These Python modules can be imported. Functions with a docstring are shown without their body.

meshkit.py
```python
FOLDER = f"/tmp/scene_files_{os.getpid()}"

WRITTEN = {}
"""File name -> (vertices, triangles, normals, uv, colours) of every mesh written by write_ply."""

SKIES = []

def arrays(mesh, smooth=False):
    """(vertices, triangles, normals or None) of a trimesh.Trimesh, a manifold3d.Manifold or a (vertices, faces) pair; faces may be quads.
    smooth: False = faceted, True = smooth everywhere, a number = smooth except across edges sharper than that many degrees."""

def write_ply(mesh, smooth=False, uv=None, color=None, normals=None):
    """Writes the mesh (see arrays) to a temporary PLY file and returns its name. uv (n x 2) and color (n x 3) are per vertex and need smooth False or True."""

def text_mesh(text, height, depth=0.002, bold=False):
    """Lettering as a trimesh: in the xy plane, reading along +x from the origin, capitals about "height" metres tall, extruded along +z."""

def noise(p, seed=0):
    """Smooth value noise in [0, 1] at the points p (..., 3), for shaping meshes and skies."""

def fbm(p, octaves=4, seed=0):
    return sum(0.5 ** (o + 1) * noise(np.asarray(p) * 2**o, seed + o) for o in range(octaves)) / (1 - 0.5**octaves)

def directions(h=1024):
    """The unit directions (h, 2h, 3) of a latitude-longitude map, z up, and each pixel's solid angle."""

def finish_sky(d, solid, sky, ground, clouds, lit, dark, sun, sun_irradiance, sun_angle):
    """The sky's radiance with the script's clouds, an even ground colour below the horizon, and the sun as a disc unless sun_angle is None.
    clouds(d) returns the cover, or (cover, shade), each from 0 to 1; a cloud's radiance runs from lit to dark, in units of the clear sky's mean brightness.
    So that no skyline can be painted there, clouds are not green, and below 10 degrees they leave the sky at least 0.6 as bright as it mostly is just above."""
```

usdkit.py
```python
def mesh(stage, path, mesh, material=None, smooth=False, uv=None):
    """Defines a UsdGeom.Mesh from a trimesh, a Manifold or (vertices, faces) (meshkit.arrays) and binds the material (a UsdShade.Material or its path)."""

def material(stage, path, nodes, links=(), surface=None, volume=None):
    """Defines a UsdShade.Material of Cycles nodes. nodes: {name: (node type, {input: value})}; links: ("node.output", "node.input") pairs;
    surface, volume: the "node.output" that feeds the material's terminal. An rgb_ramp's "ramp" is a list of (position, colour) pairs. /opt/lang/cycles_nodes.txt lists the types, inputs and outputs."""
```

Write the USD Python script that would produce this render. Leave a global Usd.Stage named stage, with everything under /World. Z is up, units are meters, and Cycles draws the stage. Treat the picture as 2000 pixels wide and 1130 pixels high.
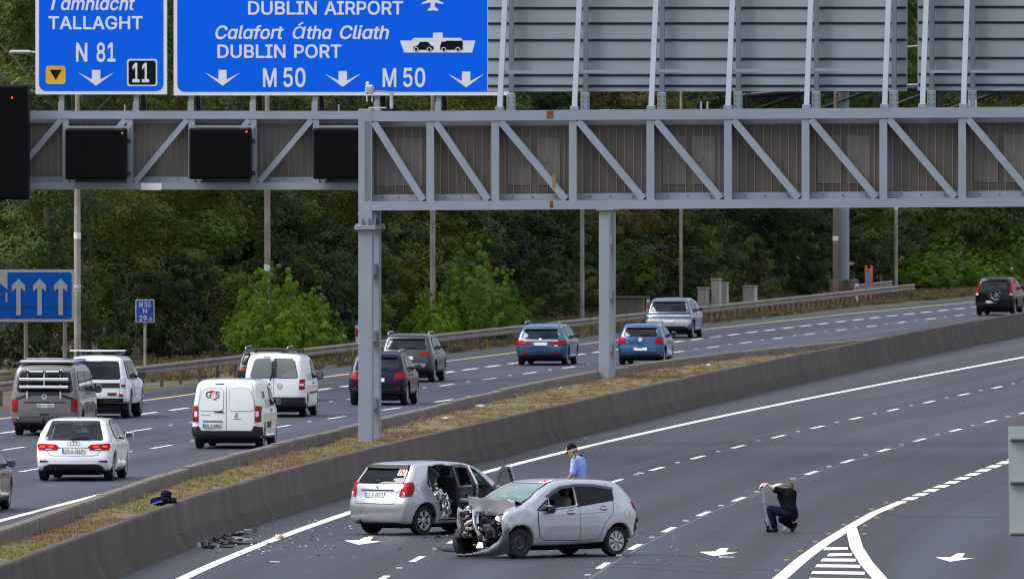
import math, random
import numpy as np, trimesh, manifold3d, shapely
from shapely.geometry import Polygon, LineString, Point, box as sbox
from shapely import affinity
from scipy.ndimage import map_coordinates, gaussian_filter
from pxr import Usd, UsdGeom, UsdLux, UsdShade, Gf, Sdf, Vt
import usdkit, meshkit

stage = Usd.Stage.CreateInMemory()
UsdGeom.SetStageUpAxis(stage, "Z")
UsdGeom.Xform.Define(stage, "/World")
UsdGeom.Scope.Define(stage, "/World/Looks")

# ---------------------------------------------------------------- camera, sky, sun, exposure
CAMZ, FPX, YH = 8.33, 27000.0, 248.0          # lens height (m), focal length in pixels of a 2000 px wide frame, horizon row
cam = UsdGeom.Camera.Define(stage, "/World/camera")
cam.AddTranslateOp().Set(Gf.Vec3d(0, 0, CAMZ))
cam.AddRotateXOp().Set(90.0 - math.degrees(math.atan((565 - YH) / FPX)))
cam.CreateHorizontalApertureAttr(36.0)
cam.CreateFocalLengthAttr(36.0 * FPX / 2000)
cam.CreateFStopAttr(10.0)
cam.CreateFocusDistanceAttr(290.0)
cam.CreateClippingRangeAttr(Gf.Vec2f(1.0, 20000.0))
cam.CreateExposureAttr(0.62)

SUN = np.array([-0.62, -0.12, 0.77]); SUN /= np.linalg.norm(SUN)
SUN_EL, SUN_ROT = math.asin(SUN[2]), math.atan2(SUN[0], SUN[1])
dome = UsdLux.DomeLight.Define(stage, "/World/sky")
usdkit.material(stage, "/World/Looks/sky_look", {
    "tc": ("texture_coordinate", {}),
    "sky": ("sky_texture", {"sky_type": "single_scattering", "sun_disc": False, "sun_elevation": SUN_EL, "sun_rotation": SUN_ROT, "air_density": 1.0, "aerosol_density": 2.0}),
    "cl": ("noise_texture", {"scale": 2.6, "detail": 5.0, "roughness": 0.55}),
    "rp": ("rgb_ramp", {"ramp": [(0.30, (0.45, 0.45, 0.45)), (0.62, (0.95, 0.95, 0.95))]}),
    "cc": ("rgb_ramp", {"ramp": [(0.36, (4.3, 4.75, 5.7)), (0.66, (8.7, 9.1, 10.0))]}),
    "sx": ("separate_xyz", {}), "hz": ("map_range", {"from_min": 0.0, "from_max": 0.9, "to_min": 0.52, "to_max": 1.35, "clamp": True}), "dm": ("mix_color", {"blend_type": "multiply", "fac": 1.0}),
    "mx": ("mix_color", {"blend_type": "mix"}),
    "bg": ("background_shader", {"strength": 0.085})},
    [("tc.generated", "cl.vector"), ("cl.fac", "rp.fac"), ("cl.fac", "cc.fac"), ("rp.color", "mx.fac"), ("sky.color", "mx.a"), ("tc.generated", "sx.vector"), ("sx.z", "hz.value"), ("cc.color", "mx.b"), ("mx.result", "dm.a"), ("hz.result", "dm.b"), ("dm.result", "bg.color")],
    surface="bg.background")
UsdShade.MaterialBindingAPI.Apply(dome.GetPrim()).Bind(UsdShade.Material.Get(stage, "/World/Looks/sky_look"))
dome.GetPrim().SetCustomDataByKey("kind", "structure")
sun = UsdLux.DistantLight.Define(stage, "/World/sun")
sun.CreateIntensityAttr(0.80); sun.CreateAngleAttr(38.0); sun.CreateColorAttr(Gf.Vec3f(1.0, 0.985, 0.965))
sun.GetPrim().CreateAttribute("inputs:normalize", Sdf.ValueTypeNames.Bool).Set(True)
zq = Gf.Rotation(Gf.Vec3d(0, 0, 1), Gf.Vec3d(*map(float, SUN)))
sun.AddOrientOp().Set(Gf.Quatf(zq.GetQuat()))

# ---------------------------------------------------------------- naming and tagging
_used = {}
def numbered(parent, name):
    k = (parent, name); n = _used.get(k, 0); _used[k] = n + 1
    return f"{parent}/{name}" if n == 0 else f"{parent}/{name}_{n:03d}"
def tag(prim, label=None, cat=None, group=None, kind=None):
    for k, v in (("label", label), ("category", cat), ("group", group), ("kind", kind)):
        if v: prim.SetCustomDataByKey(k, v)
    return prim
def thing(name, label=None, cat=None, loc=(0, 0, 0), rz=0.0, group=None, kind=None):
    x = UsdGeom.Xform.Define(stage, numbered("/World", name))
    x.AddTranslateOp().Set(Gf.Vec3d(*map(float, loc)))
    if rz: x.AddRotateZOp().Set(math.degrees(rz))
    return tag(x.GetPrim(), label, cat, group, kind)
def part(parent, name, m, look, label=None, smooth=False, cat=None, group=None, kind=None):
    path = numbered(str(parent.GetPath()) if parent else "/World", name)
    p = usdkit.mesh(stage, path, m, look, smooth=smooth).GetPrim()
    return tag(p, label, cat, group, kind)
def parts(parent, name, ms, look, **k):
    for m in ms: part(parent, name, m, look, **k)
def copy_of(src, name, label, cat, loc, rz=0.0, group=None, scale=None):
    x = UsdGeom.Xform.Define(stage, numbered("/World", name))
    x.GetPrim().GetReferences().AddInternalReference(src.GetPath())
    x.GetPrim().SetInstanceable(True)
    x.ClearXformOpOrder()
    x.AddTranslateOp().Set(Gf.Vec3d(*map(float, loc)))
    x.AddRotateZOp().Set(math.degrees(rz))
    if scale is not None: x.AddScaleOp().Set(Gf.Vec3f(*map(float, scale)))
    return tag(x.GetPrim(), label, cat, group)

# ---------------------------------------------------------------- materials
_mats = {}
def pm(name, base, rough=0.5, metal=0.0, var=0.12, scale=2.0, bump=0.0, bscale=40.0, coat=0.0, alt=None, altscale=1.0, altlo=0.45, altpos=0.65, spec=0.5, emit=0.0, stretch=None, coatr=0.05, rvar=0.0):
    """Principled material whose colour wanders a little with position; alt = a second colour laid over in patches."""
    if name in _mats: return _mats[name]
    b = np.array(base, float)
    n = {"g": ("geometry", {}), "n1": ("noise_texture", {"scale": scale, "detail": 4.0}),
         "r1": ("rgb_ramp", {"ramp": [(0.3, tuple(b * (1 - var))), (0.7, tuple(np.minimum(b * (1 + var), 1)))]}),
         "p": ("principled_bsdf", {"roughness": rough, "metallic": metal, "coat_weight": coat, "coat_roughness": coatr, "specular_ior_level": spec})}
    src = "g.position"; l = []
    if stretch is not None:
        n["mp"] = ("mapping", {"scale": stretch}); l.append(("g.position", "mp.vector")); src = "mp.vector"
    l += [(src, "n1.vector"), ("n1.fac", "r1.fac")]
    out = "r1.color"
    if alt is not None:
        n["n2"] = ("noise_texture", {"scale": altscale, "detail": 6.0, "roughness": 0.65})
        n["r2"] = ("rgb_ramp", {"ramp": [(altlo, (0, 0, 0)), (altpos, (1, 1, 1))]})
        n["m2"] = ("mix_color", {"b": tuple(alt)})
        l += [(src, "n2.vector"), ("n2.fac", "r2.fac"), ("r2.color", "m2.fac"), (out, "m2.a")]; out = "m2.result"
    l.append((out, "p.base_color"))
    if bump:
        n["n3"] = ("noise_texture", {"scale": bscale, "detail": 5.0}); n["bp"] = ("bump", {"strength": bump, "distance": 0.02})
        l += [(src, "n3.vector"), ("n3.fac", "bp.height"), ("bp.normal", "p.normal")]
    if rvar:
        n["n4"] = ("noise_texture", {"scale": scale * 2.3, "detail": 4.0}); n["r4"] = ("map_range", {"from_min": 0.3, "from_max": 0.7, "to_min": max(rough - rvar, 0.02), "to_max": rough + rvar})
        l += [(src, "n4.vector"), ("n4.fac", "r4.value"), ("r4.result", "p.roughness")]
    if emit:
        n["p"][1].update(emission_color=tuple(base), emission_strength=emit)
    _mats[name] = usdkit.material(stage, "/World/Looks/" + name, n, l, surface="p.BSDF")
    return _mats[name]
def pane(name, tint, gloss=0.04, base=0.06, film=None):
    """Window pane: tinted see-through with a fresnel reflection."""
    if name in _mats: return _mats[name]
    n = {"t": ("transparent_bsdf", {"color": tint}), "gl": ("glossy_bsdf", {"color": (0.9, 0.93, 0.95), "roughness": gloss}), "lw": ("layer_weight", {"blend": 0.5}), "pw": ("math", {"math_type": "power", "value2": 5.0}), "fr": ("math", {"math_type": "multiply_add", "value2": 0.93, "value3": 0.045, "use_clamp": True}), "mx": ("mix_closure", {})}
    l = [("lw.facing", "pw.value1"), ("pw.value", "fr.value1"), ("fr.value", "mx.fac"), ("t.BSDF", "mx.closure1"), ("gl.BSDF", "mx.closure2")]
    _mats[name] = usdkit.material(stage, "/World/Looks/" + name, n, l, surface="mx.closure")
    return _mats[name]

# ---------------------------------------------------------------- geometry helpers: every shape is (vertices, triangles)
def cat(ms):
    vs, fs, n = [], [], 0
    for v, f in ms:
        vs.append(np.asarray(v, float)); fs.append(np.asarray(f, int) + n); n += len(v)
    return np.vstack(vs), np.vstack(fs)
def tm(t): return np.array(t.vertices), np.array(t.faces)
_c = np.array([[x, y, z] for x in (-1, 1) for y in (-1, 1) for z in (-1, 1)], float)
_hb = trimesh.convex.convex_hull(_c); BOXV, BOXF = np.array(_hb.vertices), np.array(_hb.faces)
def bx(c, s, rz=0.0):
    v = BOXV * np.array(s, float) / 2
    if rz:
        co, si = math.cos(rz), math.sin(rz); v = np.stack([v[:, 0] * co - v[:, 1] * si, v[:, 0] * si + v[:, 1] * co, v[:, 2]], 1)
    return v + np.array(c, float), BOXF.copy()
def hull(pts):
    return tm(trimesh.convex.convex_hull(np.asarray(pts, float)))
def rb(c, s, r=0.02, rz=0.0):
    """chamfered box"""
    h = np.array(s, float) / 2; r = min(r, h.min() * 0.9); P = []
    for sg in _c:
        for k in range(3):
            q = h * sg; o = np.full(3, r); o[k] = 0; P.append(q - o * sg)
    v, f = hull(P)
    if rz:
        co, si = math.cos(rz), math.sin(rz); v = np.stack([v[:, 0] * co - v[:, 1] * si, v[:, 0] * si + v[:, 1] * co, v[:, 2]], 1)
    return v + np.array(c, float), f
def frame_of(d, up=(0, 0, 1)):
    d = np.asarray(d, float); d = d / np.linalg.norm(d); u = np.asarray(up, float)
    if abs(d @ u) > 0.98: u = np.array([1.0, 0, 0])
    s = np.cross(d, u); s /= np.linalg.norm(s); return d, s, np.cross(s, d)
def beam(a, b, w, h, up=(0, 0, 1)):
    """rectangular bar from a to b: w across, h along up"""
    a, b = np.asarray(a, float), np.asarray(b, float); d, s, u = frame_of(b - a, up); L = np.linalg.norm(b - a)
    v = BOXV[:, :1] * L / 2 * d + BOXV[:, 1:2] * w / 2 * s + BOXV[:, 2:] * h / 2 * u + (a + b) / 2
    return v, BOXF.copy()
def cyl(a, b, r0, r1=None, n=12, caps=True):
    a, b = np.asarray(a, float), np.asarray(b, float); r1 = r0 if r1 is None else r1
    d, s, u = frame_of(b - a); t = np.arange(n) * 2 * math.pi / n
    ring = np.cos(t)[:, None] * s + np.sin(t)[:, None] * u
    v = np.vstack([a + ring * r0, b + ring * r1, [a], [b]]); i = np.arange(n); j = (i + 1) % n
    f = [np.stack([i, j, n + j], 1), np.stack([i, n + j, n + i], 1)]
    if caps: f += [np.stack([j, i, np.full(n, 2 * n)], 1), np.stack([n + i, n + j, np.full(n, 2 * n + 1)], 1)]
    return v, np.vstack(f)[:, ::-1]
def tube(path, r, n=8):
    p = np.asarray(path, float); r = np.broadcast_to(r, (len(p),)); t = np.gradient(p, axis=0); V = []
    for k in range(len(p)):
        d, s, u = frame_of(t[k]); a = np.arange(n) * 2 * math.pi / n
        V.append(p[k] + r[k] * (np.cos(a)[:, None] * s + np.sin(a)[:, None] * u))
    v = np.vstack(V + [p[:1], p[-1:]]); F = []; i = np.arange(n); j = (i + 1) % n
    for k in range(len(p) - 1):
        F += [np.stack([k * n + i, (k + 1) * n + j, k * n + j], 1), np.stack([k * n + i, (k + 1) * n + i, (k + 1) * n + j], 1)]
    m = len(p) * n; q = (len(p) - 1) * n
    F += [np.stack([i, j, np.full(n, m)], 1), np.stack([q + j, q + i, np.full(n, m + 1)], 1)]
    return v, np.vstack(F)
def lathe(prof, n=28, axis="y"):
    """profile (radius, height) revolved about the axis; closed profiles wrap by repeating the first point"""
    p = np.asarray(prof, float); t = np.arange(n) * 2 * math.pi / n; m = len(p)
    R, Hh = p[:, 0][:, None], np.broadcast_to(p[:, 1][:, None], (m, n))
    x, z = R * np.cos(t), R * np.sin(t)
    v = np.stack([x, Hh, z] if axis == "y" else [x, z, Hh], -1).reshape(-1, 3)
    i, j = np.meshgrid(np.arange(m - 1), np.arange(n), indexing="ij"); j2 = (j + 1) % n
    q = np.stack([i * n + j, i * n + j2, (i + 1) * n + j2, (i + 1) * n + j], -1).reshape(-1, 4)
    f = np.vstack([q[:, [0, 1, 2]], q[:, [0, 2, 3]]])
    return v, (f if axis == "y" else f[:, ::-1])
def extr(poly, h):
    """shapely polygon(s) in xy extruded from 0 to h"""
    gs = [g for g in getattr(poly, "geoms", [poly]) if g.geom_type == "Polygon" and g.area > 1e-8]
    return cat([tm(trimesh.creation.extrude_polygon(g, h, engine="earcut")) for g in gs])
def xf(m, M=None, t=(0, 0, 0), flip=False):
    v, f = m; v = np.asarray(v, float)
    if M is not None: v = v @ np.asarray(M, float).T
    return v + np.asarray(t, float), (np.asarray(f)[:, ::-1] if flip else f)
def rotz(a): c, s = math.cos(a), math.sin(a); return np.array([[c, -s, 0], [s, c, 0], [0, 0, 1]])
def roty(a): c, s = math.cos(a), math.sin(a); return np.array([[c, 0, s], [0, 1, 0], [-s, 0, c]])
def rotx(a): c, s = math.cos(a), math.sin(a); return np.array([[1, 0, 0], [0, c, -s], [0, s, c]])
def ball(c, r, sub=2, s=(1, 1, 1)):
    t = trimesh.creation.icosphere(sub, 1.0); return np.array(t.vertices) * r * np.array(s) + np.array(c), np.array(t.faces)
def ribbon(A, Bb, z=0.0):
    """sheet between two polylines (x, y) of equal length, facing up"""
    A, Bb = np.asarray(A, float), np.asarray(Bb, float); n = len(A)
    za = np.full((n, 1), z) if A.shape[1] == 2 else A[:, 2:]; zb = np.full((n, 1), z) if Bb.shape[1] == 2 else Bb[:, 2:]
    v = np.vstack([np.hstack([A[:, :2], za]), np.hstack([Bb[:, :2], zb])]); i = np.arange(n - 1)
    f = np.vstack([np.stack([i, n + i, n + i + 1], 1), np.stack([i, n + i + 1, i + 1], 1)])
    e1, e2 = v[f[0, 1]] - v[f[0, 0]], v[f[0, 2]] - v[f[0, 0]]
    return v, (f if np.cross(e1, e2)[2] > 0 else f[:, ::-1])
def sweep(path, sec, closed=True):
    """section points (offset to the right of travel, height) swept along a ground polyline (x, y) or (x, y, z)"""
    p = np.asarray(path, float); t = np.gradient(p[:, :2], axis=0); t /= np.linalg.norm(t, axis=1, keepdims=True)
    r = np.stack([t[:, 1], -t[:, 0]], 1); s = np.asarray(sec, float); m = len(s)
    z0 = p[:, 2] if p.shape[1] > 2 else np.zeros(len(p))
    v = np.concatenate([p[:, None, :2] + r[:, None] * s[None, :, :1], (z0[:, None] + s[None, :, 1])[..., None]], -1).reshape(-1, 3)
    F = []; mm = m if closed else m - 1
    for k in range(len(p) - 1):
        for i in range(mm):
            a, b = k * m + i, k * m + (i + 1) % m; F += [[a, b, b + m], [a, b + m, a + m]]
    if closed:
        cv, cf = trimesh.creation.triangulate_polygon(Polygon(s), engine="earcut"); ix = np.array([int(np.argmin(((s - q) ** 2).sum(1))) for q in cv])
        e = np.array([ix[t3] for t3 in cf]); e0, e1, e2 = s[e[0, 0]], s[e[0, 1]], s[e[0, 2]]; area = sum(s[i, 0] * s[(i + 1) % m, 1] - s[(i + 1) % m, 0] * s[i, 1] for i in range(m))
        if ((e1 - e0)[0] * (e2 - e0)[1] - (e1 - e0)[1] * (e2 - e0)[0] > 0) != (area > 0): e = e[:, ::-1]
        F += [[a, c, b] for a, b, c in e] + [[a + (len(p) - 1) * m, b + (len(p) - 1) * m, c + (len(p) - 1) * m] for a, b, c in e]
    t = trimesh.Trimesh(v, np.array(F), process=False)
    if closed and t.volume < 0: t.invert()
    return tm(t)
def G(x, y, z=0.0):
    """the survey: a point seen at photograph pixel (x, y) and known to lie at height z"""
    D = FPX * (CAMZ - z) / (y - YH); return np.array([(x - 1000) / FPX * D, D])
# ================================================================ SETTING
rng = np.random.default_rng(7)
# surveyed alignments: X as a cubic in (Y-400)/100, straight beyond the surveyed stretch
ALIGN = {"edge": ((-0.5259, 1.2717, 11.4752, 6.2879), 235, 520), "rowa": ((-0.6638, 1.1116, 11.828, 10.409), 240, 460), "rowb": ((-0.4478, 1.4142, 12.156, 14.6123), 240, 420),
         "d3": ((0.0, 1.3, 11.9, -4.56), 280, 520),
         "d2": ((0.2204, -0.0767, 12.2273, -7.7219), 300, 640), "d1": ((0.3, -0.35, 12.6, -10.82), 330, 660), "yellow": ((0.3836, -0.5577, 12.7948, -13.8313), 380, 670)}
from scipy.interpolate import UnivariateSpline
def _spl(pts, s):
    a = np.array(sorted(pts)); f = UnivariateSpline(a[:, 0], a[:, 1], k=3, s=s); lo, hi = a[0, 0], a[-1, 0]; d = f.derivative(); m0, m1 = float(d(lo)), float(d(hi))
    return lambda D: np.where(D < lo, f(lo) + m0 * (D - lo), np.where(D > hi, f(hi) + m1 * (D - hi), f(np.clip(D, lo, hi))))
CURVED = {"wall": _spl([(263, -6.75), (287.5, -5.4), (312, -3.6), (322, -2.85), (340.5, -1.2), (356.5, .45), (367, 1.4), (376.4, 2.45), (395, 4.5), (481, 12.7), (498.7, 14.5), (525.5, 17.6), (549.9, 20.5)], .25),
          "kerb": _spl([(274.8, -10.2), (298.4, -8.85), (322.3, -7.75), (359.7, -5.35), (377.4, -3.6), (405.9, -1.3), (427, .4), (455.5, 2.85), (513, 12.0)], .2)}
def al(name, D):
    if name in CURVED: return CURVED[name](np.asarray(D, float))
    c, lo, hi = ALIGN[name]; D = np.asarray(D, float); t = (np.clip(D, lo, hi) - 400) / 100
    return np.polyval(c, t) + np.polyval(np.polyder(c), t) * (D - np.clip(D, lo, hi)) / 100
def slope(name, D):
    return float((al(name, D + 1) - al(name, D - 1)) / 2)
def path(name, D, off=0.0):
    return np.stack([al(name, D) + off, np.asarray(D, float)], 1)

M_GROUND = pm("verge_soil", (0.085, 0.066, 0.042), 0.95, var=0.35, scale=0.8, alt=(0.055, 0.055, 0.024), altscale=0.35, bump=0.6, bscale=6)
def asphalt(name, base):
    b = np.array(base)
    return usdkit.material(stage, "/World/Looks/" + name, {
        "uv": ("uvmap", {"attribute": "st"}), "g": ("geometry", {}),
        "m1": ("mapping", {"scale": (0.85, 0.012, 1)}), "n1": ("noise_texture", {"scale": 1.0, "detail": 3.0, "roughness": 0.5}),
        "m2": ("mapping", {"scale": (0.25, 0.05, 1)}), "n2": ("noise_texture", {"scale": 1.0, "detail": 5.0, "roughness": 0.6}),
        "n3": ("noise_texture", {"scale": 55.0, "detail": 3.0}),
        "r1": ("rgb_ramp", {"ramp": [(0.28, tuple(b * np.array([.78, .70, .64]))), (0.5, tuple(b)), (0.72, tuple(b * np.array([1.16, 1.28, 1.34])))]}),
        "r2": ("rgb_ramp", {"ramp": [(0.3, (0.82, 0.82, 0.82)), (0.7, (1.16, 1.16, 1.16))]}), "x1": ("mix_color", {"blend_type": "multiply", "fac": 1.0}),
        "r3": ("rgb_ramp", {"ramp": [(0.35, (0.80, 0.80, 0.80)), (0.65, (1.2, 1.2, 1.2))]}), "x2": ("mix_color", {"blend_type": "multiply", "fac": 1.0}),
        "rr": ("map_range", {"from_min": 0.3, "from_max": 0.7, "to_min": 0.62, "to_max": 0.48}),
        "bp": ("bump", {"strength": 0.35, "distance": 0.01}), "p": ("principled_bsdf", {"specular_ior_level": 0.4})},
        [("uv.UV", "m1.vector"), ("m1.vector", "n1.vector"), ("uv.UV", "m2.vector"), ("m2.vector", "n2.vector"), ("g.position", "n3.vector"), ("n1.fac", "r1.fac"), ("n2.fac", "r2.fac"), ("n3.fac", "r3.fac"),
         ("r1.color", "x1.a"), ("r2.color", "x1.b"), ("x1.result", "x2.a"), ("r3.color", "x2.b"), ("x2.result", "p.base_color"), ("n1.fac", "rr.value"), ("rr.result", "p.roughness"), ("n3.fac", "bp.height"), ("bp.normal", "p.normal")], surface="p.BSDF")
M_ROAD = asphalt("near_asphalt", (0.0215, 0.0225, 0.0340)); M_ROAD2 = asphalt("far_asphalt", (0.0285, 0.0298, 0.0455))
M_WHITE = pm("road_paint", (0.72, 0.69, 0.61), 0.6, var=0.05, alt=(0.42, 0.42, 0.41), altscale=3.0, altlo=0.58, altpos=0.75)
M_YEL = pm("yellow_paint", (0.62, 0.47, 0.17), 0.6, var=0.1, alt=(0.3, 0.26, 0.16), altscale=2.0, altlo=0.55, altpos=0.75)
M_STUD = pm("stud_white", (0.55, 0.55, 0.53), 0.4); M_AMBER = pm("stud_amber", (0.42, 0.34, 0.12), 0.4)

gd = thing("ground", kind="structure")
part(gd, "verge", ribbon([[-6000, -300], [-6000, 9000]], [[6000, -300], [6000, 9000]], 0.0), M_GROUND)

def surface(name, root, D, offs, look, z):
    """road sheet from lateral polylines offs (list of X arrays over D) with (metres across, metres along) as st"""
    n, m = len(D), len(offs); V = np.concatenate([np.stack([o, D, np.full(n, z)], 1) for o in offs]); UVs = np.concatenate([np.stack([o - al("rowa", D), D], 1) for o in offs]); F = []
    for k in range(m - 1):
        i = np.arange(n - 1) + k * n
        F += [np.stack([i, i + n, i + n + 1], 1), np.stack([i, i + n + 1, i + 1], 1)]
    p = usdkit.mesh(stage, numbered(str(root.GetPath()), name), (V, np.vstack(F)), look, uv=UVs).GetPrim(); return p
DD = np.arange(150, 1005, 5.0)
near = thing("road", kind="structure")
surface("near_carriageway", near, DD, [al("wall", DD) - 0.3, al("edge", DD), al("rowa", DD), al("rowb", DD), al("rowb", DD) + 12, al("rowb", DD) + 24], M_ROAD, 0.012)
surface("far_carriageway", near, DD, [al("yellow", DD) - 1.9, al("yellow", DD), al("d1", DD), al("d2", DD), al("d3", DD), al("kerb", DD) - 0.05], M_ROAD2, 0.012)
MZ = 0.017
M_DIRT = asphalt("dirty_asphalt", (0.020, 0.0200, 0.0265)); Dd = np.arange(225, 700, 5.0)
surface("hard_strip", near, Dd, [al("wall", Dd) - 0.02, (al("wall", Dd) + al("edge", Dd)) / 2, al("edge", Dd) - 0.45], M_DIRT, 0.0142)
M_GHOST = pm("worn_line", (0.085, 0.088, 0.098), 0.7, var=.25, scale=2.0); M_SEAL = pm("sealed_joint", (0.016, 0.016, 0.018), 0.6, var=.3)
def solid_line(name, who, D, w, look, off=0.0, parent=near):
    p = path(who, D, off); return part(parent, name, ribbon(p - [w / 2, 0], p + [w / 2, 0], MZ), look)
solid_line("edge_line", "edge", np.arange(220, 700, 4.0), 0.235, M_WHITE)
De = np.arange(240, 640, 4.0); Pe = path("kerb", De); Pe[:, 0] += np.interp(De, [290, 325], [-1.6, -0.75]); part(near, "edge_line", ribbon(Pe - [.1, 0], Pe + [.1, 0], MZ), M_WHITE)
solid_line("shoulder_line", "yellow", np.arange(380, 760, 4.0), 0.17, M_YEL)
def dashes(who, d0, period, length, w, lo, hi, stud=0.5):
    k = math.ceil((lo - d0) / period); d = d0 + k * period
    while d < hi:
        q = path(who, [d - length / 2, d, d + length / 2])
        part(near, "lane_dash", ribbon(q - [w / 2, 0], q + [w / 2, 0], MZ), M_WHITE)
        if stud:
            e = d + period * stud; x = float(al(who, e)); part(near, "road_stud", rb((x, e, 0.026), (0.115, 0.14, 0.034), 0.004), M_STUD)
        d += period
dashes("rowa", 278.1, 11.7, 3.5, 0.135, 225, 640); dashes("rowb", 262.4, 11.7, 3.5, 0.135, 232, 560)
dashes("d3", 335.7, 12.1, 4.0, 0.12, 285, 520); dashes("d2", 357.9, 11.0, 3.6, 0.12, 330, 700); dashes("d1", 377.4, 6.1, 3.6, 0.18, 340, 720, stud=0)
# gore where the slip lane leaves: solid line, branch, square dashes, hatching
def traced(px, w0, w1, name, dz=0.0):
    p = np.array([G(*q) for q in px]); w = np.linspace(w0, w1, len(p))[:, None]
    part(near, name, ribbon(p - w * [0.5, 0], p + w * [0.5, 0], MZ + dz), M_WHITE)
traced([(1400, 1225), (1455, 1178), (1525, 1129), (1568, 1092), (1612, 1060), (1662, 1029), (1707, 1003), (1763, 979.5)], 0.30, 0.22, "gore_line")
traced([(1662, 1031), (1667, 1047), (1673, 1070), (1691, 1099), (1719, 1132), (1770, 1180), (1850, 1240)], 0.24, 0.30, "gore_line", 0.004)
for i in range(16):
    a = np.array([1778.0, 974.5]) + i * np.array([20.4, -8.05]) + np.array([0.0, 0.06 * i * i * 0.4])
    p0, p1 = G(a[0] - 6.5, a[1] + 2.7), G(a[0] + 6.5, a[1] - 2.7)
    part(near, "square_dash", ribbon(np.array([p0, p1]) - [0.135, 0], np.array([p0, p1]) + [0.135, 0], MZ), M_WHITE)
for x0, x1, y, dy in ((1608, 1655.5, 1072.3, -0.6), (1615, 1664, 1084.2, -0.8), (1603, 1671, 1094, 0.6), (1592, 1680, 1105.4, 1.2), (1584, 1688.5, 1118.6, 1.5), (1578, 1697, 1132, 1.5), (1569, 1712, 1147, 1.5)):
    a, b = G(x0, y + 2.8), G(x1, y + 2.8 + dy); c, d = G(x0 + 4, y - 2.8), G(x1 + 1, y - 2.8 + dy)
    part(near, "hatch_bar", ribbon([a, c], [b, d], MZ), M_WHITE)
for x, y in ((1518, 1116), (1536, 1095.6), (1563.5, 1077.7), (1592.5, 1059.6), (1618.5, 1043.6), (1648, 1026.4), (1674, 1011), (1703, 996.3), (1732, 983), (1768, 984.5), (1741, 996.6), (1713, 1012.4), (1690, 1028), (1689, 1044.7)):
    p = G(x, y); part(near, "amber_stud", rb((p[0], p[1], 0.025), (0.095, 0.12, 0.03), 0.004), M_AMBER)
ARROW = [(1365.6, 1078.5), (1394, 1086.8), (1441, 1080), (1417, 1079.2), (1423.5, 1070.7), (1408, 1070.7), (1395.5, 1077.6)]
for dx, dy in ((0, 0), (-694, -22.2), (461.5, 10.8)):
    p = np.array([G(x + dx, y + dy) for x, y in ARROW]); pg = Polygon(p).buffer(0)
    v, f = trimesh.creation.triangulate_polygon(pg, engine="earcut"); part(near, "lane_arrow", (np.hstack([v, np.full((len(v), 1), MZ)]), f if np.cross(v[f[0, 1]] - v[f[0, 0]], v[f[0, 2]] - v[f[0, 0]]) > 0 else f[:, ::-1]), M_WHITE)
for off in (0.12,): part(near, "worn_line", ribbon(path("rowb", np.arange(232, 470, 4.0), off - .03), path("rowb", np.arange(232, 470, 4.0), off + .03), 0.0150), M_GHOST)
part(near, "road_joint", ribbon(path("rowa", np.arange(232, 560, 4.0), -.33), path("rowa", np.arange(232, 560, 4.0), -.28), 0.0150), M_SEAL)
p_ = np.array([G(*q) for q in ((1640, 1005), (1800, 1009), (1970, 1012), (2100, 1014))]); part(near, "road_joint", ribbon(p_, p_ + [0, .35], 0.0150), M_SEAL)
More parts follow.
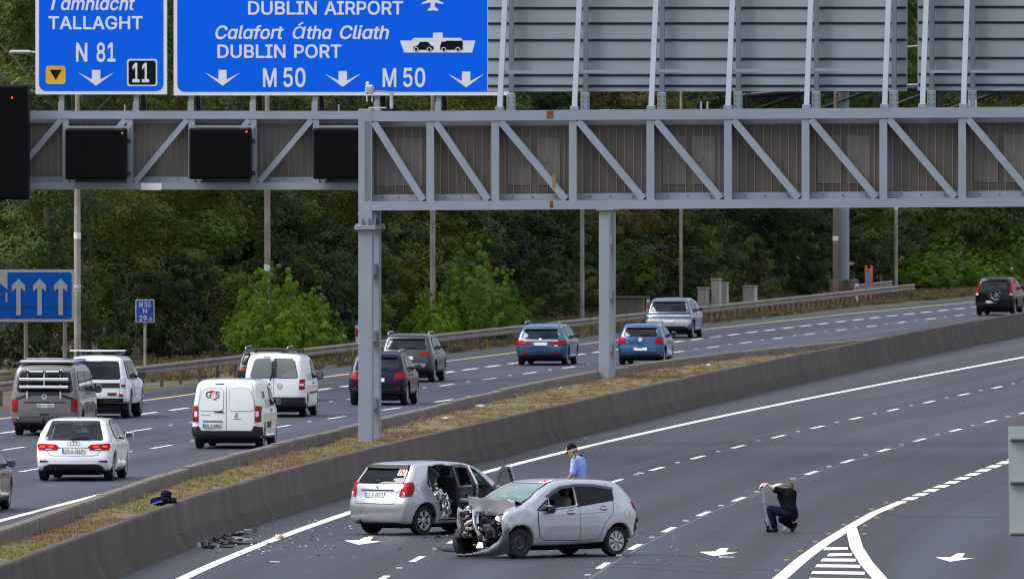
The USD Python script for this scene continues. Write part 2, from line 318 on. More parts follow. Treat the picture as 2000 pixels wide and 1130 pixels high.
for i, (D0, who, a0, a1, L0) in enumerate(((300, "rowa", 0.5, 1.4, 14), (372, "rowb", -2.6, -1.6, 22), (268, "rowb", 1.0, 2.1, 9), (425, "edge", 1.0, 2.0, 26), (330, "rowb", 4.2, 5.4, 18))):
    q0 = np.arange(D0, D0 + L0 + .1, 3.0); part(near, "worn_patch", ribbon(path(who, q0, a0), path(who, q0, a1), 0.0134 + .0002 * i), pm(f"worn_patch_{i % 2}", ((.019, .0195, .028), (.025, .0262, .038))[i % 2], .6, var=.2, scale=1.2))
# tyre marks and the sealed joint near the crash
M_MARK = pm("tyre_mark", (0.022, 0.022, 0.024), 0.7, var=0.3, scale=1.5)
for px in ([(1090, 1101), (1300, 1103), (1500, 1113), (1560, 1118)], [(1060, 1106), (1250, 1109), (1450, 1122)], [(640, 1047), (680, 1044), (730, 1043)]):
    p = np.array([G(*q) for q in px]); part(near, "tyre_mark", ribbon(p - [0, 0.25], p + [0, 0.25], 0.0145), M_MARK)

# ---------------------------------------------------------------- median: concrete barrier, low kerb wall, dry grass strip
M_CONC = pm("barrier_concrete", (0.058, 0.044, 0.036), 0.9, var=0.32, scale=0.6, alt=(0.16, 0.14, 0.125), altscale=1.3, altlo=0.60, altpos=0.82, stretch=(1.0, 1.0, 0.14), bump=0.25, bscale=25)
M_CONC2 = pm("kerb_concrete", (0.115, 0.098, 0.083), 0.9, var=0.25, scale=1.2, alt=(0.20, 0.18, 0.155), altscale=1.6, altlo=0.5, altpos=0.75, stretch=(1.6, 1.6, 0.5), bump=0.35, bscale=25)
bar = thing("concrete_barrier", "long dark concrete median barrier beside the crashed cars, weathered with pale streaks", "barrier")
SEC = [(0, -0.02), (0, 0.09), (-0.12, 0.31), (-0.165, 0.335), (-0.235, 0.90), (-0.262, 0.93), (-0.40, 0.93), (-0.43, 0.90), (-0.52, 0.33), (-0.66, 0.09), (-0.66, -0.02)]
d = 222.0
while d < 760:
    q = path("wall", np.linspace(d + 0.005, d + 9.995, 4)); dz = rng.uniform(-0.010, 0.010)
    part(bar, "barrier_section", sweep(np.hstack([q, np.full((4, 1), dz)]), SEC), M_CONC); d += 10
kw = thing("kerb_wall", "low concrete kerb wall between the median grass and the busy carriageway", "kerb")
d = 240.0
while d < 620:
    q = path("kerb", np.linspace(d + 0.01, d + 5.99, 3)); dz = rng.uniform(-0.015, 0.015)
    part(kw, "kerb_section", sweep(np.hstack([q, np.full((3, 1), dz)]), [(0.14, -0.02), (0.13, 0.31), (0.10, 0.35), (-0.12, 0.35), (-0.15, 0.31), (-0.16, -0.02)]), M_CONC2); d += 6
M_SOIL = pm("median_soil", (0.135, 0.097, 0.060), 0.95, var=0.45, scale=3.2, alt=(0.095, 0.080, 0.035), altscale=0.7, altlo=0.45, altpos=0.6, bump=0.8, bscale=8)
Dm = np.arange(225, 640, 0.8); nl = 9; A, Bm = al("kerb", Dm) + 0.12, al("wall", Dm) - 0.50
P = np.stack([np.stack([A + (Bm - A) * k / (nl - 1), Dm], 1) for k in range(nl)]); zz = 0.0 + 0.16 * meshkit.fbm(np.concatenate([P * [1.0, 0.35], np.zeros(P.shape[:2] + (1,))], -1), 4, 3)
V = np.concatenate([P, zz[..., None]], -1).reshape(-1, 3); n = len(Dm); F = []
for k in range(nl - 1):
    i = np.arange(n - 1) + k * n; F += [np.stack([i, i + n, i + n + 1], 1), np.stack([i, i + n + 1, i + 1], 1)]
md = thing("median", kind="structure"); part(md, "soil", (V, np.vstack(F)), M_SOIL, smooth=True)

# ---------------------------------------------------------------- grass tufts (uncountable): small blade bundles
def tuft(seed, h, n, spread, lean):
    r = np.random.default_rng(seed); vs, fs = [], []
    for k in range(n):
        a = r.uniform(0, 6.28); b = np.array([math.cos(a), math.sin(a), 0]) * r.uniform(0, spread); d = np.array([math.cos(a + r.normal(0, .6)), math.sin(a + r.normal(0, .6)), 0]); hh = h * r.uniform(.5, 1.1); w = 0.012 * r.uniform(.7, 1.6) * h / .25
        s = np.array([-d[1], d[0], 0]); m = b + d * lean * hh * .35 + [0, 0, hh * .6]; t = b + d * lean * hh + [0, 0, hh]; k0 = len(vs)
        vs += [b - s * w, b + s * w, m - s * w * .7, m + s * w * .7, t]; fs += [[k0, k0 + 1, k0 + 3], [k0, k0 + 3, k0 + 2], [k0 + 2, k0 + 3, k0 + 4]]
    return np.array(vs), np.array(fs)
def leafmat(name, cols, trans=0.35, rough=0.6, nscale=0.25):
    """leaf colours: a ramp driven half by a slow noise through the crown, half by each leaf's own number"""
    ramp = [(i / (len(cols) - 1), c) for i, c in enumerate(cols)]
    return usdkit.material(stage, "/World/Looks/" + name, {
        "g": ("geometry", {}), "n": ("noise_texture", {"scale": nscale, "detail": 3.0}), "mr": ("map_range", {"from_min": 0.3, "from_max": 0.7, "clamp": True}),
        "a": ("math", {"math_type": "multiply", "value2": 0.5}), "b": ("math", {"math_type": "multiply", "value2": 0.5}), "s": ("math", {"math_type": "add"}),
        "r": ("rgb_ramp", {"ramp": ramp}), "p": ("principled_bsdf", {"roughness": rough, "specular_ior_level": 0.3}), "t": ("translucent_bsdf", {}), "m": ("mix_closure", {"fac": trans})},
        [("g.position", "n.vector"), ("n.fac", "mr.value"), ("mr.result", "a.value1"), ("g.random_per_island", "b.value1"), ("a.value", "s.value1"), ("b.value", "s.value2"), ("s.value", "r.fac"),
         ("r.color", "p.base_color"), ("r.color", "t.color"), ("p.BSDF", "m.closure1"), ("t.BSDF", "m.closure2")], surface="m.closure")
M_STRAW = leafmat("straw_blades", [(0.20, 0.14, 0.065), (0.30, 0.22, 0.10), (0.16, 0.10, 0.045), (0.36, 0.28, 0.15)], 0.2)
M_GREENB = leafmat("green_blades", [(0.09, 0.12, 0.02), (0.16, 0.17, 0.03), (0.24, 0.22, 0.04), (0.10, 0.11, 0.03)], 0.2)
M_RUST = leafmat("rust_blades", [(0.13, 0.08, 0.035), (0.19, 0.125, 0.055), (0.09, 0.055, 0.03), (0.20, 0.15, 0.065)], 0.2)
def instancer(name, root, protos, pos, idx, sc, seed=3):
    pi = UsdGeom.PointInstancer.Define(stage, numbered(str(root.GetPath()), name)); r = np.random.default_rng(seed); base = pi.GetPath(); pr = []
    for k, (m, look) in enumerate(protos):
        usdkit.mesh(stage, f"{base}/kind_{k}", m, look); pr.append(f"{base}/kind_{k}")
    pi.CreatePrototypesRel().SetTargets([Sdf.Path(p) for p in pr])
    pi.CreatePositionsAttr(Vt.Vec3fArray.FromNumpy(np.asarray(pos, np.float32))); pi.CreateProtoIndicesAttr(Vt.IntArray.FromNumpy(np.asarray(idx, np.int32)))
    a = r.uniform(0, 2 * math.pi, len(pos)); q = np.zeros((len(pos), 4), np.float16); q[:, 3] = np.cos(a / 2); q[:, 2] = np.sin(a / 2)
    pi.CreateOrientationsAttr(Vt.QuathArray.FromNumpy(q)); s = np.asarray(sc, np.float32); pi.CreateScalesAttr(Vt.Vec3fArray.FromNumpy(np.stack([s, s, s], 1) if s.ndim == 1 else s))
    return pi.GetPrim()
TUFTS = [(tuft(1, .065, 40, .16, .9), M_STRAW), (tuft(2, .052, 46, .18, 1.0), M_GREENB), (tuft(3, .07, 36, .15, .8), M_RUST), (tuft(4, .13, 24, .08, .5), M_STRAW)]
N = 21000; D = 235 + 390 * rng.random(N) ** 1.15; w = rng.random(N); X = al("kerb", D) + 0.25 + (al("wall", D) - 0.6 - al("kerb", D) - 0.25) * w
den = meshkit.fbm(np.stack([X * .5, D * .16, np.zeros(N)], 1), 3, 11); keep = den > 0.26; hue = meshkit.fbm(np.stack([X * .4, D * .09, np.ones(N)], 1), 3, 21) + rng.normal(0, .09, N) + (D < 330) * .07 - (D > 370) * .06
X, D, hue = X[keep], D[keep], hue[keep]
zg = -0.01 + 0.16 * meshkit.fbm(np.stack([X, D * .35, np.zeros(len(X))], 1), 4, 3) - 0.0
idx = np.where(hue > 0.59, 1, np.where(hue > 0.45, 0, 2)); idx[rng.random(len(X)) < .04] = 3
gr = thing("median_grass", "dry yellow and rusty grass tufts growing on the median strip", "grass", kind="stuff")
tag(instancer("tufts", gr, TUFTS, np.stack([X, D, zg], 1), idx, rng.uniform(.6, 1.35, len(X))), kind="stuff")
# stones and litter on the median
M_STONE = pm("pale_stone", (0.42, 0.40, 0.37), 0.9, var=0.2)
for x, y, sz, lab in ((938, 792, .12, "largest pale litter scrap in the median grass, midway between the gantry columns"), (1005, 770, .07, "small pale stone in the median grass right of the largest scrap"), (1290, 722, .08, "small pale stone in the median grass right of the slender column"), (1383, 712, .09, "pale stone at the far end of the median grass"), (870, 815, .08, "pale stone in the median grass just right of the near gantry column"), (1096, 757, .06, "small pale stone in the median grass left of the slender column")):
    p = G(x, y, .15); v, f = ball((0, 0, 0), sz, 2, (1.2, 1.6, .4)); v += (meshkit.noise(v * 14 + x) - .5)[:, None] * .07
    tag(part(None, "stone", (v + [p[0], p[1], .13], f), M_STONE), lab, "stone")

# ---------------------------------------------------------------- guardrail along the far verge
M_GALV = pm("galvanised_steel", (0.23, 0.20, 0.17), 0.62, metal=0.25, var=0.2, scale=1.5, alt=(0.13, 0.10, 0.08), altscale=1.2, altlo=0.5, altpos=0.7)
M_POST = pm("rail_post_steel", (0.10, 0.075, 0.058), 0.7, metal=0.2, var=0.3, scale=3)
RPX = np.array([(0, 746), (267, 715), (350, 706), (471, 695.7), (700, 669), (845, 651), (900, 646), (980, 636.5), (1168, 618), (1261, 611), (1362, 599.5), (1440, 590.5), (1600, 575), (1704, 561.5), (1777, 554)])
rc = np.polyfit(RPX[:, 0] / 1000, RPX[:, 1], 4)
def rail_at(x, z=0.74): return G(x, np.polyval(rc, x / 1000), z)
gx = np.concatenate([np.linspace(-150, 1777, 90)]); GP = np.array([rail_at(x) for x in gx])
t_ = np.arange(len(GP)); GP = np.stack([np.polyval(np.polyfit(GP[:, 1], GP[:, 0], 3), GP[:, 1]), GP[:, 1]], 1)
L_ = np.concatenate([[0], np.cumsum(np.linalg.norm(np.diff(GP, axis=0), axis=1))])
def at_len(s): return np.array([np.interp(s, L_, GP[:, 0]), np.interp(s, L_, GP[:, 1])])
WB = [(0.0, 0.74), (0.035, 0.72), (0.05, 0.665), (0.0, 0.61), (0.0, 0.575), (0.05, 0.52), (0.035, 0.455), (0.0, 0.44), (-0.012, 0.44), (-0.012, 0.74)]
gr2 = thing("guardrail", "long rust tinged steel guardrail along the far verge below the trees", "guardrail")
s = 0.0; k = 0
while s < L_[-1]:
    e = min(s + 4.0, L_[-1]); q = np.array([at_len(u) for u in np.linspace(s, e, 3)]); part(gr2, "rail_beam", sweep(q, WB), M_GALV, smooth=25); s += 4.0
s = 0.5
while s < L_[-1]:
    p = at_len(s); part(gr2, "rail_post", rb((p[0] - .09, p[1] + .0, 0.34), (0.11, 0.13, 0.70), 0.012), M_POST); s += 4.0 if at_len(s)[1] < 575 else 2.0
def short_rail(px0, px1, off, label, z=0.0):
    a, b = np.array(G(*px0, .74)), np.array(G(*px1, .74)); t = thing("guardrail", label, "guardrail"); q = np.linspace(a, b, 5) + [off, 0]
    part(t, "rail_beam", sweep(q, [(u, w + z) for u, w in WB]), M_GALV, smooth=25)
    for p in np.linspace(q[0], q[-1], 7)[1:-1]: part(t, "rail_post", rb((p[0] - .08, p[1], (.70 + z) / 2), (0.11, 0.13, .70 + z), .012), M_POST)
short_rail((-160, 733), (22, 722), 0, "short guardrail length behind the main rail at the left edge under the lane sign")
short_rail((1704, 556), (1777, 547.5), -0.9, "second rail doubled behind the guardrail's far end near the orange framed sign")

# ---------------------------------------------------------------- small verge furniture
M_CAB = pm("cabinet_grey", (0.36, 0.35, 0.31), 0.6, var=0.1); M_CABD = pm("cabinet_dark", (0.12, 0.12, 0.12), 0.6)
def cabinet(px, ybase, wpx, hpx, label, crown=False, red=False):
    p = G(px, ybase); sc = (ybase - YH) / CAMZ; w, h = wpx / sc, hpx / sc
    t = thing("roadside_cabinet", label, "utility cabinet", (p[0], p[1], 0), -0.35)
    part(t, "body", rb((0, 0, h * .48), (w, w * .8, h * .96), .015), M_CAB); part(t, "roof_cap", rb((0, 0, h * .98), (w * 1.12, w * .92, h * .05), .01), M_CAB)
    part(t, "plinth", rb((0, 0, .05), (w * 1.1, w * .9, .1), .01), M_CONC2); part(t, "door", rb((0, -w * .405, h * .5), (w * .8, .02, h * .8), .006), M_CAB)
    part(t, "handle", rb((w * .3, -w * .43, h * .52), (.03, .03, .14), .006), M_CABD)
    if red: part(t, "warning_sticker", bx((0, -w * .42, h * .55), (w * .3, .006, .16)), pm("sticker_orange", (0.6, 0.14, 0.04), .5))
cabinet(1374, 603, 20, 42, "short grey cabinet with domed cap left of the tall one behind the guardrail")
cabinet(1399, 603, 17, 59, "tallest grey roadside cabinet behind the guardrail, marked with a dark badge")
cabinet(1415, 601, 14, 50, "slim grey cabinet with an orange sticker right beside the tallest cabinet", red=True)
cabinet(1465, 596, 24, 38, "squat pale cabinet standing alone right of the cabinet group")
lw = thing("headwall", "low brown concrete headwall behind the guardrail left of the silver blue hatchback", "wall", (*G(1230, 622), 0), -0.15)
part(lw, "wall", rb((0, 0, .45), (1.25, .3, .9), .02), M_CONC2); part(lw, "coping", rb((0, 0, .93), (1.35, .4, .08), .02), M_CONC2)
M_RED = pm("sign_red", (0.55, 0.03, 0.03), .5); M_BLUEC = pm("sign_blue_dark", (0.02, 0.06, 0.30), .5); M_WHITEP = pm("white_plastic", (0.75, 0.75, 0.74), .5, var=.04)
for x, y, z, lab in ((697, 684, .95, "left one, against the gantry column"), (1266, 627, .95, "by the silver blue hatchback"), (1674, 592, .95, "in front of the thick round gantry post"), (1976, 560, 1.05, "behind the black off roader at the right")):
    p = G(x, y); t = thing("marker_post", "white red and blue emergency marker post, the " + lab, "marker post", (p[0], p[1], 0), .1)
    part(t, "post", rb((0, 0, z / 2), (.13, .05, z), .01), M_WHITEP); part(t, "blue_cap", rb((0, 0, z + .06), (.15, .07, .14), .015), M_BLUEC); part(t, "red_panel", rb((0, -.03, z * .7), (.11, .016, z * .32), .004), M_RED)
t = thing("framed_sign", "narrow upright sign, blue panel in an orange frame, near the round gantry post", "sign", (*G(1697, 588), 0), -1.0); M_OR = pm("orange_paint", (0.62, 0.14, 0.03), .5)
parts(t, "frame", ([rb((s * .24, 0, .85), (.09, .08, 1.7), .01) for s in (-1, 1)] + [rb((0, 0, h), (.40, .07, .1), .01) for h in (.28, 1.5)]), M_OR); part(t, "panel", rb((0, 0, .9), (.38, .03, 1.12), .005), pm("panel_blue", (0.13, 0.22, 0.5), .4))
# lamp posts
M_LPOST = pm("weathered_post", (0.27, 0.235, 0.20), .75, var=.18, scale=1.2, alt=(.36, .34, .32), altscale=.6); M_LPD = pm("brown_post", (0.17, 0.13, 0.10), .8, var=.2); M_LGREY = pm("lamp_grey", (0.42, 0.43, 0.44), .45, metal=.3)
def lamp_post(px, ybase, wpx, label, arms, h=12.2, look=None, tags=()):
    p = G(px, ybase); sc = (ybase - YH) / CAMZ; r = wpx / sc / 2; t = thing("lamp_post", label, "lamp post", (p[0], p[1], 0)); look = look or M_LPOST
    part(t, "shaft", cat([cyl((0, 0, 0), (0, 0, h * .5), r * 1.08, r, 14), cyl((0, 0, h * .5), (0, 0, h), r, r * .55, 14)]), look, smooth=40)
    part(t, "base_sleeve", cyl((0, 0, 0), (0, 0, .5), r * 1.25, r * 1.2, 14), look, smooth=40)
    for sx in arms:
        part(t, "arm", tube([(0, 0, h - .1), (sx * .5, 0, h + .12), (sx * 1.6, 0, h + .2)], .04), M_LGREY, smooth=True); part(t, "lamp_head", rb((sx * 1.95, 0, h + .2), (.75, .28, .13), .05), M_LGREY)
    for z, txt in tags:
        part(t, "number_band", cyl((0, 0, z - .11), (0, 0, z + .11), r * 1.1, r * 1.1, 14), M_WHITEP, smooth=40)
        if txt:
            v, f = meshkit.text_mesh(txt, .13, .004, True).vertices, meshkit.text_mesh(txt, .13, .004, True).faces; v = np.array(v); v[:, 0] -= v[:, 0].mean(); part(t, "number", (np.stack([v[:, 0], -r * 1.12 - v[:, 2], z - .065 + v[:, 1]], 1), f), M_CABD)
lamp_post(151, 722, 12.5, "tall weathered lamp post right of the blue lane arrow sign, number bands on it", (-1,), 10.7, tags=((2.8, "1627"), (4.6, "")))
lamp_post(522, 703, 11.5, "tall weathered lamp post rising behind the left bright green shrub", (-1, 1), 12.4, tags=((3.3, ""),))
lamp_post(845, 668, 10, "pale lamp post seen through the trees above the middle green shrubs", (-1, 1))
lamp_post(1137, 632, 8, "thin lamp post left of the slender gantry column behind the blue estate car", (-1, 1))
lamp_post(1330, 605, 6, "thinnest grey lamp post behind the silver blue hatchback", (1,))
lamp_post(1632, 588, 10, "brown lamp post standing just left of the thick round gantry post", (-1, 1), look=M_LPD, tags=((3.0, ""),))
lamp_post(1750, 574, 6.5, "slim lamp post beside the right hand bright green bushes", (-1, 1), tags=((4.3, ""),))
# ================================================================ GANTRIES AND SIGNS
M_STEEL = pm("gantry_grey", (0.255, 0.29, 0.345), 0.5, metal=0.0, var=0.06, scale=.9, alt=(0.22, 0.25, 0.29), altscale=.7, altlo=.5, altpos=.8)
M_STEEL2 = pm("gantry_post_grey", (0.24, 0.27, 0.315), 0.5, var=0.08, scale=1.1)
M_MESH = pm("brown_panel", (0.108, 0.086, 0.072), 0.5, var=.2, scale=1.3, alt=(0.115, 0.10, 0.09), altscale=.55, altlo=.45, altpos=.75, stretch=(1, 1, .35))
M_WIRE = pm("panel_wire", (0.30, 0.28, 0.26), .5); M_DARK = pm("dark_steel", (0.02, 0.02, 0.024), .5); M_BOLT = pm("bolt_dark", (0.09, 0.095, 0.10), .5)
M_RUSTP = pm("rust_patch", (0.14, 0.05, 0.02), .85, var=.4, scale=6)
M_BACK = pm("sign_back_grey", (0.33, 0.385, 0.415), .6, var=.05, scale=.7, alt=(.31, .36, .38), altscale=.8); M_RAILD = pm("sign_rail", (0.05, 0.058, 0.06), .6, var=.1, spec=.2)
ALPHA = 0.113; CA, SA = math.cos(ALPHA), math.sin(ALPHA)
class Frame:
    """a gantry's own axes: u along it to the right, v away from the viewer"""
    def __init__(s, px, ybase): s.X0, s.D0 = G(px, ybase); s.loc = (s.X0, s.D0, 0)
    def u(s, x, v=0.0):
        k = (x - 1000) / FPX; return (k * (s.D0 + v * CA) - s.X0 - v * SA) / (CA + k * SA)
    def z(s, y, u=0.0, v=0.0): return CAMZ - (y - YH) / FPX * (s.D0 + v * CA - u * SA)
def gantry_column(t, x0, w, depth, h, flange, name="column"):
    for v in (w / 2, depth - w / 2):
        part(t, name, rb((x0, v, h / 2), (w, w, h), .012), M_STEEL)
        parts(t, "splice_flange", ([rb((x0, v, flange), (w * 1.55, w * 1.5, .05), .008), rb((x0, v, flange + .055), (w * 1.55, w * 1.5, .05), .008)] + [rb((x0 + sx * w * .25, v - w * .62, flange + .17), (.02, w * .24, .2), .004) for sx in (-1, 1)] + [cyl((x0 + sx * w * .65, v + sy * w * .6, flange - .06), (x0 + sx * w * .65, v + sy * w * .6, flange + .12), .025, n=6) for sx in (-1, 1) for sy in (-1, 1)]), M_STEEL2)
        part(t, "base_plate", rb((x0, v, .0), (w * 1.7, w * 1.7, .06), .01), M_STEEL2)
    for z in np.arange(1.1, h - .5, 1.75):
        part(t, "batten", rb((x0, depth / 2, z), (w * .6, depth - 2 * w - .01, .30), .01), M_STEEL2)
    for i, z in enumerate(np.arange(1.25, h - 2.2, 1.75)):
        part(t, "brace", beam((x0, w, z + .1), (x0, depth - w, z + 1.5), .06, .06), M_STEEL2)
def box_truss(t, posts, z0, z1, depth, lean, ext, mirror=False, skip=(), board=None):
    """posts: u of each upright; lean: rise per metre; front and rear N faces, inner wind panels, floor and toe boards"""
    def zz(u, z): return z + lean * u
    a, b = ext; ch, cl = .265, .235
    for v, nm in ((.1, "chord"), (depth - .1, "rear_chord")):
        part(t, nm, beam((a, v, zz(a, z1 - ch / 2)), (b, v, zz(b, z1 - ch / 2)), .24, ch), M_STEEL); part(t, nm, beam((a, v, zz(a, z0 + cl / 2)), (b, v, zz(b, z0 + cl / 2)), .24, cl), M_STEEL)
    part(t, "floor_grating", beam((a, depth / 2, zz(a, z0 + .1)), (b, depth / 2, zz(b, z0 + .1)), depth - .45, .05), M_DARK)
    part(t, "cable_tray", beam((a, depth / 2 + .3, zz(a, z1 - .16)), (b, depth / 2 + .3, zz(b, z1 - .16)), .7, .1), M_DARK)
    lo, hi = z0 + cl, z1 - ch
    for i, u in enumerate(posts):
        for v in (.1, depth - .1): part(t, "upright", beam((u, v, zz(u, lo)), (u, v, zz(u, hi)), .20, .20, (0, 1, 0)), M_STEEL)
        if i + 1 < len(posts):
            n = posts[i + 1]; g = .14
            p, q = ((u + g, hi - .02), (n - g - .05, lo + .02)) if not mirror else ((u + g + .05, lo + .02), (n - g, hi - .02))
            part(t, "diagonal", beam((p[0], .1, zz(p[0], p[1])), (q[0], .1, zz(q[0], q[1])), .18, .225, (0, 1, 0)), M_STEEL)
            part(t, "rear_diagonal", beam((p[0], depth - .1, zz(p[0], p[1])), (q[0], depth - .1, zz(q[0], q[1])), .16, .2, (0, 1, 0)), M_STEEL)
            if i in skip: continue
            m = (u + n) / 2; w = n - u - .04
            part(t, "toe_board", beam((u + .1, .26, zz(u, lo + .085)), (n - .1, .26, zz(n, lo + .085)), .02, .19), M_STEEL2)
            parts(t, "toe_bolt", ([cyl((u + w * q, .255, zz(u, lo + .10)), (u + w * q, .235, zz(u, lo + .10)), .022, n=8) for q in (.22, .48, .78)]), M_BOLT)
            part(t, "wind_panel", beam((u + .02, .42, zz(u, (lo + hi) / 2 - .03)), (n - .02, .42, zz(n, (lo + hi) / 2 + .02)), .02, hi - lo - .24, ), board or M_MESH)
            part(t, "panel_top_rail", beam((u + .02, .40, zz(u, hi - .135)), (n - .02, .40, zz(n, hi - .135)), .03, .03), M_WIRE)
            part(t, "top_lining", beam((u + .02, .36, zz(u, hi - .06)), (n - .02, .36, zz(n, hi - .06)), .03, .12), M_STEEL2)
            for q in np.arange(u + .22, n - .1, .222):
                part(t, "panel_wire", cyl((q, .395, zz(q, lo + .14)), (q + rng.normal(0, .004), .395, zz(q, hi - .06)), .009, n=5), M_WIRE)
            if i % 2 == 0 and not mirror:
                for q in (.30, .68): parts(t, "equipment_hatch", ([rb((u + w * q, .40, zz(u, (lo + hi) / 2 - .02)), (.62, .014, 1.25), .004), rb((u + w * q - .1, .385, zz(u, (lo + hi) / 2 + .02)), (.17, .012, .17), .004)]), pm("hatch_brown", (0.15, 0.13, 0.118), .45, var=.1))
# ---- near gantry, over the closed carriageway (seen from behind)
g1 = Frame(713.5, 870); LEAN = .0065
ng = thing("sign_gantry", "near grey steel truss gantry carrying the backs of signs, column on the median", "gantry", g1.loc, -ALPHA)
Z0, Z1 = g1.z(411, .2), g1.z(217.5, .2)
gantry_column(ng, 0.0, .36, 1.95, Z1 + .06, g1.z(446))
pu = [g1.u(x) for x in (727, 840, 967, 1118.5, 1270, 1421.5, 1573, 1725, 1879, 2032, 2186, 2340)]; pu[0] = .08
box_truss(ng, pu, Z0, Z1, 1.95, LEAN, (.18, pu[-1] + .2), skip=())
gantry_column(ng, pu[-1] + .4, .36, 1.95, Z1 + .15, 5.6)
for x, y, w, h in ((1074, 224, 13, 15), (1077, 399, 6, 13)): part(ng, "rust_patch", cat([rb((g1.u(x), -.024, g1.z(y, 5) ), (w / 74.6, .006, h / 74.6), .002)]), M_RUSTP)
part(ng, "rust_streak", beam((g1.u(1078), -.0145 + .0, g1.z(347, 5)), (g1.u(1089), -.0145, g1.z(366, 5)), .006, .09, (0, 1, 0)) if False else rb((g1.u(1082), -.012, g1.z(354, 5)), (.10, .006, .34), .002, 0), pm("rust_pale", (.30, .17, .07), .8, var=.3, scale=5))
for x in (1369, 1381, 1893, 1906, 661): part(ng, "lifting_eye", tube([(g1.u(x), .1, Z1 + LEAN * g1.u(x)), (g1.u(x), .1, Z1 + LEAN * g1.u(x) + .2)], .02), M_LGREY) if x > 700 else None
# detector unit on the column head
dt = thing("traffic_detector", "small grey detector unit on a bracket above the near gantry column", "sensor", g1.loc, -ALPHA)
zt = Z1 + .07; bu = g1.u(762)
part(dt, "stand", cyl((bu, .3, zt), (bu, .3, zt + .42), .045), M_LGREY, smooth=40); part(dt, "arm", beam((bu + .1, .3, zt + .42), (g1.u(722), .3, zt + .46), .05, .05), M_LGREY)
part(dt, "housing", rb((g1.u(719), .3, zt + .50), (.22, .2, .24), .04), M_LGREY); part(dt, "dome", ball((g1.u(715), .3, zt + .66), .045), M_WHITEP, smooth=True)
for x in (714, 724): part(dt, "antenna", cyl((g1.u(x), .3, zt + .18), (g1.u(x), .3, zt + .4), .014, n=6), M_WHITEP)
part(dt, "foot", rb((g1.u(735), .3, zt + .02), (.45, .3, .04), .01), M_LGREY)

def sign_back(x0, x1, ybot, yrails, struts, label, name="sign_board"):
    V = 2.45; t = thing(name, label, "road sign", g1.loc, -ALPHA); u0, u1 = g1.u(x0, V), g1.u(x1, V); um = (u0 + u1) / 2
    zb = g1.z(ybot, um, V); ztop = zb + 4.4
    part(t, "panel", rb((um, V, (zb + ztop) / 2), (u1 - u0, .03, ztop - zb), .008), M_BACK)
    part(t, "front_face", rb((um, V + .021, (zb + ztop) / 2), (u1 - u0 - .03, .008, ztop - zb - .03), .003), pm("sign_blue_face", (0.004, 0.115, 0.70), .45))
    for y in list(yrails) + [yrails[0] - 32 * k for k in range(1, 5)]:
        z = g1.z(y, um, V); part(t, "stiffener", cat([rb((um, V - .035, z), (u1 - u0 - .05, .036, .026), .006), rb((um, V - .024, z - .03), (u1 - u0 - .05, .012, .05), .003)]), M_RAILD)
    for x in struts:
        us, ur = g1.u(x, 0), g1.u(x, 0) + .07; zc = Z1 + LEAN * us
        part(t, "support_post", beam((ur, V - .20, zc - .1), (ur, V - .20, ztop - .1), .12, .20, (0, 1, 0)), pm("rear_post_grey", (0.15, 0.17, 0.20), 0.55, var=.08))
        part(t, "strut", beam((us, .12, zc + .0), (us, V - .34, ztop - .3), .135, .15, (0, 1, 0)), M_STEEL)
        parts(t, "foot_plate", ([rb((us, .12, zc + .05), (.21, .22, .10), .01), rb((ur, V - .32, zc + .2), (.22, .12, .50), .01)]), M_STEEL2)
        parts(t, "foot_bolt", ([cyl((ur + sx * .07, V - .385, zc + sz), (ur + sx * .07, V - .40, zc + sz), .02, n=6) for sx in (-1, 1) for sz in (.1, .22, .34)]), M_BOLT)
    for a, b in zip(struts[:-1], struts[1:]):
        ua, ub = g1.u(a), g1.u(b); z = g1.z(138.5, um, .6) + .0065 * (ua - um); v = .12 + (V - .46) * (z - Z1) / (ztop - .3 - Z1) + .0
        part(t, "tie_bar", beam((ua + .09, v, z), (ub - .09, v, z + .01), .05, .075), M_STEEL)
    return t
YR = (14.5, 44.5, 77, 114, 145.5, 166.5)
sign_back(951.5, 1772, 179, YR, [975, 1121, 1271, 1421, 1574.5, 1727], "wide grey sign board seen from behind on the near gantry, six struts")
sign_back(1792, 2330, 177.5, [y - 2 for y in YR], [1801, 1881, 2032, 2186], "grey sign board seen from behind at the right end of the near gantry")

# ---- far gantry, over the busy carriageway (signs face us)
g2 = Frame(1180, 745); fg = thing("sign_gantry", "far grey steel truss gantry holding blue motorway signs and black lane signals", "gantry", g2.loc, -ALPHA)
FZ0, FZ1 = g2.z(371, g2.u(400)), g2.z(217.5, g2.u(400))
gantry_column(fg, 0.0, .34, 1.95, FZ1 + .06, g2.z(409))
fp = [g2.u(x) for x in (-360, -238, -116, 6, 128, 253, 374, 495, 617, 739, 861, 983, 1105)] + [-.2]
box_truss(fg, fp, FZ0, FZ1, 1.95, -.001, (fp[0] - .2, -.18), mirror=True, board=pm("grey_brown_panel", (0.125, 0.108, 0.098), 0.5, var=.2, scale=1.3, alt=(0.19, 0.17, 0.155), altscale=.55, altlo=.45, altpos=.75, stretch=(1, 1, .35)))
part(fg, "white_plate", rb((g2.u(296), -.03, g2.z(364.5, g2.u(296))), (41 / 59.6, .012, 13 / 59.6), .003), M_WHITEP)
for x in (243, 661): part(fg, "lifting_eye", tube([(g2.u(x), .1, FZ1 - .03), (g2.u(x), .1, FZ1 + .22)], .022), M_LGREY)
M_MTX = pm("matrix_black", (0.003, 0.003, 0.004), .7, var=.3, spec=.08); M_MTXF = pm("matrix_frame", (0.006, 0.006, 0.009), .6, spec=.12); M_LED = pm("red_led", (1.0, 0.02, 0.01), .4, emit=3.0)
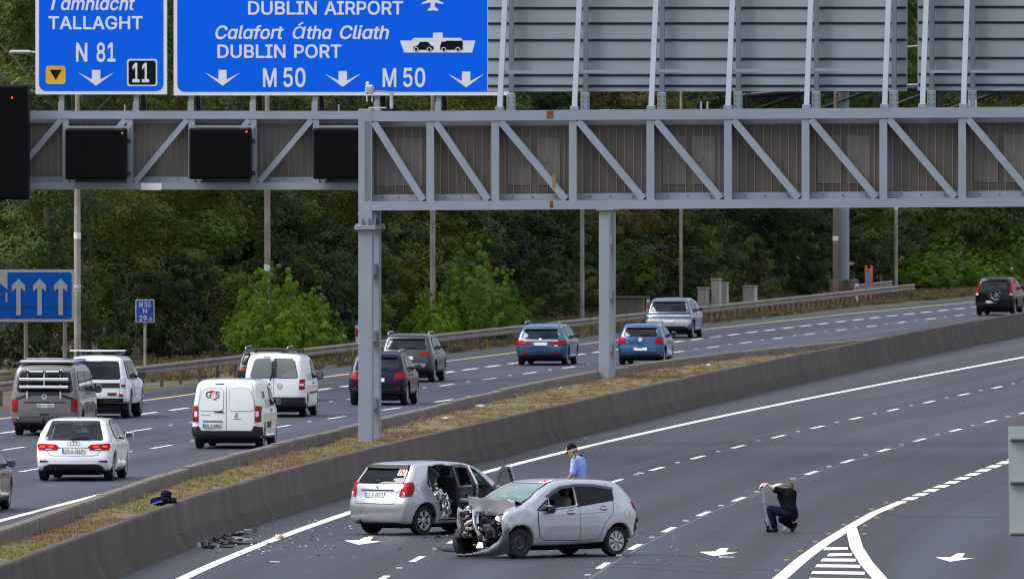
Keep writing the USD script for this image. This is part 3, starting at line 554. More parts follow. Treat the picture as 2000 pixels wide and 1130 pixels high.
def matrix(x0, x1, y0, y1, lab, led, rim=True, v=-.18, dep=.42):
    u0, u1 = g2.u(x0, v - dep), g2.u(x1, v - dep); um = (u0 + u1) / 2; zb, ztp = g2.z(y1, um, v - dep), g2.z(y0, um, v - dep); t = thing("lane_signal", lab, "lane signal", g2.loc, -ALPHA)
    part(t, "housing", rb((um, v - dep / 2, (zb + ztp) / 2), (u1 - u0, dep, ztp - zb), .05), M_MTXF); part(t, "screen", rb((um, v - dep - .004, (zb + ztp) / 2), (u1 - u0 - .12, .02, ztp - zb - .14), .01), M_MTX)
    z = g2.z(led[1], um, v - dep); ul = g2.u(led[0], v - dep); part(t, "red_lamp", rb((ul, v - dep - .018, z), (.052, .02, .052), .008), M_LED)
    if rim:
        part(t, "hood_bar", beam((u0 - .02, v - .1, ztp + .05), (u1 + .14, v - .1, ztp + .05), .3, .07), M_STEEL2); parts(t, "hinge", ([rb((u1 + .06, v - .14, z_), (.12, .1, .14), .02) for z_ in (ztp - .42, zb + .2)]), M_DARK)
        part(t, "side_bar", beam((u1 + .10, v - .04, zb + .05), (u1 + .10, v - .04, ztp), .06, .06, (0, 1, 0)), M_STEEL2)
    parts(t, "bracket", ([beam((u0 + q * (u1 - u0), v + .01, z_), (u0 + q * (u1 - u0), .02, z_), .08, .08) for q in (.2, .8) for z_ in (zb + .2, ztp - .2)]), M_DARK)
matrix(127, 246, 251, 351, "left square black lane signal on the far gantry, red dot at top right", (239, 260))
matrix(369, 489, 250, 350, "middle square black lane signal on the far gantry, red dot at top right", (481.5, 257.5))
matrix(611, 731, 250, 350, "right square black lane signal, partly hidden behind the near gantry column", (724, 258))
matrix(-230, 54, 166, 390, "large black message screen at the left edge of the picture", (24, 191), rim=False, v=-.5, dep=.55)

M_SBLUE = pm("sign_blue", (0.0, 0.120, 0.83), .5, var=.03, scale=.8, spec=.12); M_SWHITE = pm("sign_white", (0.70, 0.73, 0.78), .45, var=.03); M_SBLACK = pm("sign_black", (0.005, 0.005, 0.008), .5, spec=.15); M_SYEL = pm("sign_yellow", (0.72, 0.42, 0.02), .45)
class Board:
    """flat sign face: lays shapes given in photograph pixels onto the board's plane"""
    def __init__(s, fr, prim, v): s.f, s.p, s.v = fr, prim, v
    def pt(s, x, y): u = s.f.u(x, s.v); return np.array([u, s.f.z(y, u, s.v)])
    def poly(s, name, pts, look, lift, r=0.0, parent=None, th=.006):
        pg = Polygon([s.pt(*q) for q in pts]) if not hasattr(pts, "geom_type") else pts
        if r: pg = pg.buffer(-r).buffer(r, quad_segs=6)
        v, f = extr(pg, th); return part(parent or s.p, name, (np.stack([v[:, 0], s.v - lift - v[:, 2], v[:, 1]], 1), f), look)
    def text(s, name, txt, x0, x1, ytop, ybase, look, lift, italic=0.0, bold=True, parent=None):
        m = meshkit.text_mesh(txt, 1.0, .006, bold); v, f = np.array(m.vertices), np.array(m.faces); cap = 1.0
        a, b = s.pt(x0, ybase), s.pt(x1, ytop); v[:, 0] += italic * v[:, 1]; w = v[:, 0].max() - v[:, 0].min()
        X = a[0] + (v[:, 0] - v[:, 0].min()) / w * (b[0] - a[0]); Z = a[1] + v[:, 1] / cap * (b[1] - a[1])
        return part(parent or s.p, name, (np.stack([X, s.v - lift - v[:, 2], Z], 1), f), look)
def rect(x0, y0, x1, y1): return [(x0, y0), (x1, y0), (x1, y1), (x0, y1)]
def down_arrow(b, x0, x1, y0, y1):
    m = (x0 + x1) / 2; w = (x1 - x0); h = y1 - y0
    b.poly("lane_arrow", [(x0, y0 + .16 * h), (m, y1), (x1, y0 + .16 * h), (m + .115 * w, y0 + .60 * h), (m + .115 * w, y0), (m - .115 * w, y0), (m - .115 * w, y0 + .60 * h)], M_SWHITE, .036)
SV = .02
def sign_supports(t, xs, ytop=150):
    for x in xs:
        u = g2.u(x, .2); part(t, "support_post", beam((u, .14, FZ1 - .02), (u, .14, FZ1 + 3.4), .15, .18, (0, 1, 0)), M_STEEL2); part(t, "foot_plate", rb((u, .03, FZ1 + .15), (.2, .04, .3), .01), M_STEEL2)
        part(t, "rear_strut", beam((u + .02, 1.9, FZ1), (u + .02, .45, FZ1 + 3.3), .14, .14, (0, 1, 0)), M_DARK)
s1 = thing("road_sign", "blue motorway sign for Tallaght N 81 with the black 11 box", "road sign", g2.loc, -ALPHA); b1 = Board(g2, s1, SV)
b1.poly("border", rect(69.5, -75, 326.5, 184.5), M_SWHITE, 0, .02, th=.03); b1.poly("blue_face", rect(76.5, -68, 319.5, 178), M_SBLUE, .03, .24)
tx = lambda b, *a, **k: b.text("lettering", *a, M_SWHITE, .036, **k)
tx(b1, "T", 96, 119, -5, 19.5, italic=.2); tx(b1, "ɑmhlɑcht", 119.5, 264, -5, 19.5, italic=.2); tx(b1, "TALLAGHT", 95, 279, 32.7, 57); tx(b1, "N", 149, 171, 85, 120); tx(b1, "81", 189, 226, 84.5, 120, bold=True)
b1.poly("yellow_square", rect(90, 129, 128.5, 164.5), M_SYEL, .036, .09); b1.poly("triangle", [(97.5, 136.5), (120.5, 136.5), (109, 156.5)], M_SBLACK, .043)
down_arrow(b1, 152.5, 224, 137, 167.5); b1.poly("junction_border", rect(248.5, 115.5, 307.5, 168.5), M_SWHITE, .036, .09); b1.poly("junction_box", rect(251.5, 118.5, 304.5, 165.5), M_SBLACK, .043, .07); b1.text("lettering", "11", 259, 292, 124, 160, M_SWHITE, .05)
sign_supports(s1, (121, 267))
s2 = thing("road_sign", "wide blue motorway sign for Dublin Airport and Dublin Port with ferry symbol", "road sign", g2.loc, -ALPHA); b2 = Board(g2, s2, SV)
b2.poly("border", rect(339.5, -75, 998, 186.5), M_SWHITE, 0, .02, th=.03); b2.poly("blue_face", rect(346.5, -68, 991, 179.5), M_SBLUE, .03, .24)
tx(b2, "DUBLIN", 485, 619, 3.4, 28.5); tx(b2, "AIRPORT", 634, 787.5, 3.4, 28.5); tx(b2, "Cɑlɑfort", 421, 554, 51, 76, italic=.2)
tx(b2, "ɑ", 572, 598, 44, 76, italic=.2, bold=False); b2.poly("lettering", [(582, 49), (591, 43.5), (593, 46), (584, 51)], M_SWHITE, .036); tx(b2, "thɑ", 600, 649, 51, 76, italic=.2); tx(b2, "Cliɑth", 664, 760.5, 51, 76, italic=.2)
tx(b2, "DUBLIN", 425, 558, 88, 113); tx(b2, "PORT", 575, 667, 88, 113)
for x in (0, 233.8): tx(b2, "M", 514 + x, 540.5 + x, 134.5, 169.3); tx(b2, "50", 554 + x, 597 + x, 133.5, 169)
for x0, x1, y0 in ((400.5, 470, 137), (634, 705.5, 139), (875.5, 946, 140)): down_arrow(b2, x0, x1, y0, y0 + 31)
b2.poly("ferry_hull", [(781.6, 79.7), (929, 79.7), (922.5, 103), (790, 103)], M_SWHITE, .036); b2.poly("ferry_deck", [(804, 79.9), (808, 74.5), (900, 74.5), (905, 79.9)], M_SWHITE, .036); b2.poly("ferry_funnel", rect(846, 64.3, 865, 74.7), M_SWHITE, .036)
b2.poly("car_symbol", [(807.5, 92), (816, 89), (821, 82), (836, 82), (842, 89), (847, 91), (847, 97.5), (807.5, 97.5)], M_SBLACK, .043)
b2.poly("truck_symbol", [(860, 97.5), (860, 90), (863, 81.5), (871, 81.5), (871, 80), (904, 80), (904, 97.5)], M_SBLACK, .043)
for x in (813, 838.5, 867, 894.5):
    c = Point(b2.pt(x, 96.8)); b2.poly("wheel_symbol", c.buffer(.075), M_SWHITE, .05); b2.poly("wheel_symbol", c.buffer(.05), M_SBLACK, .057)
b2.poly("plane_symbol", [(843, -22), (848.5, -22), (849.5, -2), (866, 6), (866.5, 9), (850, 5.5), (849.5, 14), (856, 19), (856, 22), (846, 20.5), (836, 22), (836, 19), (841.5, 14), (841, 5.5), (824, 9), (824.5, 6), (841.5, -2)], M_SWHITE, .036, .01)
sign_supports(s2, (374, 495, 616, 737, 857, 978))

# ---- lane arrow sign, distance marker sign and the board at the right edge
class Flat(Frame):
    def u(s, x, v=0.0): return (x - 1000) / FPX * (s.D0 + v) - s.X0
    def z(s, y, u=0.0, v=0.0): return CAMZ - (y - YH) / FPX * (s.D0 + v)
f3 = Flat(0, 738); s3 = thing("road_sign", "blue sign with three white upward arrows on two posts at the left edge", "road sign", f3.loc); b3 = Board(f3, s3, 0)
M_SB2 = pm("lane_sign_blue", (0.002, 0.11, 0.58), .5, var=.04, spec=.15); M_SW2 = pm("lane_sign_grey", (0.46, 0.48, 0.50), .5, var=.05)
b3.poly("border", rect(-130, 526, 145.5, 628), M_SW2, 0, .06, th=.03); b3.poly("blue_face", rect(14.5, 531.5, 140, 622.5), M_SB2, .03, .08); b3.poly("blue_face", rect(-125, 531.5, 14.5, 622.5), M_SB2, .03, .02)
b3.poly("white_wedge", [(-20, 531.5), (14.5, 531.5), (14.5, 565), (0, 553), (-20, 540)], M_SW2, .037); b3.poly("panel_seam", rect(-125, 599, 140, 600.2), pm("seam_blue", (0.004, 0.03, 0.12), .6), .037); b3.poly("white_bar", rect(11.2, 571, 14, 590), M_SW2, .04)
for x in (36.2, 77.3, 118.5):
    b3.poly("lane_arrow", [(x, 544), (x + 12.8, 557), (x + 12.8, 569), (x + 4.4, 562), (x + 4.4, 615.5), (x - 4.4, 615.5), (x - 4.4, 562), (x - 12.8, 569), (x - 12.8, 557)], M_SW2, .044)
for x in (-80, 50, 126.5): part(s3, "post", cyl((f3.u(x), .12, 0), (f3.u(x), .12, f3.z(540)), .065, n=12), M_LPOST, smooth=40)
f4 = Flat(283, 722); s4 = thing("marker_sign", "small dark blue distance marker sign reading M50 N 29.5 on a post", "road sign", f4.loc); b4 = Board(f4, s4, 0); M_SB4 = pm("marker_blue", (0.008, 0.05, 0.30), .45)
b4.poly("border", rect(264.5, 584.5, 301.5, 629.5), M_SW2, 0, .03, th=.02); b4.poly("blue_face", rect(266.3, 586.2, 299.8, 627.8), M_SB4, .02, .03)
for txt, x0, x1, y0, y1 in (("M", 272, 279, 589, 599.5), ("50", 282.5, 294, 589, 599.5), ("N", 279, 287, 602.5, 611), ("29.", 271.5, 290.5, 616, 626), ("5", 292, 297, 619.5, 626)): b4.text("lettering", txt, x0, x1, y0, y1, M_SW2, .027)
part(s4, "post", cyl((f4.u(283), .08, 0), (f4.u(283), .08, f4.z(590)), .05, n=12), M_LPOST, smooth=40)
f5 = Frame(1000, 248 + 225000 / 205 * .0 + CAMZ * FPX / 205); f5 = Flat(1000, YH + CAMZ * FPX / 205); s5 = thing("sign_board", "pale grey green back of a near sign cut off by the right edge", "road sign", f5.loc); b5 = Board(f5, s5, 0)
M_B5 = pm("pale_sign_back", (0.36, 0.42, 0.41), .55, var=.05, alt=(.32, .38, .38), altscale=1.5); M_R5 = pm("pale_sign_rail", (0.15, 0.15, 0.13), .6)
b5.poly("panel", [(1969, 832), (2240, 832), (2240, 1046), (1972, 1046)], M_B5, 0, .01, th=.02)
for y in (857, 941, 1041): u0, u1 = f5.u(1973), f5.u(2236); z = f5.z(y); part(s5, "stiffener", cat([rb(((u0 + u1) / 2, -.06, z), (u1 - u0, .06, .035), .006), rb(((u0 + u1) / 2, -.035, z - .02), (u1 - u0, .03, .02), .004)]), M_R5)
for x in (2060, 2180): part(s5, "post", cyl((f5.u(x), .1, 0), (f5.u(x), .1, f5.z(840)), .06, n=12), M_LGREY, smooth=40)

# ---- third gantry, far back under the trees: dark tubular lattice on a thick round post
f6 = Frame(1648, 583); lg = thing("lattice_gantry", "dark tubular lattice gantry far back, thick round grey post on a plinth", "gantry", f6.loc, -.16)
part(lg, "plinth", rb((0, 0, .45), (1.3, 1.2, .95), .03), M_CONC2); part(lg, "round_post", cyl((0, 0, .9), (0, 0, 10.4), .26, n=20), M_STEEL2, smooth=40)
zt_ = [8.9, 9.45, 9.85, 10.1, 10.2, 10.2, 10.1, 10.0]; ub = np.linspace(-11, 11, 8); top = [(u, 0, z) for u, z in zip(ub, zt_)]; bot = [(u, 0, 8.75 if i < 1 else 9.05) for i, u in enumerate(ub)]
M_LAT = pm("lattice_dark", (0.018, 0.019, 0.024), .5, var=.2)
for v in (-.5, .5):
    o = np.array([0, v, 0]); part(lg, "chord", tube(np.array(top) + o, .15), M_LAT, smooth=True); part(lg, "chord", tube(np.array(bot) + o, .10), M_LAT, smooth=True)
    for i in range(7): part(lg, "lattice_tube", tube([np.array(bot[i]) + o, np.array(top[i + 1]) + o], .08, 6), M_LAT, smooth=True); part(lg, "lattice_tube", tube([np.array(top[i + 1]) + o, np.array(bot[i + 1]) + o], .07, 6), M_LAT, smooth=True)
part(lg, "walkway_rail", tube([(-5, -.6, 9.9), (-1, -.6, 10.25), (4, -.6, 10.4)], .035, 6), M_LGREY)
part(lg, "camera_dome", ball((9.2, -.6, 9.75), .22, 2), M_WHITEP, smooth=True)
# ================================================================ TREES AND SHRUBS
def leaves(cent, size, nrm_bias, count, leaf, r, flat=.75):
    """count diamond leaves scattered round each clump centre; slightly folded, facing mostly outward and up"""
    n = len(cent) * count; c = np.repeat(cent, count, 0); sz = np.repeat(size, count); g = r.normal(0, 1, (n, 3)); g /= np.linalg.norm(g, axis=1, keepdims=True); rad = r.random(n) ** .45
    p = c + g * (rad * sz)[:, None] * [1, 1, flat]
    nb = np.repeat(nrm_bias, count, 0) + g * .7 + r.normal(0, .55, (n, 3)) + [0, 0, .45]; nb /= np.linalg.norm(nb, axis=1, keepdims=True)
    t = np.cross(nb, r.normal(0, 1, (n, 3))); t /= np.linalg.norm(t, axis=1, keepdims=True) + 1e-9; b = np.cross(nb, t); l = leaf * r.uniform(.6, 1.35, n)[:, None]
    v = np.stack([p - t * l, p - b * l * .42 + nb * l * .1, p + t * l, p + b * l * .42 + nb * l * .1], 1).reshape(-1, 3); i = np.arange(n) * 4
    return v, np.vstack([np.stack([i, i + 1, i + 2], 1), np.stack([i, i + 2, i + 3], 1)])
def tree_crown(seed, H, R, nc, per, leaf, low=.03, top=.25, csize=(.55, 1.25), lobes=26, lsize=(.26, .46)):
    """a crown of separate leafy lobes round an uneven outline, each lobe a shell of leaf clumps thickest on its upper side"""
    r = np.random.default_rng(seed); t = low + .08 + (.90 - low) * (np.arange(lobes) + r.random(lobes)) / lobes; a = np.arange(lobes) * 2.4 + r.normal(0, .5, lobes)
    prof = np.clip(np.sin(np.pi * np.clip((t + .16) / 1.14, 0, 1)) ** .55, 0, 1) * np.where(t > 1 - top, 1 - .45 * ((t - 1 + top) / top) ** 1.5, 1); rad = R * prof * r.uniform(.35, .82, lobes); L = np.stack([np.cos(a) * rad, np.sin(a) * rad, t * H], 1); lr = R * r.uniform(*lsize, lobes)
    w = lr ** 2; k = r.choice(lobes, nc, p=w / w.sum()); d = r.normal(0, 1, (nc, 3)); d[:, 2] += .35; d[:, :2] += np.stack([np.cos(a[k]), np.sin(a[k])], 1) * .55; d /= np.linalg.norm(d, axis=1, keepdims=True)
    c = L[k] + d * (lr[k] * r.uniform(.62, 1.0, nc))[:, None] * [1, 1, .85]; c[:, 2] = np.maximum(c[:, 2], .15); return leaves(c, r.uniform(*csize, nc) * .62, d * 1.5 + [0, 0, .2], per, leaf, r, .7)
def limbs(seed, H, R):
    r = np.random.default_rng(seed + 99); ms = [tube([(0, 0, -.1), (.1, .05, H * .3), (-.1, .1, H * .6), (0, 0, H * .93)], [.24, .19, .12, .03], 8)]
    for k in range(9):
        a = r.uniform(0, 6.28); z = H * r.uniform(.15, .7); q = R * r.uniform(.5, .85); d = np.array([math.cos(a), math.sin(a), 0]); ms.append(tube([d * .05 + [0, 0, z], d * q * .5 + [0, 0, z + q * .45], d * q + [0, 0, z + q * .75]], [.085, .055, .018], 6))
    return cat(ms)
M_BARK = pm("bark", (0.075, 0.06, 0.045), .9, var=.3, scale=4, stretch=(1, 1, .3), bump=.5)
def _lk(name, cols, k, tr, ns=.25): return leafmat(name, [tuple(k * c for c in q) for q in cols], tr, .65, ns)
LK = [_lk("leaf_olive", [(.020, .030, .004), (.052, .066, .008), (.105, .112, .013), (.19, .175, .022)], 1.95, .18), _lk("leaf_dark", [(.009, .020, .004), (.024, .044, .007), (.048, .078, .010), (.085, .115, .016)], 1.75, .12),
      _lk("leaf_mid", [(.016, .034, .005), (.044, .076, .008), (.085, .125, .012), (.145, .185, .022)], 1.9, .18), _lk("leaf_brown", [(.028, .027, .006), (.064, .055, .009), (.105, .088, .012), (.16, .145, .020)], 1.65, .2),
      _lk("leaf_gold", [(.032, .036, .005), (.076, .078, .007), (.135, .120, .010), (.30, .21, .016)], 1.75, .22), _lk("leaf_deep", [(.006, .012, .003), (.015, .027, .005), (.033, .052, .008), (.060, .085, .012)], 1.45, .1)]
LBRIGHT = [_lk("leaf_bright", [(.055, .105, .008), (.13, .22, .014), (.22, .34, .022), (.27, .40, .035)], 1.6, .35, .9), _lk("leaf_fresh", [(.036, .08, .008), (.085, .165, .013), (.14, .24, .020), (.20, .31, .03)], 1.55, .35, .9)]
KINDS = [("olive green broadleaf tree", 0, 18.5, 4.6), ("dark green broadleaf tree", 1, 19.5, 4.9), ("mid green broadleaf tree", 2, 17.5, 4.4), ("brown tinged thinning tree", 3, 17.0, 4.2), ("yellow flecked tree", 4, 18.0, 4.5), ("deep shadowy green tree", 5, 20.0, 5.0)]
TREEP = np.array([G(*q) for q in ((-330, 757), (-200, 745), (0, 730), (300, 712), (700, 665), (1000, 632), (1300, 600), (1600, 575), (1800, 560), (2000, 553), (2200, 546), (2400, 540))])
TL = np.concatenate([[0], np.cumsum(np.linalg.norm(np.diff(TREEP, axis=0), axis=1))])
def tree_at(s, off):
    p = np.array([np.interp(s, TL, TREEP[:, 0]), np.interp(s, TL, TREEP[:, 1])]); q = np.array([np.interp(s + 3, TL, TREEP[:, 0]), np.interp(s + 3, TL, TREEP[:, 1])]); d = (q - p) / np.linalg.norm(q - p); return p + off * np.array([-d[1], d[0]])
LAND = [(-200, "at the far left behind the arrow sign"), (20, "behind the black message screen"), (151, "at the lamp post right of the arrow sign"), (283, "above the distance marker sign"), (400, "between the marker sign and the left bright shrub"), (525, "behind the left bright green shrub"), (640, "right of the left bright shrub, left of the gantry column"), (760, "just right of the near gantry column"), (845, "behind the small middle bright shrub"),
        (950, "behind the big middle bright shrub"), (1060, "above the blue estate car"), (1137, "at the thin lamp post before the far gantry column"), (1230, "just right of the far gantry column"), (1330, "above the silver blue hatchback"), (1430, "above the roadside cabinets"), (1540, "right of the roadside cabinets"), (1650, "behind the thick round gantry post"), (1750, "at the slim lamp post near the rail end"), (1860, "above the right hand bright bushes"), (1960, "above the black off roader"), (2080, "at the far right edge")]
protos = {}; rt = np.random.default_rng(41); seen = {}
def plant(s, off, kind, row):
    p = tree_at(s, off); px = 1000 + FPX * p[0] / p[1]
    if px < -110 or px > 2110: return
    nm, look, H, R = KINDS[kind]
    where = min(LAND, key=lambda l: abs(l[0] - px))[1]
    if row == 0:
        k = (nm, where); seen[k] = seen.get(k, 0) + 1; n = seen[k]; lab = f"{nm} {where}" + ("" if n == 1 else ", further one" if n == 2 else ", furthest one"); grp = None
        if n > 2: grp = f"{nm}s {where}"
    else: lab, grp = f"{nm} in the back rows {'on the left side' if px < 700 else 'in the middle' if px < 1350 else 'on the right side'}", f"back row {nm}s {'left' if px < 700 else 'middle' if px < 1350 else 'right'}"
    sc = rt.uniform(.88, 1.12); s3 = (sc * rt.uniform(.92, 1.1), sc * rt.uniform(.92, 1.1), sc); rz = rt.uniform(0, 6.28); key = kind
    if key not in protos:
        t = thing("tree", lab, "tree", (p[0], p[1], 0), rz, grp); UsdGeom.Xformable(t).AddScaleOp().Set(Gf.Vec3f(*map(float, s3)))
        part(t, "trunk", limbs(kind, H, R), M_BARK, smooth=True); part(t, "crown", tree_crown(50 + kind, H, R, 520, 90, .088), LK[look]); protos[key] = t
    else: copy_of(protos[key], "tree", lab, "tree", (p[0], p[1], 0), rz, grp, s3)
for row, (off, step, s0) in enumerate(((4.6, 9.0, 2.0), (9.0, 9.0, 5.0), (14.5, 9.5, 1.0), (21, 11.0, 4.0))):
    s = s0
    while s < TL[-1]:
        p = tree_at(s, off); px = 1000 + FPX * p[0] / p[1]
        w = [.30, .22, .22, .05, .16, .05] if px < 450 else [.22, .25, .25, .1, .08, .1] if px < 760 else [.18, .14, .2, .24, .14, .1] if px < 1200 else [.1, .3, .15, .12, .03, .3] if px < 1700 else [.22, .2, .28, .04, .18, .08]
        plant(s, off + rt.normal(0, .8), rt.choice(6, p=w), min(row, 1)); s += step * rt.uniform(.75, 1.25)
# dark undergrowth along the foot of the wood
def bush_mesh(seed, H, R, look, name, lab, loc, proto=[None], n=90, leaf=.09):
    pass
bushp = {}
for i, s in enumerate(np.arange(3, TL[-1], 7.0)):
    p = tree_at(s + rt.normal(0, 1.2), .6 + rt.normal(0, .6)); px = 1000 + FPX * p[0] / p[1]
    if px < -60 or px > 2060: continue
    if px < 340: p = tree_at(s, 1.8)
    k = i % 3; sc = rt.uniform(.7, 1.25); nmb = ("small" if sc < .86 else "middling" if sc < 1.06 else "large") + " " + ("dark green", "deep shadowy", "olive")[i % 3]; lab = f"{nmb} undergrowth bush {min(LAND, key=lambda l: abs(l[0] - px))[1]}"; grp = f"{nmb} undergrowth " + min(LAND, key=lambda l: abs(l[0] - px))[1]
    if k not in bushp:
        t = thing("bush", lab, "bush", (p[0], p[1], 0), rt.uniform(0, 6), grp); part(t, "foliage", tree_crown(80 + k, 3.4, 2.3, 110, 80, .075, low=.04, csize=(.35, .75), lobes=9, lsize=(.4, .6)), [LK[1], LK[5], LK[0]][k]); part(t, "stems", cat([tube([(0, 0, 0), (math.cos(a) * .5, math.sin(a) * .5, 1.2), (math.cos(a) * 1.0, math.sin(a) * 1.0, 2.6)], [.05, .035, .01], 5) for a in (0, 1.3, 2.6, 3.9, 5.1)]), M_BARK); bushp[k] = t
    else: copy_of(bushp[k], "bush", lab, "bush", (p[0], p[1], 0), rt.uniform(0, 6), grp, (sc, sc, sc * rt.uniform(.8, 1.2)))
# bright feathery shrubs
def spray_shrub(seed, H, R, n, per, leaf, look, name, label, loc, rz=0.0):
    r = np.random.default_rng(seed); C, S, NB = [], [], []; stems = []
    for k in range(n):
        a = r.uniform(0, 6.283); q = r.random() ** .5; h = H * (1 - .74 * q ** 1.15) * r.uniform(.62, 1.12); tip = np.array([math.cos(a) * R * q * 1.0, math.sin(a) * R * q * 1.0, h]); base = np.array([math.cos(a) * R * q * .45, math.sin(a) * R * q * .45, .05])
        for f in np.linspace(.12, 1, 9):
            c = base + (tip - base) * f + np.array([math.cos(a), math.sin(a), 0]) * .35 * math.sin(f * 3.0) + r.normal(0, .08, 3); C.append(c); S.append((.33 if f < .7 else .15) * R / 2.2 * r.uniform(.7, 1.2)); NB.append([math.cos(a), math.sin(a), .5])
        if k % 6 == 0: stems.append(tube([base, (base + tip) / 2, tip], [.03, .02, .006], 5))
    t = thing(name, label, "shrub", loc, rz); C = np.array(C); C[:, 2] = np.maximum(C[:, 2], .12); part(t, "foliage", leaves(C, np.array(S), np.array(NB), per, leaf, r, 1.1), look); part(t, "stems", cat(stems), M_BARK); return t
shp = {}
for x, y, H, R, look, lab in ((532, 706, 4.3, 1.65, 0, "tall bright green feathery shrub behind the guardrail left of the gantry column"), (606, 700, 2.7, 1.35, 0, "low right flank of the left bright green shrub, sloping to the rail"), (838, 672, 2.3, 1.1, 0, "small bright green shrub, middle one, right of the near gantry column"), (925, 668, 4.7, 1.6, 1, "big fresh green shrub in the middle, left of the blue estate car"), (975, 655, 3.0, 1.15, 1, "right shoulder of the big middle shrub, low and fresh green"),
                             (1800, 568, 2.6, 1.6, 1, "low bright bush at the right, just past the end of the guardrail"), (1850, 566, 3.2, 2.0, 1, "broad fresh green bush at the right, left of the black off roader"), (1930, 562, 2.3, 1.5, 1, "low green bush right behind the black off roader's roof"), (1985, 556, 3.4, 1.6, 1, "green bush at the right edge above the black off roader")):
    p = G(x, y); kk = (look, H > 3)
    if kk not in shp: shp[kk] = (spray_shrub(x, H, R, 80, 84, .040, LBRIGHT[look], "green_shrub", lab, (p[0], p[1], 0)), H, R)
    else: copy_of(shp[kk][0], "green_shrub", lab, "shrub", (p[0], p[1], 0), x * .37, None, (R / shp[kk][2], R / shp[kk][2], H / shp[kk][1]))
M_VSTRAW = leafmat("verge_straw", [(.12, .085, .04), (.18, .13, .06), (.10, .065, .03), (.22, .165, .085)], 0.2); M_VGREEN = leafmat("verge_green", [(.05, .065, .015), (.09, .095, .02), (.13, .115, .03), (.07, .07, .02)], 0.2)
# dry grass along the verge (uncountable)
Nv = 8000; sv = rng.random(Nv) * (TL[-1] - 30) + 10; ov = rng.uniform(-8.5, .5, Nv); pv = np.array([tree_at(a, b) for a, b in zip(sv, ov)]); ok = (pv[:, 0] < al("yellow", pv[:, 1]) - 2.3) & (1000 + FPX * pv[:, 0] / pv[:, 1] > -40) & (1000 + FPX * pv[:, 0] / pv[:, 1] < 2050); pv = pv[ok]
vg = thing("verge_grass", "dry straw coloured grass along the guardrail and the foot of the trees", "grass", kind="stuff")
tag(instancer("tufts", vg, [(tuft(11, .22, 30, .22, .6), M_VSTRAW), (tuft(12, .17, 30, .22, .7), M_RUST), (tuft(13, .17, 32, .24, .7), M_VGREEN)], np.hstack([pv, np.zeros((len(pv), 1))]), rng.choice(3, len(pv), p=[.42, .26, .32]), rng.uniform(.6, 1.4, len(pv))), kind="stuff")

# the wood goes on behind the lens and along the right verge: far-off mass seen only in reflections
Pw = [(x + rt.normal(0, 3), -60 - rt.uniform(0, 60)) for x in np.arange(-150, 160, 9)] + [(52 + .09 * max(y - 250, 0) + rt.normal(0, 3), y) for y in np.arange(-60, 620, 10)] + [(-52 + rt.normal(0, 3), y) for y in np.arange(-60, 300, 10)]
wd = thing("distant_wood", "continuous wood of dark trees along the motorway outside the picture", "wood", kind="stuff")
tag(instancer("trees", wd, [(tree_crown(60, 17, 5.2, 90, 60, .30), LK[1]), (tree_crown(61, 18, 5.0, 90, 60, .30), LK[0])], np.array([(x, y, 0) for x, y in Pw]), rt.integers(0, 2, len(Pw)), rt.uniform(.8, 1.2, len(Pw))), kind="stuff")
# ================================================================ VEHICLE BUILDER: a body is a signed distance field, meshed, then panes and trims are laid on it
def sdf_poly(P, X, Z):
    d = np.full(X.shape, 1e9); ins = np.zeros(X.shape, bool); n = len(P)
    for i in range(n):
        a, b = P[i], P[(i + 1) % n]; e = b - a; wx, wz = X - a[0], Z - a[1]; t = np.clip((wx * e[0] + wz * e[1]) / max(e @ e, 1e-12), 0, 1)
        d = np.minimum(d, (wx - e[0] * t) ** 2 + (wz - e[1] * t) ** 2)
        c = (a[1] <= Z) != (b[1] <= Z)
        with np.errstate(divide="ignore", invalid="ignore"): xi = a[0] + (Z - a[1]) * e[0] / e[1]
        ins ^= c & (X < xi)
    return np.where(ins, -1, 1) * np.sqrt(d)
def chaikin(P, n=2, r=.25):
    P = np.asarray(P, float)
    for _ in range(n):
        Q = np.roll(P, -1, 0); P = np.stack([P * (1 - r) + Q * r, P * r + Q * (1 - r)], 1).reshape(-1, 2)
    return P
def smax(a, b, k): h = np.maximum(k - np.abs(a - b), 0) / k; return np.maximum(a, b) + h * h * k * .25
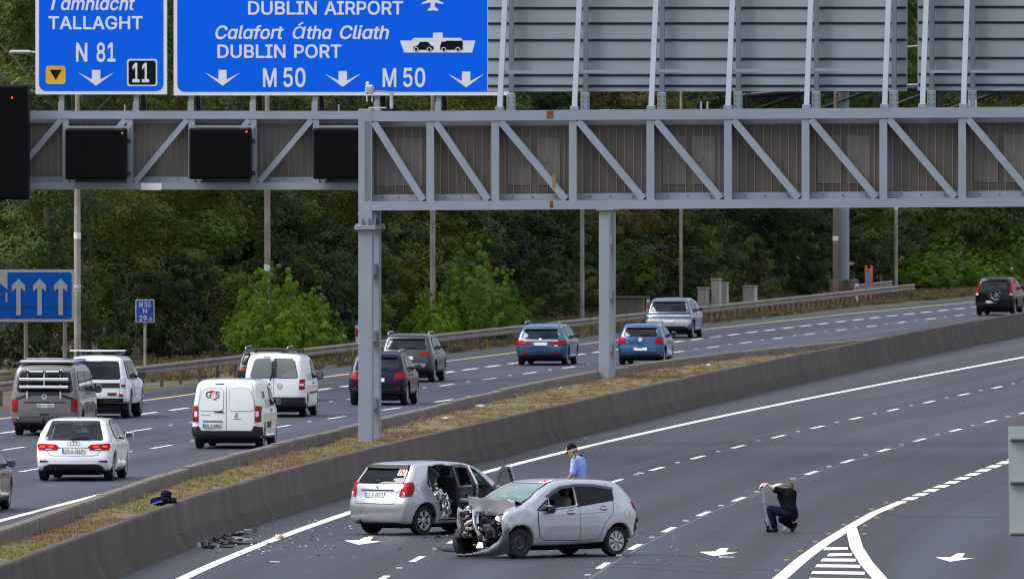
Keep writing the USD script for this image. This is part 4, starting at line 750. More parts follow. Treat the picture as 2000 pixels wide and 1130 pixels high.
def surface_net(S, org, h):
    """dual mesh of the zero level of a grid"""
    ins = S < 0; nx, ny, nz = S.shape; idx = -np.ones((nx - 1, ny - 1, nz - 1), int); acc = np.zeros((nx - 1, ny - 1, nz - 1, 3)); cnt = np.zeros((nx - 1, ny - 1, nz - 1))
    cs = [(a, b, c) for a in (0, 1) for b in (0, 1) for c in (0, 1)]; C = {q: S[q[0]:nx - 1 + q[0], q[1]:ny - 1 + q[1], q[2]:nz - 1 + q[2]] for q in cs}
    for q in cs:
        for k in range(3):
            if q[k] == 0:
                p = list(q); p[k] = 1; p = tuple(p); a, b = C[q], C[p]; m = (a < 0) != (b < 0); t = np.where(m, a / np.where(m, a - b, 1), 0)
                for j in range(3): acc[..., j] += m * ((q[j] + t) if j == k else q[j])
                cnt += m
    act = cnt > 0; idx[act] = np.arange(act.sum()); ii = np.argwhere(act); V = (ii + acc[act] / cnt[act][:, None]) * h + org; F = []
    for k in range(3):
        o = [1, 1, 1]; o[k] = 0; sl = [slice(1, -1)] * 3; sl[k] = slice(0, -1); sl2 = list(sl); sl2[k] = slice(1, None); a, b = ins[tuple(sl)], ins[tuple(sl2)]
        for flip, m in ((False, a & ~b), (True, ~a & b)):
            g = np.argwhere(m); 
            if not len(g): continue
            g = g + np.array(o); u, w = (k + 1) % 3, (k + 2) % 3; e = np.eye(3, dtype=int)
            q = [g - e[u] - e[w], g - e[w], g, g - e[u]]
            q = [idx[tuple(np.clip(x, 0, np.array(idx.shape) - 1).T)] for x in q]; f = np.stack(q, 1); f = f[(f >= 0).all(1)]
            if flip: f = f[:, ::-1]
            F += [f[:, [0, 1, 2]], f[:, [0, 2, 3]]]
    return V, np.vstack(F)
class Grid:
    def __init__(s, S, org, h): s.S, s.o, s.h = S, np.asarray(org, float), h
    def __call__(s, p): return map_coordinates(s.S, ((np.asarray(p) - s.o) / s.h).T, order=1, mode="nearest")
    def grad(s, p):
        e = s.h * .6; g = np.stack([s(p + np.eye(3)[k] * e) - s(p - np.eye(3)[k] * e) for k in range(3)], 1); return g / (np.linalg.norm(g, axis=1, keepdims=True) + 1e-9)
SECT = [(0, .90), (.16, .955), (.30, .985), (.44, 1.0), (.55, .995), (.63, .975), (.66, .95), (.82, .84), (1.0, .70)]   # height (share of roof) -> share of half width
class Car:
    """x from the rear bumper forward, y to the car's left, z up"""
    def __init__(s, name, label, L, W, H, prof, paint, wheels, rr, anchor, head, k=1.0, sect=SECT, plan=(.8, .10, 1.1, .16), bow=(.10, .22), crown=.05, rk=.10, h=.036, cabin=None, arch=.05, flare=.018, group=None, warp=None, mat_in=None, loc=None, sill=.2, category="car"):
        s.L, s.W, s.H, s.wheels, s.rr, s.paint, s.h = L, W, H, wheels, rr, paint, h
        hd = math.atan(head) if not isinstance(head, tuple) else head[0]      # heading: clockwise from straight away
        s.rz = math.pi / 2 - hd; s.k = k
        if loc is None:
            p = G(*anchor); f = np.array([math.sin(hd), math.cos(hd)]) * wheels[0] * k; loc = (p[0] - f[0], p[1] - f[1], .012)
        s.t = thing(name, label, category, loc, s.rz, group)
        if k != 1: UsdGeom.Xformable(s.t).AddScaleOp().Set(Gf.Vec3f(k, k, k))
        P = chaikin(prof, 2); sz, sv = np.array(sect).T
        gx, gy, gz = np.arange(-.14, L + .15, h), np.arange(-W / 2 - .14, W / 2 + .15, h), np.arange(.02, H + .13, h); s.org = np.array([gx[0], gy[0], gz[0]])
        fx, fz = np.arange(-.5, L + .5, .012), np.arange(-.2, H + .4, .012); T = sdf_poly(P, *np.meshgrid(fx, fz, indexing="ij"))
        X, Y, Z = np.meshgrid(gx, gy, gz, indexing="ij"); q = (Y / (W / 2)) ** 2
        XX = X - bow[0] * q * np.clip(1 - X / 1.0, 0, 1) + bow[1] * q * np.clip((X - (L - 1.3)) / 1.3, 0, 1); ZZ = Z + crown * q * np.clip((Z / H - .5) * 2, 0, 1)
        ds = map_coordinates(T, [(XX - fx[0]) / .012, (ZZ - fz[0]) / .012], order=1, mode="nearest")
        s.halfw = lambda x, z: W / 2 * np.interp(np.asarray(z) / H, sz, sv) * (1 - plan[1] * (np.clip(1 - np.asarray(x) / plan[0], 0, 1)) ** 2 - plan[3] * np.clip(1 - (L - np.asarray(x)) / plan[2], 0, 1) ** 2)
        wy = s.halfw(X, Z)
        for xw in wheels: wy = wy + flare * np.exp(-((X - xw) ** 2 + (Z - rr) ** 2) / (rr * 1.45) ** 2)
        S = smax(ds, (np.abs(Y) - wy) * .96, rk)
        S = gaussian_filter(S, .9)
        if warp is not None: S = warp(X, Y, Z, S)
        s.solid = Grid(S.copy(), s.org, h); D = S
        for xw in wheels: D = np.maximum(D, -np.maximum(np.hypot(X - xw, Z - rr) - (rr + arch), (wy - .34) - np.abs(Y)))
        s.XYZ = (X, Y, Z); s.D = D; s.wy = wy
        if cabin:
            x0, x1, zf = cabin; D = np.maximum(D, -np.maximum.reduce([S + .075, zf - Z, x0 - X, X - x1])); s.D = D
    def cut_side(s, poly, side=0, d=.0):
        X, Y, Z = s.XYZ; c = sdf_poly(np.array(poly), X[:, 0, :], Z[:, 0, :])[:, None, :] + d; c = np.broadcast_to(c, X.shape)
        c = np.maximum(c, .22 - np.abs(Y)) if side == 0 else np.maximum(c, .22 - side * Y); s.D = np.maximum(s.D, -c)
    def cut_end(s, poly, x0, x1):
        X, Y, Z = s.XYZ; c = sdf_poly(np.array(poly), Y[0], Z[0])[None]; c = np.maximum(np.broadcast_to(c, X.shape), np.maximum(x0 - X, X - x1)); s.D = np.maximum(s.D, -c)
    def body(s, name="body", label=None):
        V, F = surface_net(s.D, s.org, s.h); g = Grid(s.D, s.org, s.h)
        t = trimesh.Trimesh(V, F, process=False); trimesh.smoothing.filter_taubin(t, lamb=.5, nu=.53, iterations=5); V = np.array(t.vertices)
        s.bodyprim = part(s.t, name, (V, F), s.paint, label, smooth=38); return s.bodyprim
    def hit(s, pts, view, off=0.0):
        """where rays along the view axis meet the solid body, off metres proud of it"""
        pts = np.asarray(pts, float); n = len(pts); m = 90
        if view in ("R", "L"):
            sg = -1 if view == "R" else 1; t = np.linspace(s.W / 2 + .13, .1, m); P = np.stack([np.repeat(pts[:, 0], m), sg * np.tile(t, n), np.repeat(pts[:, 1], m)], 1); ax = 1; val = sg * t
        elif view == "rear": t = np.linspace(-.13, 1.6, m * 2); m *= 2; P = np.stack([np.tile(t, n), np.repeat(pts[:, 0], m), np.repeat(pts[:, 1], m)], 1); ax = 0; val = t
        elif view == "front": t = np.linspace(s.L + .13, s.L - 2.6, m * 2); m *= 2; P = np.stack([np.tile(t, n), np.repeat(pts[:, 0], m), np.repeat(pts[:, 1], m)], 1); ax = 0; val = t
        else: t = np.linspace(s.H + .12, .3, m); P = np.stack([np.repeat(pts[:, 0], m), np.repeat(pts[:, 1], m), np.tile(t, n)], 1); ax = 2; val = t
        d = s.solid(P).reshape(n, m) - off; below = d < 0; i = np.where(below.any(1), below.argmax(1), m - 1); i = np.maximum(i, 1); r = np.arange(n); a, b = d[r, i - 1], d[r, i]; f = np.clip(a / np.where(np.abs(a - b) < 1e-9, 1, a - b), 0, 1); hv = val[i - 1] + (val[i] - val[i - 1]) * f
        out = np.zeros((n, 3))
        if ax == 1: out[:, 0], out[:, 1], out[:, 2] = pts[:, 0], hv, pts[:, 1]
        elif ax == 0: out[:, 0], out[:, 1], out[:, 2] = hv, pts[:, 0], pts[:, 1]
        else: out[:, 0], out[:, 1], out[:, 2] = pts[:, 0], pts[:, 1], hv
        return out
    def shell(s, view, poly, off=.004, th=.012, edge=.12, r=0.0, inner=None):
        """a curved sheet with a rim, hugging the body: poly in (x, z) for sides, (y, z) for ends, (x, y) for the top"""
        pg = poly if hasattr(poly, "geom_type") else Polygon(poly)
        if r: pg = pg.buffer(-r).buffer(r, quad_segs=5)
        V, F, n0 = [], [], 0
        for g in getattr(pg, "geoms", [pg]):
            if g.area < 1e-6: continue
            v, f = trimesh.creation.triangulate_polygon(g, engine="earcut"); v3, f = trimesh.remesh.subdivide_to_size(np.hstack([v, np.zeros((len(v), 1))]), f, edge, max_iter=12); t = trimesh.Trimesh(v3, f); t.merge_vertices(); v, f = np.array(t.vertices)[:, :2], np.array(t.faces)
            top = s.hit(v, view, off); ax = {"R": (0, 1, 0), "L": (0, -1, 0), "rear": (1, 0, 0), "front": (-1, 0, 0), "top": (0, 0, -1)}[view]; bot = top + np.array(ax) * th
            e1, e2 = top[f[0, 1]] - top[f[0, 0]], top[f[0, 2]] - top[f[0, 0]]
            if np.cross(e1, e2) @ np.array(ax) > 0: f = f[:, ::-1]
            e = np.sort(np.vstack([f[:, [0, 1]], f[:, [1, 2]], f[:, [2, 0]]]), 1); de = np.vstack([f[:, [0, 1]], f[:, [1, 2]], f[:, [2, 0]]]); u, inv, c = np.unique(e, axis=0, return_inverse=True, return_counts=True); be = de[c[inv.ravel()] == 1]; n = len(top)
            V += [top, bot]; F += [f + n0, f[:, ::-1] + n + n0, np.stack([be[:, 1], be[:, 0], be[:, 0] + n], 1) + n0, np.stack([be[:, 1], be[:, 0] + n, be[:, 1] + n], 1) + n0]; n0 += 2 * n
        return np.vstack(V), np.vstack(F)
    def panel(s, name, view, poly, look, off=.004, th=.012, r=0.0, edge=.12, label=None, parent=None): return part(parent or s.t, name, s.shell(view, poly, off, th, edge, r), look, label, smooth=40)
    def seam(s, name, view, pts, w=.011, look=None, off=.0015, parent=None): return part(parent or s.t, name, s.shell(view, LineString(pts).buffer(w / 2, cap_style=2), off, .006, .1), look or M_SEAM, smooth=40)
    def glass(s, name, view, poly, look=None, frit=.035, r=.03, parent=None):
        pg = Polygon(poly).buffer(-r).buffer(r, quad_segs=5); p = s.panel(name, view, pg, look or M_GLASS, .012, .005, parent=parent); s.panel("seal", view, pg.buffer(.012).difference(pg.buffer(-frit)), M_RUBBER, .006, .016, parent=p); return p
    def wheel(s, x, side, style="alloy", name="wheel", r=None, w=.205, spokes=5, look=None, y=None):
        r = r or s.rr; yo = (s.halfw(x, r) - .03 if y is None else y) * side; A = side
        prof = [(r * .66, -w * .5), (r * .80, -w * .52), (r * .955, -w * .42), (r, -w * .27), (r, w * .27), (r * .955, w * .42), (r * .80, w * .52), (r * .66, w * .46), (r * .64, 0), (r * .66, -w * .5)]
        t = lathe(prof, 36); t = xf(t, None, (x, yo - A * w * .45, r)); wp = part(s.t, name, t, M_TYRE, smooth=40); o = np.array([x, yo - A * w * .45 + A * w * .38, r])
        ri = r * .655; rim = [lathe([(ri, -.02), (ri, .02), (ri * .9, .012), (ri * .88, -.03), (ri, -.02)], 36)]
        if style == "alloy":
            for q in range(spokes):
                a = q * 2 * math.pi / spokes
                for da in (-.17, .17): rim.append(beam((math.cos(a + da * .35) * ri * .16, 0, math.sin(a + da * .35) * ri * .16), (math.cos(a + da) * ri * .93, -.004, math.sin(a + da) * ri * .93), r * .10, .022, (0, 1, 0)))
            rim.append(lathe([(0.001, .016), (ri * .2, .012), (ri * .24, -.02)], 20))
        elif style == "cover":
            hub = lathe([(0.001, .03), (ri * .22, .026), (ri * .30, .014), (ri * .33, -.01)], 24); rim.append(hub)
            for q in range(spokes):
                a = q * 2 * math.pi / spokes; pg = Polygon([(ri * .28 * math.cos(a - .25), ri * .28 * math.sin(a - .25)), (ri * .92 * math.cos(a - .30), ri * .92 * math.sin(a - .30)), (ri * .93 * math.cos(a), ri * .93 * math.sin(a)), (ri * .92 * math.cos(a + .30), ri * .92 * math.sin(a + .30)), (ri * .28 * math.cos(a + .25), ri * .28 * math.sin(a + .25))])
                pg = pg.difference(LineString([(ri * .45 * math.cos(a), ri * .45 * math.sin(a)), (ri * .84 * math.cos(a), ri * .84 * math.sin(a))]).buffer(ri * .032)) if spokes == 6 else pg
                v, f = extr(pg, .014); rim.append((np.stack([v[:, 0], .004 + v[:, 2], v[:, 1]], 1), f[:, ::-1]))
        else:
            rim.append(lathe([(0.001, .02), (ri * .25, .02), (ri * .3, -.005), (ri * .62, .012), (ri * .92, -.02)], 30))
            for q in range(10): a = q * .6283; rim.append(cyl((math.cos(a) * ri * .72, .004, math.sin(a) * ri * .72), (math.cos(a) * ri * .72, .010, math.sin(a) * ri * .72), ri * .07, n=8))
        R = cat(rim); R = (R[0] * [1, A, 1], R[1] if A > 0 else R[1][:, ::-1]); part(wp, "rim", xf(R, None, o), look or M_RIM, smooth=35)
        part(wp, "brake_disc", xf(lathe([(.001, -.045), (ri * .97, -.045), (ri * .97, -.06), (.001, -.06)], 24), np.diag([1, A, 1]), o, A < 0), M_UNDER); return wp
    def wheels4(s, style="alloy", **k):
        for x in s.wheels:
            for sd in (-1, 1): s.wheel(x, sd, style, **k)
    def plate(s, yc, zc, text, w=.50, hh=.108, off=.012, tilt=None, view="rear"):
        c = s.hit([(yc, zc)], view, off)[0]; a, b = s.hit([(yc, zc - .05)], view, off)[0], s.hit([(yc, zc + .05)], view, off)[0]; th = math.atan2(b[0] - a[0], .10); M = roty(th); T = c - np.array([.0, 0, 0])
        pl = part(s.t, "number_plate", xf(rb((0, 0, 0), (.014, w, hh), .006), M, T), M_PLATE); part(pl, "blue_band", xf(bx((-.009, w / 2 - .026, 0), (.005, .044, hh - .012)), M, T), M_EUB)
        if text:
            m = meshkit.text_mesh(text, hh * .62, .003, True); v = np.array(m.vertices); tw = w - .085; v[:, 0] = (v[:, 0] - v[:, 0].min()) / (v[:, 0].max() - v[:, 0].min()) * tw
            part(pl, "plate_text", xf((np.stack([-.009 - v[:, 2], w / 2 - .062 - v[:, 0], v[:, 1] - hh * .31], 1), m.faces), M, T), M_PTXT)
        return pl
    def mirror(s, x, z, side=-1, look=None, size=(.11, .2, .15)):
        y = s.halfw(x, z) * side; c = (x, y + side * (size[1] * .55 + .04), z); m = part(s.t, "door_mirror", cat([rb(c, size, .045), beam((x + .02, y - side * .03, z - .03), (x, y + side * .10, z - .03), .05, .05)]), look or s.paint, smooth=50)
        part(m, "mirror_glass", rb((x - size[0] * .5 - .002, c[1], z), (.008, size[1] * .78, size[2] * .72), .003), M_MIRROR); return m
    def text(s, name, txt, yc, zc, height, width, look, off=.006, view="rear", parent=None):
        m = meshkit.text_mesh(txt, height, .003, True); v = np.array(m.vertices); v[:, 0] = ((v[:, 0] - v[:, 0].min()) / (v[:, 0].max() - v[:, 0].min()) - .5) * width
        if view == "rear": p = s.hit(np.stack([yc - v[:, 0], zc + v[:, 1] - height / 2], 1), "rear", off); p[:, 0] -= v[:, 2]
        else: p = s.hit(np.stack([yc + v[:, 0], zc + v[:, 1] - height / 2], 1), "R", off); p[:, 1] -= v[:, 2]
        return part(parent or s.t, name, (p, m.faces), look)
    def seats(s, x, n=2, z=.3, back=.62, look=None, name="seat", rec=.18):
        for q in range(n):
            y = (-.36, .36)[q] if n == 2 else 0; w = .5 if n == 2 else 1.2
            P = [rb((x + .25, y, z + .12), (.52, w, .2), .05)]; v, f = rb((0, 0, back / 2), (.15, w * .94, back), .06); P.append((v @ roty(-rec).T + [x, y, z + .18], f)); 
            for hy in ((0,) if n == 2 else (-.4, .4)): v, f = rb((0, 0, back + .11), (.11, .25, .19), .05); P.append((v @ roty(-rec).T + [x, y + hy, z + .18], f))
            part(s.t, name, cat(P), look or M_SEAT, smooth=50)
    def interior(s, xf_, xr_, zs=.32, dash=None, look=None):
        s.seats(xf_, 2, zs, look=look, name="front_seat"); 
        if xr_ is not None: s.seats(xr_, 1, zs + .03, back=.56, look=look, name="rear_seat")
        if dash: part(s.t, "dashboard", rb((dash, 0, zs + .42), (.45, s.W * .78, .34), .08), M_INT, smooth=50); part(s.t, "steering_wheel", xf(lathe([(.17, -.014), (.19, 0), (.17, .014), (.155, 0), (.17, -.014)], 20, "y"), rotz(math.pi / 2) @ rotx(0), (dash - .33, -.36, zs + .50)), M_INT, smooth=True)
def paintm(name, base, metal=.0, rough=.3, coat=1.0, spec=.5): return pm(name, base, rough, metal=metal, var=.03, scale=1.5, coat=coat, spec=spec, coatr=.08, rvar=.04)
M_SEAM = pm("panel_gap", (.02, .02, .022), .7); M_GLASS = pane("tinted_glass", (.40, .44, .45)); M_GLASSD = pane("privacy_glass", (.16, .165, .175)); M_GLASSC = pane("clear_glass", (.84, .88, .87)); M_RUBBER = pm("rubber_seal", (.012, .012, .013), .5, spec=.3)
M_TYRE = pm("tyre_rubber", (.018, .018, .019), .8, var=.2, scale=6, spec=.3); M_RIM = pm("alloy_rim", (.45, .46, .48), .35, metal=.7, var=.08); M_RIMD = pm("dark_rim", (.05, .05, .055), .4, metal=.5); M_UNDER = pm("underbody_black", (.010, .010, .011), .8, var=.3, spec=.2)
M_PLATE = pm("number_plate_white", (.72, .73, .70), .4, var=.03); M_EUB = pm("plate_blue", (.03, .12, .55), .4); M_PTXT = pm("plate_black", (.015, .015, .015), .5); M_MIRROR = pm("mirror_silver", (.20, .22, .23), .08, metal=1.0, var=.0); M_SEAT = pm("seat_fabric", (.018, .018, .02), .85, var=.2); M_INT = pm("cabin_plastic", (.02, .02, .022), .6)
M_TRIM = pm("black_trim", (.016, .016, .018), .55, var=.15, spec=.35); M_TAIL = pm("tail_light_red", (.30, .004, .006), .4, var=.25, scale=12, coat=.08, spec=.2); M_TAILD = pm("tail_light_dark", (.07, .003, .004), .25, coat=.6); M_REV = pm("tail_light_clear", (.62, .60, .60), .2, coat=1); M_CHROME = pm("bright_chrome", (.75, .76, .78), .12, metal=1.0, var=.02); M_GREYTXT = pm("badge_grey", (.22, .22, .23), .4)
M_LIT = pm("brake_lamp_lit", (1.0, .03, .02), .3, emit=.9)
def rear_glass(zb, zt, wb, wt): return [(-wb / 2, zb), (wb / 2, zb), (wt / 2, zt), (-wt / 2, zt)]
def sym(pts): return [pts, [(-y, z) for y, z in pts]]

def dusty(name, tint, dirt, fac):
    if name in _mats: return _mats[name]
    _mats[name] = usdkit.material(stage, "/World/Looks/" + name, {"t": ("transparent_bsdf", {"color": tint}), "d": ("principled_bsdf", {"base_color": dirt, "roughness": .25}), "m": ("mix_closure", {"fac": fac}), "gl": ("glossy_bsdf", {"color": (.9, .93, .95), "roughness": .05}), "lw": ("layer_weight", {"blend": 0.5}), "pw": ("math", {"math_type": "power", "value2": 5.0}), "fr": ("math", {"math_type": "multiply_add", "value2": 0.93, "value3": 0.045, "use_clamp": True}), "m2": ("mix_closure", {})},
        [("t.BSDF", "m.closure1"), ("d.BSDF", "m.closure2"), ("lw.facing", "pw.value1"), ("pw.value", "fr.value1"), ("fr.value", "m2.fac"), ("m.closure", "m2.closure1"), ("gl.BSDF", "m2.closure2")], surface="m2.closure"); return _mats[name]
# ================================================================ TRAFFIC
W_WHITE = paintm("white_paint", (.72, .74, .77)); W_GREYB = paintm("bronze_grey_paint", (.155, .145, .14), .35, .35); W_NAVY = paintm("navy_paint", (.004, .006, .019), .1, .25, .35, .15); W_GUN = paintm("gunmetal_paint", (.045, .048, .06), .35, .32, .6, .4); W_BLUE = paintm("steel_blue_paint", (.012, .068, .140), .35, .32); W_BLUE2 = paintm("bright_blue_paint", (.005, .066, .175), .35, .3); W_ICE = paintm("ice_blue_paint", (.070, .115, .170), .4, .3); W_BLACK = paintm("black_paint", (.004, .004, .005), .0, .22, .35, .15); W_SILVER = paintm("silver_paint", (.53, .545, .575), .75, .27); W_GREYC = paintm("mid_grey_paint", (.05, .053, .062), .3, .3, .8, .4)
def hatch_profile(L, H, belt=.66, tail=.10, nose=.62, hood=.92, bonnet=1.0, glass_top=.55, wind=1.55, zlow=.20, rb_=.52, spoiler=.03):
    """side outline from the rear bumper foot, up the tailgate, over the roof, down the nose"""
    return [(.20, zlow), (.03, zlow + .10), (.0, zlow + .20), (.0, rb_), (tail * .5, rb_ + .12), (tail, H * belt), (glass_top * .55, H * (belt + .14)), (glass_top, H - .05), (glass_top + .22, H - .012), (L * .45, H), (L - wind - .75, H - .05), (L - wind, H * .90), (L - bonnet - .1, H * .64 + .03), (L - .42, H * .60), (L - .10, nose + .05), (L, nose - .15), (L - .02, zlow + .16), (L - .16, zlow), (L * .5, zlow - .015)]
def common(c, front=None):
    x1 = front or c.L - .25; part(c.t, "underbody", rb(((.25 + x1) / 2, 0, .275), (x1 - .25, c.W - .50, .27), .05), M_UNDER); part(c.t, "exhaust", cyl((.06, .42, .27), (.5, .42, .27), .035, n=10), M_UNDER)

# ---- white hatchback, nearest on the left
c = Car("hatchback", "white five door hatchback with lit brake lights, nearest car left of the median", 4.31, 1.785, 1.43, hatch_profile(4.31, 1.43, belt=.645, tail=.13, glass_top=.62), W_WHITE, (.78, 3.40), .325, (149.8, 938.5), .083, 1.037, cabin=(.35, 3.1, .36), bow=(.13, .25))
rg = rear_glass(.94, 1.345, 1.32, 1.06); M_GLA = pane("pale_tinted_glass", (.66, .70, .72)); sgp = [(1.02, .96), (2.0, .935), (3.02, .90), (2.62, 1.22), (2.2, 1.345), (1.5, 1.345), (1.12, 1.26)]
c.cut_end(Polygon(rg).buffer(-.012).exterior.coords[:-1], -.2, 1.3); c.cut_side(Polygon(sgp).buffer(-.012).exterior.coords[:-1]); c.cut_end([(-.60, .95), (.60, .95), (.50, 1.30), (-.50, 1.30)], 2.5, 3.6); c.body(); common(c)
c.glass("rear_window", "rear", rg, M_GLA); c.panel("roof_spoiler", "rear", [(-.56, 1.30), (.56, 1.30), (.53, 1.35), (-.53, 1.35)], M_TRIM, .012, .02)
for v in "RL":
    for q in ([(1.06, .97), (1.95, .945), (1.95, 1.335), (1.5, 1.335), (1.14, 1.25)], [(2.02, .94), (2.96, .91), (2.6, 1.20), (2.2, 1.335), (2.02, 1.335)]): c.glass("side_window", v, q, M_GLA, frit=.02)
    c.seam("door_gap", v, [(1.98, .24), (1.98, .93)]); c.seam("door_gap", v, [(3.0, .3), (3.02, .88)]); c.seam("door_gap", v, [(1.2, .56), (1.16, .94)]); c.seam("sill_line", v, [(1.25, .27), (3.0, .27)], .03)
    for x in (1.30, 2.2): c.panel("door_handle", v, sbox(x, .80, x + .18, .835), W_WHITE, .03, .03, r=.01)
    c.seam("shoulder_line", v, [(.35, .80), (3.3, .775)], .008, M_GREYTXT)
c.glass("windscreen", "front", [(-.62, .95), (.62, .95), (.50, 1.31), (-.50, 1.31)], M_GLASSC)
for p in sym([(.375, .705), (.80, .70), (.84, .79), (.80, .855), (.40, .83), (.33, .775)]):
    tl = c.panel("tail_light", "rear", p, M_TAIL, .012, .03, r=.015); sg = 1 if p[0][0] > 0 else -1
    c.panel("lit_element", "rear", sbox(*sorted((sg * .45, sg * .58)), .765, .805) if False else sbox(min(sg * .45, sg * .57), .765, max(sg * .45, sg * .57), .805), M_LIT, .016, .01, parent=tl); c.panel("lit_element", "rear", sbox(min(sg * .66, sg * .77), .765, max(sg * .66, sg * .77), .81), M_LIT, .016, .01, parent=tl); c.panel("reverse_strip", "rear", sbox(min(sg * .5, sg * .63), .717, max(sg * .5, sg * .63), .735), M_REV, .016, .01, parent=tl)
c.seam("boot_gap", "rear", [(-.60, .70), (-.55, .60), (-.46, .575), (.46, .575), (.55, .60), (.60, .70)]); c.panel("boot_lip", "rear", [(-.35, .745), (.35, .745), (.33, .762), (-.33, .762)], M_GREYTXT, .006, .015)
c.panel("diffuser", "rear", [(-.74, .20), (.74, .20), (.66, .34), (.56, .385), (-.56, .385), (-.66, .34)], M_TRIM, .012, .03, r=.02); c.panel("diffuser_strip", "rear", [(-.56, .375), (.56, .375), (.53, .395), (-.53, .395)], M_CHROME, .018, .02)
for p in sym([(.57, .44), (.78, .42), (.76, .475), (.60, .47)]): c.panel("reflector", "rear", p, M_TAILD, .008, .012)
c.plate(0.0, .685, "171-D-25139", .52, .11)
for y in (-.105, -.035, .035, .105): 
    a = np.arange(0, 6.5, .35); c.seam("ring_badge", "rear", np.stack([y + .045 * np.cos(a), .852 + .042 * np.sin(a)], 1), .011, M_GREYTXT, .004)
part(c.t, "rear_wiper", cat([beam((.145, .0, .965), (.155, -.35, .985), .02, .03), rb((.13, .02, .96), (.04, .10, .05), .01)]), M_TRIM); part(c.t, "roof_aerial", hull([(.95, 0, 1.41), (1.1, .02, 1.42), (1.1, -.02, 1.42), (.93, 0, 1.475)]), M_TRIM); part(c.t, "exhaust_tip", cat([cyl((.03, y, .30), (.25, y, .30), .035, n=12) for y in (.50, .40)]), M_UNDER, kind="stuff")
c.wheels4(); c.mirror(2.83, .985, -1); c.mirror(2.83, .985, 1); c.interior(2.1, 1.15, dash=2.75)

# ---- grey camper van with a bike rack
VAN_S = [(0, .93), (.12, .97), (.28, 1.0), (.48, .995), (.56, .975), (.72, .93), (.90, .87), (1.0, .80)]
c = Car("camper_van", "bronze grey camper van with an empty white bike rack on its tailgate", 4.90, 1.904, 1.98, [(.2, .24), (.04, .34), (0, .45), (.0, .68), (.05, 1.0), (.13, 1.35), (.27, 1.84), (.40, 1.94), (.7, 1.98), (3.1, 1.97), (3.55, 1.86), (4.2, 1.30), (4.75, 1.12), (4.88, .95), (4.9, .5), (4.8, .26), (2.5, .22)], W_GREYB, (1.02, 4.02), .335, (95, 849.5), .092, 0.985, sect=VAN_S, plan=(.4, .05, 1.0, .14), bow=(.07, .18), rk=.12, cabin=(.25, 4.0, .5), category="van")
rg = rear_glass(1.20, 1.72, 1.52, 1.34); c.cut_end(Polygon(rg).buffer(-.012).exterior.coords[:-1], -.2, 1.0); c.body(); common(c); c.glass("rear_window", "rear", rg, M_GLASSD, r=.06)
for v in "RL":
    for q in ([(.45, 1.22), (1.95, 1.20), (1.93, 1.72), (.55, 1.73)], [(2.02, 1.20), (3.2, 1.18), (3.16, 1.70), (2.02, 1.72)], [(3.3, 1.16), (4.0, 1.14), (3.55, 1.62), (3.3, 1.68)]): c.glass("side_window", v, q, M_GLASSD, frit=.02)
    for x in (2.0, 3.25): c.seam("door_gap", v, [(x, .35), (x, 1.15)])
    c.seam("waist_crease", v, [(.3, .97), (4.3, .94)], .02, M_GREYTXT); c.panel("two_tone_side", v, [(.32, 1.0), (4.2, .97), (4.1, 1.10), (.32, 1.17)], paintm("dark_bronze_paint", (.10, .10, .105), .3), .004, .01); c.seam("sill_chrome", v, [(1.5, .40), (3.6, .40)], .025, M_CHROME)
    c.panel("side_lettering", v, [(2.35, .80), (2.9, .80), (2.9, .87), (2.35, .87)], M_GREYTXT, .006, .006)
c.glass("windscreen", "front", [(-.75, 1.3), (.75, 1.3), (.66, 1.8), (-.66, 1.8)], M_GLASSD)
c.panel("tailgate_garnish", "rear", [(-.80, .985), (-.72, .985), (-.36, 1.105), (.36, 1.105), (.72, .985), (.80, .985), (.82, 1.03), (.70, 1.05), (.40, 1.16), (-.40, 1.16), (-.70, 1.05), (-.82, 1.03)], M_TRIM, .008, .02); c.seam("boot_gap", "rear", [(-.74, .66), (-.74, .98)]); c.seam("boot_gap", "rear", [(.74, .66), (.74, .98)]); c.seam("boot_gap", "rear", [(-.76, .50), (.76, .50)], .02)
for p in sym([(.745, .66), (.90, .66), (.91, .99), (.80, .99), (.745, .96)]): tl = c.panel("tail_light", "rear", p, M_TAIL, .014, .03); sg = 1 if p[0][0] > 0 else -1; c.panel("dark_lens", "rear", sbox(min(sg * .76, sg * .89), .68, max(sg * .76, sg * .89), .76), M_TAILD, .018, .01, parent=tl)
for p in sym([(.72, .435), (.90, .435), (.90, .46), (.72, .46)]): c.panel("reflector", "rear", p, M_TAIL, .012, .012); 
for p in sym([(.70, .47), (.90, .47), (.90, .52), (.70, .52)]): c.panel("bumper_glint", "rear", p, M_CHROME, .006, .012)
c.panel("bumper_lower", "rear", sbox(-.86, .26, .86, .36), M_TRIM, .01, .02); c.panel("number_plate_recess", "rear", [(-.52, .91), (.52, .91), (.40, .72), (-.40, .72)], W_GREYB, .008, .015, r=.02); c.panel("recess_lip", "rear", [(-.58, .925), (.58, .925), (.56, .90), (-.56, .90)], M_TRIM, .02, .02); c.plate(-.02, .815, "232-D-10563", .52, .112, .016)
a = np.arange(0, 6.6, .3); c.seam("round_badge", "rear", np.stack([.07 * np.cos(a), 1.06 + .07 * np.sin(a)], 1), .014, M_CHROME, .014); c.seam("badge_letters", "rear", [(-.05, 1.10), (-.02, 1.01), (0, 1.06), (.02, 1.01), (.05, 1.10)], .012, M_CHROME, .014)
c.panel("tailgate_grip", "rear", sbox(-.13, .555, .13, .60), M_TRIM, .006, .015, r=.015); c.text("tailgate_badge", "california", .55, .985 - .0, .045, .20, M_CHROME) if False else None
part(c.t, "tow_bar", cat([rb((-.12, 0, .33), (.2, .12, .1), .02), cyl((-.2, 0, .34), (-.2, 0, .48), .03)]), M_UNDER)
